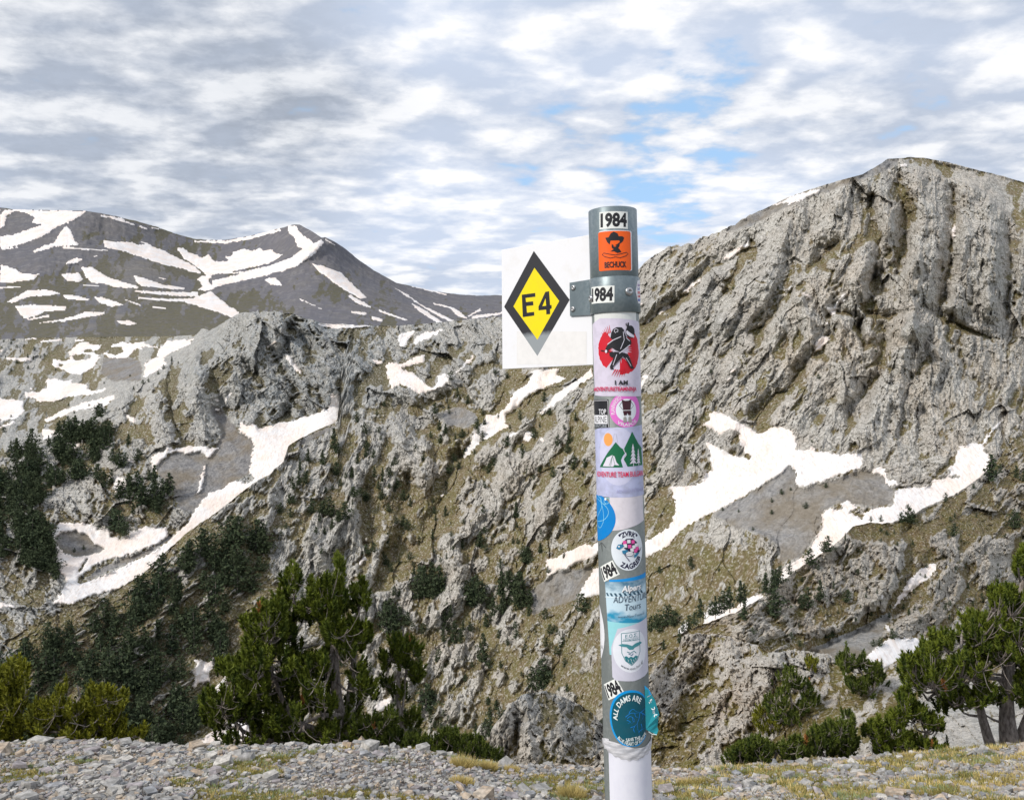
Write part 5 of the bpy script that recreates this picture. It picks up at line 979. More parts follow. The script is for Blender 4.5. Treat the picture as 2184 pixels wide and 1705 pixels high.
def fill_poly(zf, sheet, poly, n, h0, h1, label, group, sc, seed):
    r_ = random.Random(seed); P_ = [(a, b) for a, b in poly]; x0, x1 = min(a for a, b in P_), max(a for a, b in P_); y0, y1 = min(b for a, b in P_), max(b for a, b in P_); k = 0
    arr = np.array(zf(*P_))
    while k < n:
        (u, v), = zf((r_.uniform(x0, x1), r_.uniform(y0, y1)))
        if (abs(u - 434) < 34 and 1405 < v < 1530) or (120 < u < 205 and 1262 < v < 1340): continue
        if inpoly(np.array([u]), np.array([v]), arr)[0] and float(perlin(np.array([u / 40.]), np.array([v / 34.]), 6)[0]) > .02 + r_.uniform(-.12, .12):
            TR.append((sheet, u, v, r_.uniform(h0, h1) * sc, label, group, None)); k += 1
G1 = 'dark pines massed on the shaded left slope'
fill_poly(ZB, GC, [(-200,900),(120,820),(250,760),(330,700),(420,600),(500,570),(560,620),(600,700),(560,800),(520,900),(540,1000),(430,960),(330,1000),(200,1090),(230,1200),(300,1400),(350,1480),(300,1500),(200,1440),(100,1450),(-200,1480)], 360, 50, 115, 'dark pine in the dense forest on the shaded left slope', G1, .396, 2)
fill_poly(lambda *p: [tuple(q) for q in p], LM, [(0,1415),(120,1360),(260,1300),(400,1192),(500,1125),(545,1110),(570,1180),(550,1260),(480,1290),(510,1400),(440,1500),(400,1610),(-150,1620),(-150,1440)], 290, 24, 66, 'dark pine in the broken forest below the snowy gully', 'dark pines below the snowy gully', 1, 4)
fill_poly(lambda *p: [tuple(q) for q in p], LM, [(560,1130),(740,930),(900,860),(1100,830),(1260,900),(1270,1180),(1120,1250),(1250,1400),(1230,1560),(900,1600),(600,1300)], 230, 9, 24, 'small dark shrub dotted over the central slope', 'pines scattered over the central slope', 1, 9)
fill_poly(ZG, RS, [(700,1200),(1000,960),(1300,820),(1700,700),(2100,500),(2184,900),(1900,1300),(1300,1330),(800,1390)], 90, 10, 34, 'small dark shrub on the turf of the spur', 'pines on the flank of the spur', .3817, 10)
def where(lab, u, v, k, grp):
    """name what a forest tree looks like and stands beside"""
    shape = ['slim spire shaped', 'narrow', 'pointed', 'broad', 'wide bushy'][k]
    if grp == G1:
        z = 'at the left edge of the view' if u < 30 else 'on the upper ridge below the long snow streak' if v < 960 and u > 120 else 'bordering the round snowy basin' if u > 75 and v > 1060 else 'above the snowy basin' if u > 110 else 'deep in the shaded left forest'
        return 'dark %s pine %s' % (shape, z)
    if grp == 'dark pines below the snowy gully':
        z = 'beside the snowy gully' if v < 1372 - .48 * u + 25 else 'at the left edge below the gully' if u < 60 else 'low down behind the yellow-green pines' if v > 1480 and u < 330 else 'by the small leaf shaped snow patch' if abs(u - 430) < 60 and v > 1380 else 'in the middle of the broken forest' if u < 380 else 'on the right fringe of the broken forest'
        return 'dark %s pine %s' % (shape, z)
    return lab.replace('dark pine', 'dark %s pine' % shape, 1)
TR.sort(key=lambda a: -a[3])
TROOT = []
rest_v = []; rest_t = []
for i, (sh, u, v, h, lab, grp, shp) in enumerate(TR):
    S = SHEETS[sh]; Yt = S.depth(u, v); p = at(u, v, Yt); H = h * Yt / F; k = shp if shp is not None else rt.choice((1, 2, 3, 3, 4, 4)); 
    if shp == 4: H *= 1.0
    yaw = rt.uniform(0, 6.28); wsc = rt.uniform(.85, 1.3)
    if i < 300:
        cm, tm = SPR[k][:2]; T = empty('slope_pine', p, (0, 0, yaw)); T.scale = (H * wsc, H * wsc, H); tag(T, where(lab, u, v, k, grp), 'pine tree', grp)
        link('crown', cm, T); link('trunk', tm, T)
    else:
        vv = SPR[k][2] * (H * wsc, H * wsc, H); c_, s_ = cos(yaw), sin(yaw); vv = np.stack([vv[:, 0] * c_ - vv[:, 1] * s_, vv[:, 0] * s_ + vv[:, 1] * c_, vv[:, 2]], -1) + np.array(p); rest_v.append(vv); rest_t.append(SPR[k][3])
if rest_v:
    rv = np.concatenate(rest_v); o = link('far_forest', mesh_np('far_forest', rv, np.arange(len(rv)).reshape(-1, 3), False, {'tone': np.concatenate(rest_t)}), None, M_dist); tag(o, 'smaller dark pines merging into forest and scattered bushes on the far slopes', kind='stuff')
# ---------------------------------------------------------------- the waymark post
PXM = 1.509 / F                                       # metres per picture unit on the near side of the post
RP = 51.4 * PXM                                       # radius of the post
axis_x = (1317.2 - CX) / F * 1.55
lean = math.atan(0.0272)
post_root = empty('waymark_post'); post_root.rotation_euler = (0, -lean, 0)
zb = float(ground_z(axis_x, 1.55)) - .08
post_root.location = (axis_x - zb * math.tan(lean), 1.55, zb)
tag(post_root, 'grey metal waymark post covered in stickers, carrying a white plate with a yellow diamond', 'signpost')
H0 = -zb / cos(lean)                                  # height along the post of the level v = CY
FR = math.atan2(-axis_x, -1.55)                       # heading from the post to the eye
fdx, fdy = -axis_x / math.hypot(axis_x, 1.55), -1.55 / math.hypot(axis_x, 1.55)
rdx, rdy = -fdy, fdx                                  # to the right as seen from the eye
def ax_u(v): return 1306 + (v - 440) * 0.0272
def hh(v): return H0 + (CY - v) * PXM / cos(lean)
def S(u, v):
    """picture position on the near side -> arc position s (in picture units) and v"""
    d = max(-50.6, min(50.6, u - ax_u(v))); return (51.4 * math.asin(d / 51.4), v)
def cyl(s, v, lift):
    th = s / 51.4; r = RP + lift
    return (r * (math.sin(th) * rdx + math.cos(th) * fdx), r * (math.sin(th) * rdy + math.cos(th) * fdy), hh(v))
_flat = {}
def ink(c, rough=.45, noise=0.0, name=None):
    key = (tuple(round(x, 3) for x in c), rough, noise)
    if key not in _flat:
        m, k, b = new_mat(name or 'print_%02x%02x%02x' % tuple(int(min(1, x) * 255) for x in c)); b.inputs['Roughness'].default_value = rough; b.inputs['Specular IOR Level'].default_value = .3
        P = k.new('ShaderNodeTexCoord').outputs['Object']; n = k.noise(P, 70, 4, .6)
        k.put(b.inputs['Base Color'], k.mix(k.map(n, .42, .68, 0, .13 + noise), tuple(c), tuple(x * .55 + .06 for x in c)))
        _flat[key] = m
    return _flat[key]
WHITE = (0.80, 0.81, 0.85); BLACK = (0.018, 0.018, 0.022)
def make_mesh(name, vl, fl, mats, mi):
    me = bpy.data.meshes.new(name); me.from_pydata(vl, [], fl)
    for m in mats: me.materials.append(m)
    me.polygons.foreach_set('material_index', mi); 
    return me
class Art:
    """flat print laid round the post: shapes are drawn as (s, v) outlines in arc units, later shapes on top"""
    def __init__(s, lift): s.base = lift; s.lay = 0; s.items = []
    def poly(s, pts, col, hole=None):
        bm = bmesh.new(); loops = [pts] + ([hole] if hole else [])
        ed = []
        for lp in loops:
            vs = [bm.verts.new((p[0], p[1], 0)) for p in lp]
            ed += [bm.edges.new((vs[i], vs[(i + 1) % len(vs)])) for i in range(len(vs))]
        bmesh.ops.triangle_fill(bm, use_beauty=True, use_dissolve=False, edges=ed)
        s.add(bm, col); return s
    def rect(s, x0, y0, x1, y1, col, rot=0, r=0):
        cx, cy = (x0 + x1) / 2, (y0 + y1) / 2; w, h = (x1 - x0) / 2, (y1 - y0) / 2; P_ = []
        if r:
            for sx, sy, a0 in ((1, 1, 0), (-1, 1, 90), (-1, -1, 180), (1, -1, 270)):
                for a in (0, 30, 60, 90): P_.append((sx * (w - r) + r * cos(radians(a0 + a)), sy * (h - r) + r * sin(radians(a0 + a))))
        else: P_ = [(-w, -h), (w, -h), (w, h), (-w, h)]
        c_, q_ = cos(radians(rot)), sin(radians(rot))
        return s.poly([(cx + x * c_ - y * q_, cy + x * q_ + y * c_) for x, y in P_], col)
    def ell(s, cx, cy, rx, ry, col, a0=0, a1=360, n=40, hole=None):
        P_ = [(cx + rx * cos(radians(a0 + (a1 - a0) * i / n)), cy + ry * sin(radians(a0 + (a1 - a0) * i / n))) for i in range(n if a1 - a0 == 360 else n + 1)]
        h = [(cx + hole * rx * cos(2 * pi * i / n), cy + hole * ry * sin(2 * pi * i / n)) for i in range(n)] if hole else None
        return s.poly(P_, col, h)
    def line(s, pts, w, col, taper=False):
        p = np.array(pts, float); t = np.gradient(p, axis=0); t /= np.linalg.norm(t, axis=1)[:, None] + 1e-9; n = np.stack([-t[:, 1], t[:, 0]], 1)
        ww = (np.linspace(1, .15, len(p)) if taper else np.ones(len(p))) * w / 2
        bm = bmesh.new(); a = [bm.verts.new((*q, 0)) for q in p + n * ww[:, None]]; b = [bm.verts.new((*q, 0)) for q in p - n * ww[:, None]]
        for i in range(len(p) - 1): bm.faces.new((a[i], a[i + 1], b[i + 1], b[i]))
        bmesh.ops.triangulate(bm, faces=bm.faces); s.add(bm, col); return s
    def text(s, txt, cx, cy, h, col, w=None, rot=0, bold=.02, arc=None, shear=0, extra=1.0, warp=None):
        """cx, cy: centre. arc=(radius x, radius y, centre angle deg, inward) lays it round an ellipse centred on cx, cy"""
        cu = bpy.data.curves.new('lettering', 'FONT'); cu.body = txt; cu.size = 1; cu.offset = bold; cu.shear = shear; cu.resolution_u = 3; cu.space_character = extra
        o = bpy.data.objects.new('lettering', cu); COL.objects.link(o); bpy.context.view_layer.update()
        dg = bpy.context.evaluated_depsgraph_get(); me = bpy.data.meshes.new_from_object(o.evaluated_get(dg)); 
        bm = bmesh.new(); bm.from_mesh(me); bpy.data.objects.remove(o); bpy.data.curves.remove(cu); bpy.data.meshes.remove(me)
        if not bm.verts: return s
        xs = [q.co.x for q in bm.verts]; ys = [q.co.y for q in bm.verts]; x0, x1, y0, y1 = min(xs), max(xs), min(ys), max(ys)
        ky = h / (y1 - y0); kx = (w / (x1 - x0)) if w else ky
        for q in bm.verts: q.co.x = (q.co.x - (x0 + x1) / 2) * kx; q.co.y = (q.co.y - (y0 + y1) / 2) * ky
        if arc:
            rx, ry, mid, inward = arc
            sl = [min(xs) * 0 + (-(x1 - x0) * kx / 2) + i * 1.6 for i in range(1, int((x1 - x0) * kx / 1.6))]
            for c in sl:
                g = bm.verts[:] + bm.edges[:] + bm.faces[:]; bmesh.ops.bisect_plane(bm, geom=g, plane_co=(c, 0, 0), plane_no=(1, 0, 0))
            R_ = (rx + ry) / 2
            for q in bm.verts:
                a = radians(mid) + (q.co.x / R_) * (-1 if inward else 1)
                k_ = (1 - q.co.y / R_) if inward else (1 + q.co.y / R_)
                q.co.x, q.co.y = cx + rx * k_ * cos(a), cy + ry * k_ * sin(a)
        else:
            c_, q_ = cos(radians(rot)), sin(radians(rot))
            for q in bm.verts:
                x, y = q.co.x, -q.co.y; q.co.x, q.co.y = cx + x * c_ - y * q_, cy + x * q_ + y * c_
        if warp:
            for q in bm.verts: q.co.x, q.co.y = warp(q.co.x, q.co.y)
        s.add(bm, col); return s
    def add(s, bm, col): s.items.append((bm, col, s.lay)); s.lay += 1
    def build(s, name, parent, mapf=None, slice_=3.0, clip=None, step=.00006):
        vl, fl, mi, mats = [], [], [], []
        for bm, col, lay in s.items:
            if clip:
                for co, no in clip:
                    g = bm.verts[:] + bm.edges[:] + bm.faces[:]; bmesh.ops.bisect_plane(bm, geom=g, plane_co=(co[0], co[1], 0), plane_no=(no[0], no[1], 0), clear_outer=True)
            if not bm.faces: bm.free(); continue
            if mapf is None:
                xs = [q.co.x for q in bm.verts]; c = math.floor(min(xs) / slice_) * slice_ + slice_
                while c < max(xs):
                    g = bm.verts[:] + bm.edges[:] + bm.faces[:]; bmesh.ops.bisect_plane(bm, geom=g, plane_co=(c, 0, 0), plane_no=(1, 0, 0)); c += slice_
            mt = col if not isinstance(col, tuple) else ink(col)
            if mt not in mats: mats.append(mt)
            k = mats.index(mt); off = len(vl); lift = s.base + lay * step
            for i, q in enumerate(bm.verts): q.index = i; vl.append(mapf(q.co.x, q.co.y, lift) if mapf else cyl(q.co.x, q.co.y, lift))
            for f in bm.faces: fl.append([off + q.index for q in f.verts]); mi.append(k)
            bm.free()
        me = make_mesh(name, vl, fl, mats, mi); 
        return link(name, me, parent)
# ---- tube
def galv(name, ca, cb, rough=.42, metal=.55):
    m, k, b = new_mat(name); P = k.new('ShaderNodeTexCoord').outputs['Object']
    n = k.noise(P, 160, 3, .6); n2 = k.noise(k.mapping(P, scale=(1, 1, .15)), 30, 4, .6)
    k.put(b.inputs['Base Color'], k.mix(k.map(n2, .35, .65), k.mix(k.map(n, .4, .6), ca, cb), tuple(x * .85 for x in ca)))
    b.inputs['Metallic'].default_value = metal; k.put(b.inputs['Roughness'], k.map(n2, .3, .7, rough - .08, rough + .12)); return m
M_post = galv('weathered_zinc', (0.20, 0.225, 0.22), (0.26, 0.285, 0.28), .5, .25)
M_sleeve = galv('grey_sleeve_metal', (0.17, 0.215, 0.235), (0.24, 0.285, 0.30), .38, .45)
def ring_wall(name, r0, r1, za, zb_, parent, mat, seg=96, inner=True, wob=0):
    """closed tube with rolled rims"""
    prof = [(r0, za), (r1 - .0006, za), (r1, za + .0008), (r1, zb_ - .0008), (r1 - .0006, zb_), (r0, zb_)]
    vl = [(r * cos(2 * pi * i / seg), r * sin(2 * pi * i / seg), z) for r, z in prof for i in range(seg)]
    n = len(prof); fl = [(j * seg + i, j * seg + (i + 1) % seg, ((j + 1) % n) * seg + (i + 1) % seg, ((j + 1) % n) * seg + i) for j in range(n) for i in range(seg)]
    return link(name, mesh_np(name, vl, fl, True), parent, mat)
pole = ring_wall('tube', RP - .004, RP, 0, hh(592), post_root, M_post)
sleeve = ring_wall('sleeve', RP + .0002, RP + .0011, hh(602), hh(439), post_root, M_sleeve)
RCOL = RP + .0030
collar = ring_wall('clamp_collar', RP + .0012, RCOL, hh(665), hh(588), post_root, M_sleeve)
link('cap_lip', ring_wall('lip', RP - .003, RP + .0002, hh(443), hh(440), None, M_sleeve).data, sleeve)
bpy.data.objects.remove(bpy.data.objects['lip'])
def bolt(parent, s_, v_, r=.0075, lift=None, col=None, rr=None):
    th = s_ / 51.4; L_ = (RCOL if lift is None else lift)
    prof = [(1, 0), (1, .25), (.92, .42), (.72, .55), (.50, .60), (.46, .60), (.42, .38), (0.0, .36)]; seg = 20
    nx, ny = math.sin(th) * rdx + math.cos(th) * fdx, math.sin(th) * rdy + math.cos(th) * fdy; c = np.array([L_ * nx, L_ * ny, hh(v_)]); N_ = np.array([nx, ny, 0]); A_ = np.array([-ny, nx, 0]); B_ = np.array([0, 0, 1.0])
    vl = [c + r * (p * cos(2 * pi * i / seg) * A_ + p * sin(2 * pi * i / seg) * B_) + N_ * (h * r + 0.0) for p, h in prof for i in range(seg)]
    n = len(prof); fl = [(j * seg + i, j * seg + (i + 1) % seg, (j + 1) * seg + (i + 1) % seg, (j + 1) * seg + i) for j in range(n - 1) for i in range(seg)]
    return link('bolt', mesh_np('bolt', vl, fl, True), parent, M_bolt)
M_bolt = galv('bolt_steel', (0.42, 0.43, 0.44), (0.52, 0.53, 0.54), .3, .8)
bolt(collar, S(1339, 622)[0], 622, .0075); 
bolt(collar, -60, 631, .0065)
# ---- plate
def plate_px(u, v):                                   # plane of the plate: runs from the post to the left and away from the eye
    X0 = axis_x - 0.035; Y0 = 1.555; nx = -math.sin(radians(20)); 
    a = radians(42)                                   # the plate turns away by this much
    kx, ky = -cos(a), math.sin(a); rx, ry, rz = (u - CX) / F, 1.0, (CY - v) / F
    # ray (rx, 1, rz) * t meets (X0, Y0) + q (kx, ky)
    t = (X0 * ky - Y0 * kx) / (rx * ky - ry * kx); return Vector((rx * t, ry * t, rz * t))
inv = (Matrix.Translation(post_root.location) @ post_root.rotation_euler.to_matrix().to_4x4()).inverted()
pa, pb, pc, pd = [inv @ plate_px(*q) for q in ((1068.3, 533), (1254, 501.5), (1263.5, 782.3), (1074.5, 786.8))]
ex = (pb - pa).normalized(); nrm_ = ex.cross(pd - pa).normalized()
if nrm_.dot(inv.to_3x3() @ Vector((0, -1, 0))) < 0: nrm_ = -nrm_
ez = nrm_.cross(ex).normalized(); ez = ez if ez.z > 0 else -ez
# true rectangle through the far edge
Hp = ((pd - pa).length + 0) ; org = (pa + pd) / 2 
Wp = (pb - pa).length + .03
def pl(u, v, lift=0):
    p = inv @ plate_px(u, v); return p + nrm_ * lift
def plm(x, y, lift): return tuple(pl(x, y, lift))
corners = [org - ez * Hp / 2, org + ex * Wp - ez * Hp / 2, org + ex * Wp + ez * Hp / 2, org + ez * Hp / 2]
m_plate, k, b = new_mat('white_enamel_plate'); P = k.new('ShaderNodeTexCoord').outputs['Object']; n = k.noise(P, 18, 5, .65); n2 = k.noise(P, 120, 3, .6)
k.put(b.inputs['Base Color'], k.mix(k.map(n, .56, .74, 0, .35), (0.80, 0.81, 0.84), (0.66, 0.62, 0.55))); b.inputs['Roughness'].default_value = .35
bmp = bmesh.new(); vv = [bmp.verts.new(c + nrm_ * z_) for z_ in (-.0015, .0015) for c in corners]
for f_ in ((3, 2, 1, 0), (4, 5, 6, 7), (0, 1, 5, 4), (1, 2, 6, 5), (2, 3, 7, 6), (3, 0, 4, 7)): bmp.faces.new([vv[i] for i in f_])
bmesh.ops.recalc_face_normals(bmp, faces=bmp.faces); bmesh.ops.bevel(bmp, geom=bmp.edges[:], offset=.0006, segments=2, affect='EDGES')
me = bpy.data.meshes.new('plate'); bmp.to_mesh(me); bmp.free(); plate = link('plate', me, post_root, m_plate)
Z1 = lambda x, y: (x * .2699 + 1043.5, y * .2699 + 399.0)
YEL = (0.86, 0.70, 0.004)
m_worn, k, b = new_mat('worn_black_print'); P = k.new('ShaderNodeTexCoord').outputs['Object']; n = k.noise(P, 150, 5, .7); sep = k.new('ShaderNodeSeparateXYZ'); k.put(sep.inputs[0], P)
zt_ = pl(*Z1(385, 1150)).z
wear = k.math('ADD', k.map(sep.outputs[2], zt_ - .012, zt_ + .010, .78, -.35), k.math('MULTIPLY', k.math('SUBTRACT', n, .5), .55))
k.put(b.inputs['Base Color'], k.mix(k.map(wear, .0, .5, 0, 1), (0.018, 0.018, 0.022), (0.28, 0.31, 0.33))); b.inputs['Roughness'].default_value = .5
D_ = Art(.0017)
D_.rect(*Z1(222, 1140), *Z1(775, 1400), ink((0.79, 0.785, 0.78), .4, .04))
D_.poly([Z1(*q) for q in ((357, 505), (640, 890), (385, 1333), (122, 945))], m_worn)
D_.poly([Z1(*q) for q in ((362, 638), (558, 900), (385, 1205), (196, 942))], YEL)
D_.poly([Z1(*q) for q in ((262, 850), (368, 836), (370, 866), (292, 876), (296, 908), (352, 902), (354, 934), (299, 940), (303, 992), (360, 985), (361, 1015), (270, 1027))], BLACK)
D_.poly([Z1(*q) for q in ((448, 828), (478, 822), (486, 932), (498, 931), (498, 960), (486, 962), (486, 1003), (456, 1006), (455, 968), (395, 974), (394, 944))], BLACK, [Z1(*q) for q in ((450, 878), (424, 941), (455, 937))])
D_.build('diamond_emblem', plate, plm)
# bracket strap with rivets
br = [pl(*Z1(*q), .002) for q in ((652, 1020), (830, 1010), (830, 728), (648, 757))]
bmp = bmesh.new(); vv = [bmp.verts.new(c + nrm_ * z_) for z_ in (0, .003) for c in br]
for f_ in ((3, 2, 1, 0), (4, 5, 6, 7), (0, 1, 5, 4), (1, 2, 6, 5), (2, 3, 7, 6), (3, 0, 4, 7)): bmp.faces.new([vv[i] for i in f_])
bmesh.ops.recalc_face_normals(bmp, faces=bmp.faces); me = bpy.data.meshes.new('bracket'); bmp.to_mesh(me); bmp.free(); bracket = link('bracket', me, post_root, M_sleeve)
def rivet(c, r):
    prof = [(1, 0), (1, .2), (.8, .42), (.5, .5), (.45, .5), (.4, .3), (0, .3)]; seg = 16
    vl = [c + r * (p * cos(2 * pi * i / seg) * ex + p * sin(2 * pi * i / seg) * ez) + nrm_ * (h * r) for p, h in prof for i in range(seg)]
    n = len(prof); fl = [(j * seg + i, j * seg + (i + 1) % seg, (j + 1) * seg + (i + 1) % seg, (j + 1) * seg + i) for j in range(n - 1) for i in range(seg)]
    link('rivet', mesh_np('rivet', [tuple(q) for q in vl], fl), bracket, M_bolt)
rivet(pl(*Z1(678, 797), .005), .0052); rivet(pl(*Z1(675, 965), .005), .0052)

# ---- stickers
def st(label, art, lift, clip=None, name='sticker'):
    o = art.build(name, post_root, clip=clip); o['label'] = label; return o
GOLD = (0.90, 0.36, 0.10)
OFF_S = .0011 + .0003
def yr(u, v, w, h, rot, lift, label):
    s, v_ = S(u, v); a = Art(lift); a.rect(s - w / 2, v_ - h / 2, s + w / 2, v_ + h / 2, (0.82, 0.85, 0.82), rot); a.text('1984', s, v_, h * .86, BLACK, w * .92, rot, bold=.045); return st(label, a, lift)
yr(1309, 469, 62, 36.5, 1.5, OFF_S, 'small white 1984 sticker at the very top of the sleeve')
yr(1283.5, 626, 57, 36, 2, .0030 + .0003, 'white 1984 sticker on the clamp collar')
# orange sticker: man in a hat
s0, v0 = S(1313, 534); a = Art(OFF_S)
a.rect(s0 - 37, v0 - 43, s0 + 38, v0 + 42, WHITE, 1, 4); OR = (0.93, 0.125, 0.008); a.rect(s0 - 37.5, v0 - 41.5, s0 + 35, v0 + 42, OR, .5, 4)
hx, hy = s0 - 1, v0 - 22
a.poly([(hx - 20, hy - 6), (hx - 13, hy - 7), (hx - 8, hy - 15), (hx - 2, hy - 18), (hx + 6, hy - 14), (hx + 8, hy - 8), (hx + 16, hy - 8), (hx + 20, hy - 5), (hx + 17, hy + 3), (hx + 11, hy + 8), (hx + 9, hy + 1), (hx - 9, hy + 1), (hx - 11, hy + 9), (hx - 16, hy + 4)], BLACK)
a.poly([(hx - 7, hy + 8), (hx - 1, hy + 12), (hx + 5, hy + 8), (hx + 11, hy + 4), (hx + 9, hy + 13), (hx + 5, hy + 20), (hx - 2, hy + 21), (hx - 7, hy + 16)], BLACK)
a.poly([(hx - 4, hy + 12), (hx + 3, hy + 12), (hx + 1, hy + 14), (hx - 2, hy + 14)], OR)
a.poly([(hx - 10, hy + 24), (hx - 4, hy + 20), (hx + 8, hy + 18), (hx + 13, hy + 26), (hx + 4, hy + 28), (hx - 2, hy + 24)], BLACK)
for sx in (1, -1):
    a.line([(hx, hy + 36), (hx + sx * 10, hy + 38), (hx + sx * 22, hy + 34), (hx + sx * 28, hy + 29), (hx + sx * 24, hy + 26), (hx + sx * 10, hy + 30), (hx, hy + 32)], 1.4, BLACK)
a.text('BECHUCK', s0 - 1, v0 + 30, 13, BLACK, 46, 0, bold=.035)
st('orange sticker with a bearded man in a hat above the word BECHUCK', a, 0)
# six sided sticker on the right of the collar
s0 = 62; a = Art(.0033); a.poly([(s0 - 14, 620), (s0 - 6, 597), (s0 + 14, 592), (s0 + 30, 612), (s0 + 22, 645), (s0 - 6, 645)], WHITE)
for i, (y, c) in enumerate(((606, (0.25, 0.1, 0.35)), (614, (0.1, 0.1, 0.4)), (622, (0.6, 0.03, 0.05)), (630, (0.6, 0.03, 0.05)), (638, (0.15, 0.2, 0.5)))):
    a.text(['ZAR', '3:7', '===', '100', '---'][i], s0 + 1, y, 5.2, c, 15, -6, bold=.04)
st('white six sided sticker with small red and blue print at the right of the collar', a, 0)
# ---- below the collar
Z2 = lambda x, y: S(x * .2521 + 1196.9, y * .2521 + 644.5)
Z3 = lambda x, y: S(x * .18 + 1215.3, y * .18 + 1043.4 + 306 - 306)
def Z3(x, y): return S(x * .2932 * .6138 + 1980 * .6138, y * .2932 * .6138 + 1700 * .6138)
def Z4(x, y): return S(x * .3508 * .6138 + 1980 * .6138, y * .3508 * .6138 + 2180 * .6138)
L0 = .0002
a = Art(L0); (x0, y0), (x1, y1) = Z2(278, 60), Z2(635, 150); a.rect(x0, 660, x1, y1 + 6, (0.74, 0.76, 0.74)); st('plain white paper strip under the collar', a, 0)
# red disc and backpacker in black
a = Art(.0006); LAV = ink((0.68, 0.63, 0.76), .3, .22)
pts = [Z2(262, 172), Z2(330, 125), Z2(480, 136)]; a.poly([Z2(264, 170), Z2(330, 126), Z2(500, 138), (60, 684), (72, 690), (72, 845), (50, 846), Z2(480, 792), Z2(360, 790), Z2(285, 780)], LAV)
RED = (0.62, 0.012, 0.03); cx, cy = Z2(485, 395)[0] + 1, Z2(485, 395)[1]
rr = random.Random(4)
def brush(a, a0, a1, r0, r1, cx, cy, col, jag):
    P1 = [(cx + r1 * cos(radians(t)) * rr.uniform(.97, 1.02), cy + r1 * 1.02 * sin(radians(t)) * rr.uniform(.97, 1.02)) for t in np.linspace(a0, a1, 30)]
    P2 = [(cx + (r0 + (jag if i % 2 else 0) * rr.uniform(.3, 1)) * cos(radians(t)), cy + (r0 + (jag if i % 2 else 0) * rr.uniform(.3, 1)) * sin(radians(t))) for i, t in enumerate(np.linspace(a1, a0, 26))]
    a.poly(P1 + P2, col)
brush(a, 128, 232, 14, 50, cx + 2, cy, RED, 12); brush(a, -62, 92, 16, 52, cx + 2, cy + 2, RED, 14)
for i in range(6): t = 218 + i * 5; a.line([(cx + 38 * cos(radians(t)), cy + 40 * sin(radians(t))), (cx + 52 * cos(radians(t + 5)), cy + 56 * sin(radians(t + 5)))], 2.4, RED, True)
for i in range(6): t = 72 + i * 6; a.line([(cx + 40 * cos(radians(t)), cy + 44 * sin(radians(t))), (cx + 50 * cos(radians(t + 8)), cy + 60 * sin(radians(t + 8)))], 2.6, RED, True)
W2 = (0.74, 0.72, 0.82)
def zp(*p): return [Z2(*q) for q in p]
a.poly(zp((425, 255), (440, 225), (470, 210), (510, 212), (530, 235), (510, 290), (440, 318), (418, 300)), BLACK)          # pack
a.line(zp((462, 258), (450, 245), (450, 230), (465, 224), (480, 232), (478, 248), (465, 250)), 1.1, W2)
a.ell(*Z2(582, 250), 11.5, 13.5, BLACK); a.poly(zp((540, 185), (548, 172), (552, 200), (560, 170), (568, 172), (570, 205), (555, 215)), BLACK)      # head with a knot of cloth
a.poly(zp((545, 248), (552, 238), (582, 262), (612, 282), (610, 300), (578, 290), (550, 270)), W2)
a.poly(zp((520, 230), (545, 290), (585, 320), (590, 350), (540, 390), (500, 420), (455, 400), (430, 380), (400, 400), (385, 425), (374, 405), (385, 370), (420, 325), (470, 300), (500, 262)), BLACK)
a.line(zp((395, 352), (440, 318), (505, 290)), 1.5, W2); a.line(zp((522, 250), (530, 320), (500, 395)), 1.2, W2); a.line(zp((545, 300), (575, 330)), 1.2, W2)
a.line(zp((340, 400), (400, 412), (430, 430)), 2.0, BLACK); a.ell(*Z2(432, 438), 5.5, 6, BLACK); a.ell(*Z2(384, 410), 2.4, 3.4, W2)
a.poly(zp((450, 415), (520, 425), (560, 440), (585, 500), (600, 545), (612, 560), (585, 565), (572, 545), (545, 490), (520, 455), (480, 500), (440, 545), (444, 565), (418, 562), (416, 540), (440, 480)), BLACK)
a.line(zp((470, 440), (440, 530)), 1.1, W2); a.line(zp((545, 470), (585, 540)), 1.1, W2); a.line(zp((490, 432), (575, 360)), 1.6, W2)
a.text('I AM', *Z2(508, 679), 10, BLACK, 27, 1.5, bold=.04, extra=1.1)
a.text('#ADVENTURETEAMNINJA', Z2(287, 740)[0] + 52, 830, 11.5, (0.60, 0.015, 0.10), 104, 1.4, bold=.03)
st('large lavender sticker, black masked backpacker on a torn red disc, words I AM', a, 0)
# black alpine sticker
a = Art(L0); x1 = Z2(405, 900)[0]; a.rect(x1 - 60, 850, x1, 912, BLACK, 0, 3); 
a.line([(x1 - 60, 852.5), (x1 - 4, 852.5), (x1 - 2, 854), (x1 - 2, 910)], .9, WHITE)
a.text('TOP', *Z2(347, 921), 11.5, WHITE, 21, 0, bold=.015); a.rect(x1 - 58, 884, x1 - 4, 903, WHITE); a.text('ALPINE', x1 - 27, 893.5, 13.5, BLACK, 42, 0, bold=.0); a.text('ADVENTURE', x1 - 32, 907.5, 5.5, (0.5, 0.55, 0.6), 52, 0, bold=.0)
st('black sticker reading TOP ALPINE ADVENTURE at the left side', a, 0)
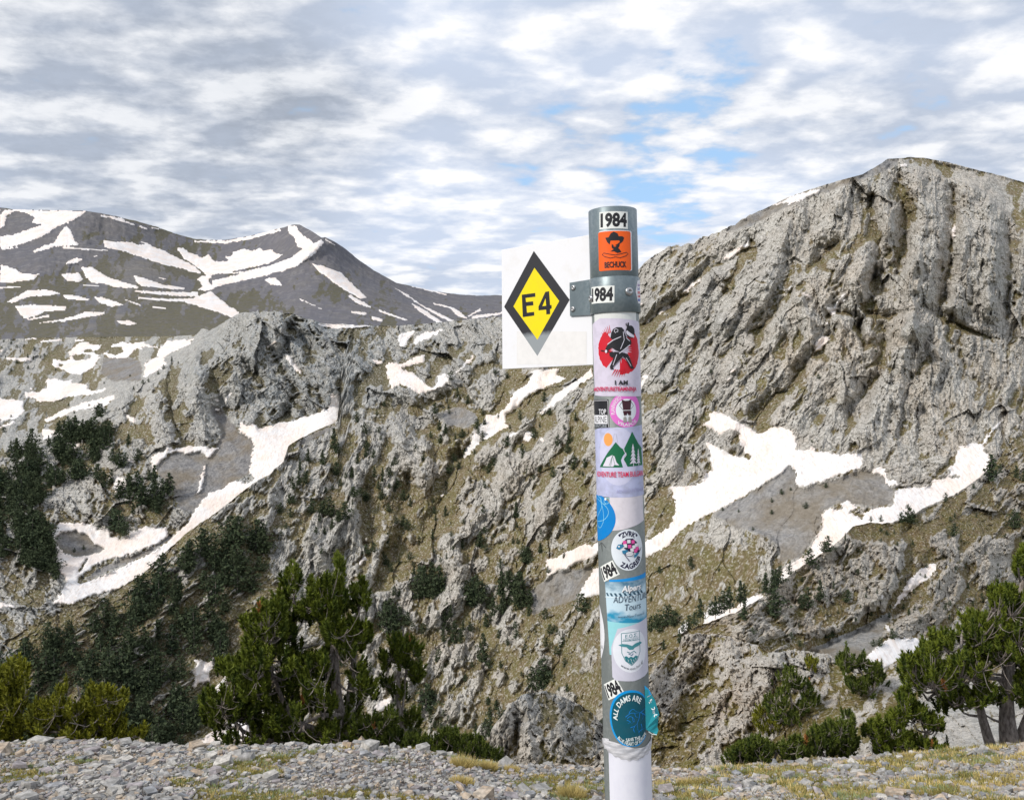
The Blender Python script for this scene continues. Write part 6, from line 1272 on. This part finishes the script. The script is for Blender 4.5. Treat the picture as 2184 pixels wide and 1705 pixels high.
# pink ring
a = Art(.0004); cx, cy = Z2(555, 912); PK = (0.78, 0.18, 0.62); a.ell(cx, cy, 37.5, 37.5, PK); a.ell(cx, cy, 24, 24, (0.80, 0.84, 0.90))
a.text('PLANINARSKO', cx, cy, 8.5, (0.85, 0.75, 0.85), 44, arc=(30.5, 30.5, 205, False), bold=.02); a.text('DRUŠTVO', cx, cy, 7.5, (0.85, 0.75, 0.85), 28, arc=(30.5, 30.5, -35, False), bold=.02) if False else None
a.text('VRAPČE', cx, cy, 9, (0.85, 0.80, 0.88), 46, arc=(30.5, 30.5, 88, True), bold=.02)
a.poly([(cx - 11, cy - 23), (cx - 4, cy - 20), (cx + 4, cy - 20), (cx + 11, cy - 23), (cx + 9, cy - 6), (cx + 8, cy + 2), (cx - 8, cy + 2), (cx - 9, cy - 6)], (0.06, 0.02, 0.03)); a.poly([(cx - 9, cy + 2), (cx + 10, cy + 2), (cx + 9, cy + 11), (cx + 3, cy + 11), (cx + 1, cy + 6), (cx - 1, cy + 11), (cx - 7, cy + 11)], (0.05, 0.01, 0.02))
a.line([(cx - 8, cy + .5), (cx + 8, cy + .5)], 1.2, WHITE); a.line([(cx - 10, cy - 18), (cx - 16, cy - 10), (cx - 9, cy - 1)], .9, BLACK); a.line([(cx + 10, cy - 18), (cx + 16, cy - 9), (cx + 9, cy - 2)], .9, BLACK)
for q in (-5, 6): a.poly([(cx + q - 3, cy + 15), (cx + q + 3, cy + 15), (cx + q + 4.5, cy + 26), (cx + q - 4, cy + 26)], (0.35, 0.34, 0.33)); a.line([(cx + q, cy + 11), (cx + q, cy + 15)], 1.3, (0.5, 0.4, 0.35))
st('round pink ringed sticker with a black shirt and boots', a, 0)
# mountains and tent
a = Art(.0005); LB = ink((0.52, 0.55, 0.78), .3, .5); a.poly([Z2(274, 1080), Z2(330, 1060), (20, 911), (72, 907), (72, 1058), (20, 1060), Z2(430, 1648), Z2(296, 1640)], LB)
a.ell(*Z2(480, 1300), 45, 62, ink((0.62, 0.63, 0.82), .3, .2)); a.ell(*Z2(398, 1158), 10.5, 14, (0.90, 0.38, 0.10)); GR = (0.008, 0.14, 0.06)
a.line(zp((440, 1170), (450, 1110), (465, 1112), (480, 1190)), .6, (0.35, 0.35, 0.4))
a.poly(zp((328, 1395), (395, 1270), (462, 1180), (500, 1225), (535, 1250), (548, 1265), (520, 1300), (505, 1335), (522, 1395)), GR)
a.poly(zp((597, 1095), (625, 1150), (650, 1200), (680, 1245)) + [(60, 962), (64, 994)] + zp((560, 1390), (530, 1330), (530, 1310), (552, 1280), (530, 1238)), GR)
a.poly(zp((355, 1385), (372, 1350), (388, 1312), (432, 1290), (452, 1300), (468, 1350), (492, 1378), (452, 1372), (440, 1388)), W2); a.line(zp((436, 1294), (420, 1385)), .9, GR); a.line(zp((436, 1294), (455, 1370)), .7, GR); a.line(zp((436, 1294), (408, 1382)), .7, GR)
for (tx, ty, tb, tw) in ((603, 1195, 1392, 9.5), (646, 1240, 1385, 7)):
    x_, ya = Z2(tx, ty); yb = Z2(tx, tb)[1]; hgt = yb - ya
    for q in range(5): y_ = ya + hgt * .16 * q; wq = tw * (.35 + .16 * q); a.poly([(x_, y_), (x_ + wq, y_ + hgt * .25), (x_ + wq * .3, y_ + hgt * .21), (x_ - wq * .3, y_ + hgt * .21), (x_ - wq, y_ + hgt * .25)], W2)
    a.rect(x_ - .8, ya + hgt * .8, x_ + .8, yb, W2)
a.line(zp((525, 1245), (548, 1290), (520, 1330), (545, 1365)), 1.3, W2)
a.text('ADVENTURE TEAM BULGARIA', Z2(308, 1450)[0] + 62, 1011, 11.5, (0.72, 0.02, 0.09), 124, 0, bold=.012)
a.text('ADVENTURETEAM.BG', 28, 1046, 7, (0.42, 0.42, 0.62), 72, -1.5, bold=.01)
st('pale blue sticker with two green mountains, tent and orange sun', a, 0)
# plain worn patch and bright blue disc
a = Art(.0003); a.poly([Z3(470, 80), (40, 1052), (62, 1052), (62, 1098)] + [Z3(878, 385), Z3(760, 440), Z3(620, 475), Z3(495, 490)], ink((0.74, 0.70, 0.76), .5, .18)); st('worn pinkish white patch between the blue disc and the turtle emblem', a, 0)
a = Art(.0005); cx, cy = Z3(255, 330)[0] - 2, Z3(300, 340)[1]; BL = (0.0, 0.22, 0.62); a.ell(cx, cy, Z3(545, 340)[0] - cx, 53, BL)
CY_ = (0.35, 0.75, 0.85); q = lambda *p: [Z3(*w_) for w_ in p]
def smooth(pts, n=8):
    p = np.array(pts, float); t = np.linspace(0, len(p) - 1, len(p) * n); i = np.clip(t.astype(int), 0, len(p) - 2); f = (t - i)[:, None]
    p0 = p[np.maximum(i - 1, 0)]; p1 = p[i]; p2 = p[i + 1]; p3 = p[np.minimum(i + 2, len(p) - 1)]
    return .5 * (2 * p1 + (p2 - p0) * f + (2 * p0 - 5 * p1 + 4 * p2 - p3) * f ** 2 + (3 * p1 - p0 - 3 * p2 + p3) * f ** 3)
a.line(smooth(q((335, 85), (375, 130), (378, 220), (345, 300), (325, 380), (335, 450), (365, 465), (400, 380), (395, 250), (370, 150), (372, 95))), .9, CY_)
a.line(smooth(q((330, 120), (390, 170), (450, 230), (455, 300), (400, 370), (330, 400))), .9, CY_); a.line(smooth(q((430, 100), (465, 105), (470, 145), (440, 170), (410, 150), (415, 115), (440, 120))), .9, CY_); a.ell(*Z3(425, 115), 2.6, 3, (0.8, 0.9, 0.92)); a.line(smooth(q((405, 160), (412, 180), (425, 172), (432, 185))), .8, CY_)
st('bright blue round sticker with thin pale looping lines', a, 0, clip=[((0, 1058), (0, -1))])
# caving emblem with a chequered turtle shape
a = Art(.0004); cx, cy = Z3(695, 716); a.ell(cx, cy, 37.5, 44, (0.74, 0.80, 0.86), n=60); NV = (0.02, 0.02, 0.06)
a.text('"ZVRK"', cx, cy, 11, NV, 46, arc=(29, 35, -88, False), bold=.045); a.text('ZAGREB', cx, cy, 11, NV, 56, arc=(29, 35, 76, True), bold=.045)
shell = [(cx - 13, cy - 14), (cx - 3, cy - 23), (cx + 9, cy - 23), (cx + 19, cy - 14), (cx + 25, cy - 2), (cx + 26, cy + 6), (cx + 16, cy + 7), (cx + 2, cy + 2), (cx - 8, cy - 4)]
a.poly([(x * 1.0 + (1.2 if x > cx + 4 else -1.2), y + (1 if y > cy - 8 else -1)) for x, y in shell], NV)
PKK = (0.80, 0.10, 0.38); 
for j, (x, y, c) in enumerate(((-8, -16, PKK), (1, -18, WHITE), (10.5, -16.5, PKK), (18.5, -9, WHITE), (-7, -9, WHITE), (2.5, -7.5, PKK), (12, -5.5, WHITE), (20.5, -1.5, PKK), (7.5, 0.5, WHITE), (16, 2.8, PKK))): a.poly([(cx + x - 3.9, cy + y - 3.6), (cx + x + 3.6, cy + y - 4), (cx + x + 4, cy + y + 3.4), (cx + x - 3.4, cy + y + 3.8)], c)
TB = (0.03, 0.20, 0.36); a.poly([(cx - 26, cy - 4), (cx - 22, cy - 12), (cx - 14, cy - 13), (cx - 9, cy - 9), (cx - 14, cy - 5), (cx - 20, cy - 1)], TB); a.ell(cx - 20, cy - 8, 2, 2, WHITE, n=10)
a.poly([(cx - 14, cy + 1), (cx - 4, cy - 1), (cx, cy + 4), (cx - 8, cy + 9), (cx - 13, cy + 7)], TB); a.poly([(cx + 12, cy + 12), (cx + 20, cy + 7), (cx + 26, cy + 8), (cx + 17, cy + 16), (cx + 12, cy + 18)], TB); a.line([(cx + 26, cy + 5), (cx + 33, cy - 4)], 2.2, NV, True)
a.ell(cx + 2, cy + 8, 9, 5.2, NV); a.ell(cx + 2, cy + 8, 8.2, 4.4, WHITE); a.line([(cx - 6, cy + 8), (cx + 10, cy + 8)], .6, NV); a.line([(cx - 10, cy + 8), (cx + 1, cy + 24)], 1.8, (0.15, 0.13, 0.2))
st('round white emblem sticker with a pink chequered turtle', a, 0)
s_, v_ = S(1296, 1219); yr(1297, 1219, 44, 33, -27, .0003, 'tilted 1984 sticker beside the turtle emblem')
a = Art(L0); a.line(smooth([Z3(*w_) for w_ in ((350, 690), (375, 650), (385, 750), (378, 650), (430, 700))]), 1.6, (0.06, 0.07, 0.07)); st('small black scratch mark on the grey metal under the blue disc', a, 0)
# blue tour sticker
m_tour, k, b = new_mat('tour_sticker_print'); P = k.new('ShaderNodeTexCoord').outputs['Object']; sp_ = k.new('ShaderNodeSeparateXYZ'); k.put(sp_.inputs[0], P)
n = k.noise(k.mapping(P, scale=(1, 1, 1.8)), 26, 4, .6); t = k.math('ADD', k.map(sp_.outputs[2], hh(1330), hh(1240), 0, 1), k.math('MULTIPLY', k.math('SUBTRACT', n, .5), .9))
k.put(b.inputs['Base Color'], k.mix(k.map(t, .72, 1.05), k.mix(k.map(t, .05, .3), (0.02, 0.28, 0.48), (0.55, 0.72, 0.82)), (0.015, 0.13, 0.24))); b.inputs['Roughness'].default_value = .35
a = Art(.0003); x0 = Z3(418, 1105)[0]; xe = 66
a.poly([(x0, 1243), (x0 + 10, 1240), (xe, 1235), (xe, 1330), (x0 + 4, 1326)], m_tour); a.poly([(x0 + 12, 1237), (xe, 1226), (xe, 1236), (x0 + 12, 1241)], (0.01, 0.28, 0.72))
for i in range(9): a.poly([(x0 + 2 + i * 10, 1266 - i * .6), (x0 + 7 + i * 10, 1265.6 - i * .6), (x0 + 11 + i * 10, 1272 - i * .6), (x0 + 6 + i * 10, 1272.4 - i * .6)], (0.04, 0.10, 0.15))
a.line([(x0, 1275), (x0 + 30, 1273), (xe, 1267)], 1.1, (0.8, 0.88, 0.92))
x, y = Z3(735, 1178); a.text('Alpers', x + 1.2, y + 1, 17, (0.02, 0.03, 0.05), 46, -4, bold=.03, shear=.25); a.text('Alpers', x, y, 17, (0.88, 0.90, 0.92), 46, -4, bold=.03, shear=.25)
x, y = Z3(700, 1292); a.text('ADVENTURE', x + 10, y, 14, (0.03, 0.05, 0.09), 88, -3, bold=-.004, shear=.25); x, y = Z3(752, 1388); a.text('Tours', x, y, 13.5, (0.03, 0.05, 0.09), 37, -4, bold=.0, shear=.25)
x, y = Z3(735, 1500); a.text('www.AlperTours.de', x + 2, y, 6.6, (0.05, 0.10, 0.16), 64, -3, bold=-.008, shear=.2)
st('blue and white sticker reading Alpers ADVENTURE Tours', a, 0)
a = Art(L0); a.poly([(x0 + 4, 1325), (xe, 1329), (xe, 1400), (x0 + 8, 1398)], ink((0.30, 0.66, 0.72), .4, .05)); st('plain turquoise strip below the tour sticker', a, 0)
a = Art(.0003); a.ell(S(1277, 1345)[0] - 24, 1358, 47.5, 68, WHITE); a.text('A', S(1284, 1388)[0], 1388, 9, (0.1, 0.1, 0.12), bold=.02); st('white oval sticker wrapped round the left side of the post', a, 0)
a = Art(.0005); x1 = Z4(412, 205)[0]; a.poly([(x1, 1382), (x1 + 16, 1340), (66, 1322), (66, 1440), (48, 1446), (20, 1452), (x1 + 8, 1451), (x1 + 1, 1445)], ink((0.60, 0.60, 0.70), .35, .05)); cx, cy = Z4(607, 226); a.ell(cx, cy, 40, 46.5, (0.76, 0.79, 0.86), n=60)
TL = (0.03, 0.20, 0.24); sh_ = [(cx - 20, cy - 37), (cx + 21, cy - 40), (cx + 21, cy + 4), (cx + 14, cy + 20), (cx, cy + 32), (cx - 13, cy + 21), (cx - 20, cy + 5)]
a.line(sh_ + [sh_[0]], 1.4, TL); a.text('Ε.Ο.Σ.', cx + 1, cy - 31.5, 7.5, TL, 27, -4, bold=.015, shear=.15); a.text('ΗΡΑΚΛΕΙΟΥ', cx + 1, cy - 24, 5.2, TL, 34, -3, bold=.0, shear=.1); a.line([(cx - 19, cy - 20), (cx + 20, cy - 22)], .8, TL)
a.poly([(cx - 27, cy - 12), (cx - 18, cy - 15), (cx - 8, cy - 14), (cx + 2, cy - 10), (cx + 10, cy - 15), (cx + 22, cy - 17), (cx + 27, cy - 14), (cx + 18, cy - 9), (cx + 8, cy - 6), (cx + 4, cy - 2), (cx - 4, cy - 2), (cx - 10, cy - 8), (cx - 20, cy - 9)], (0.06, 0.26, 0.30))
a.line([(cx - 9, cy + 2), (cx - 2, cy + 5), (cx + 6, cy + 1), (cx + 11, cy + 6)], 1.6, TL); a.line([(cx - 6, cy + 6), (cx + 1, cy + 10), (cx + 4, cy + 6)], 1.8, (0.04, 0.12, 0.25))
a.poly([(cx - 15, cy + 12), (cx - 10, cy + 11), (cx - 6, cy + 15), (cx - 1, cy + 12), (cx + 4, cy + 15), (cx + 9, cy + 11), (cx + 15, cy + 13), (cx + 12, cy + 20), (cx, cy + 30), (cx - 12, cy + 21)], TL)
for dx_, dy_ in ((-8, 18), (-2, 17), (4, 19), (0, 23), (8, 16)): a.line([(cx + dx_, cy + dy_), (cx + dx_ + 2, cy + dy_ + 3.5), (cx + dx_ + 1, cy + dy_ + 5)], .8, (0.7, 0.75, 0.78))
a.text('www.eos-her.gr', cx, cy, 7, (0.08, 0.10, 0.12), 58, arc=(36, 39, 84, True), bold=.0)
st('white mountaineering club sticker with a shield and Greek letters', a, 0)
yr(1306, 1472, 44, 34, -30, .0003, 'tilted 1984 sticker above the teal disc')
# teal disc with river lines, right half peeling off the post
a = Art(.0005); cx, cy = Z4(612, 900); cx = Z4(605, 900)[0] + 1; TE = (0.004, 0.085, 0.125); BR = (0.0, 0.30, 0.72); a.ell(cx, cy, 49, 61, BR, n=70); a.ell(cx + 1.2, cy + 1, 45.5, 57, TE, n=70)
RV = (0.01, 0.22, 0.66); RVL = [((585, 845), (600, 820), (625, 805), (655, 830), (690, 845)), ((552, 880), (600, 845), (640, 845), (690, 850)), ((690, 850), (685, 900), (665, 960), (680, 1040), (695, 1085)), ((565, 910), (600, 930), (570, 945)), ((570, 895), (600, 875), (640, 915), (605, 950)), ((600, 985), (645, 970), (670, 940)), ((630, 1000), (640, 1040)), ((640, 975), (628, 1010), (640, 1035)),
 ((690, 850), (730, 830), (760, 800)), ((700, 850), (735, 880), (750, 920), (745, 990)), ((715, 860), (720, 900), (705, 930)), ((680, 1040), (700, 1020), (735, 1015)), ((700, 960), (710, 1000), (700, 1040)), ((640, 845), (650, 880), (680, 890)), ((750, 870), (765, 900), (762, 930)), ((620, 880), (625, 920), (645, 930))]
for ln in RVL: a.line(smooth([Z4(*w_) for w_ in ln], 5), 1.5, RV, True)
TX = (0.78, 0.86, 0.86); a.text('ALL DAMS ARE', cx, cy, 11.5, TX, 94, arc=(34, 45, -118, False), bold=.025, extra=1.05)
a.text('SAVE THE', cx + 3, cy + 43, 7.5, TX, 31, -6, bold=.02); a.text('BLUE HEART OF EUROPE', cx, cy, 7, TX, 76, arc=(43, 53, 86, True), bold=.015)
disc = st('teal round sticker with blue river lines and the words ALL DAMS ARE DIRTY', a, 0, clip=[((46, 0), (1, 0)), ((0, 1591), (0, 1))])
# the peeled flap stands off the post to the right
th0 = 46 / 51.4; e0 = Vector(cyl(46, 1550, .0010)); tx_, ty_ = math.cos(th0) * rdx - math.sin(th0) * fdx, math.cos(th0) * rdy - math.sin(th0) * fdy
fd = Vector((tx_ * .55 + rdx * .8, ty_ * .55 + rdy * .8, 0)).normalized()
def flap(x, y, lift):
    d = (x - 46) * PXM; nrm2 = Vector((fd.y, -fd.x, 0)); nrm2 = nrm2 if nrm2.dot(Vector((fdx, fdy, 0))) > 0 else -nrm2
    curl = .10 * d * math.sin(y * .12) + .0012 * math.sin(y * .3 + d * 300) * min(1, d / .005)
    p = Vector((e0.x, e0.y, hh(y))) + fd * d + nrm2 * (curl + lift); return tuple(p)
a = Art(.0001); a.poly([(46, 1466), (56, 1476), (62, 1488), (70, 1500), (73, 1514), (76, 1530), (75, 1548), (74, 1560), (76, 1566), (70, 1574), (62, 1570), (54, 1566), (46, 1560)], (0.02, 0.30, 0.36))
a.poly([(46, 1466), (56, 1476), (62, 1488), (57, 1490), (50, 1478), (46, 1474)], (0.02, 0.32, 0.66)); a.poly([(60, 1490), (70, 1502), (75, 1530), (73, 1552), (64, 1550), (62, 1515)], (0.01, 0.16, 0.22))
a.text('RE DIRT', 63.5, 1516, 9, (0.80, 0.86, 0.86), 58, 72, bold=.02); a.line([(50, 1500), (52, 1520), (49, 1545)], 1.2, (0.35, 0.6, 0.65)); a.line([(52, 1566), (60, 1572), (70, 1574)], 1.6, (0.65, 0.78, 0.80))
fl_ = a.build('sticker_flap', disc, flap)
# ---- tape and white wrap at the foot
def wrap(name, fn_r, s0, s1, top, bot, mat, parent, ns=90, nv=26):
    vl = []
    for j in range(nv):
        for i in range(ns):
            s = s0 + (s1 - s0) * i / (ns - 1); t = j / (nv - 1); vt_, vb_2 = top(s), bot(s); v = vt_ + (vb_2 - vt_) * t; vl.append(cyl(s, v, fn_r(s, v, t)))
    idx = np.arange(ns * nv).reshape(nv, ns); f = np.stack([idx[:-1, :-1], idx[1:, :-1], idx[1:, 1:], idx[:-1, 1:]], -1).reshape(-1, 4)
    return link(name, mesh_np(name, vl, f, True), parent, mat)
m_wrap, k, b = new_mat('white_plastic_wrap'); P = k.new('ShaderNodeTexCoord').outputs['Object']; n = k.noise(k.mapping(P, scale=(1, 1, .6)), 22, 4, .6)
k.put(b.inputs['Base Color'], k.mix(k.map(n, .5, .72, 0, .5), (0.74, 0.75, 0.83), (0.55, 0.55, 0.68))); b.inputs['Roughness'].default_value = .4
bp = k.new('ShaderNodeBump'); bp.inputs['Strength'].default_value = .15; bp.inputs['Distance'].default_value = .002; k.put(bp.inputs['Height'], n); k.put(b.inputs['Normal'], bp.outputs[0])
m_tape, k, b = new_mat('cloudy_tape'); P = k.new('ShaderNodeTexCoord').outputs['Object']; n = k.noise(k.mapping(P, scale=(1, 1, 4)), 40, 4, .6)
k.put(b.inputs['Base Color'], k.mix(k.map(n, .4, .65), (0.42, 0.43, 0.46), (0.66, 0.66, 0.69))); b.inputs['Roughness'].default_value = .25
bp = k.new('ShaderNodeBump'); bp.inputs['Strength'].default_value = .5; bp.inputs['Distance'].default_value = .003; k.put(bp.inputs['Height'], n); k.put(b.inputs['Normal'], bp.outputs[0])
wrap('white_wrap', lambda s, v, t: .0004, -45, 125, lambda s: 1600, lambda s: 2300, m_wrap, post_root)
wrap('tape', lambda s, v, t: .0010 + .0007 * math.sin(t * pi) + .0006 * math.sin(s * .12 + t * 5) ** 2, -78, 110, lambda s: 1590 + 6 * math.sin(s * .05) - (4 if s < -40 else 0), lambda s: 1612 + 8 * math.cos((s - 10) * .035) + 1.5 * math.sin(s * .4), m_tape, post_root)
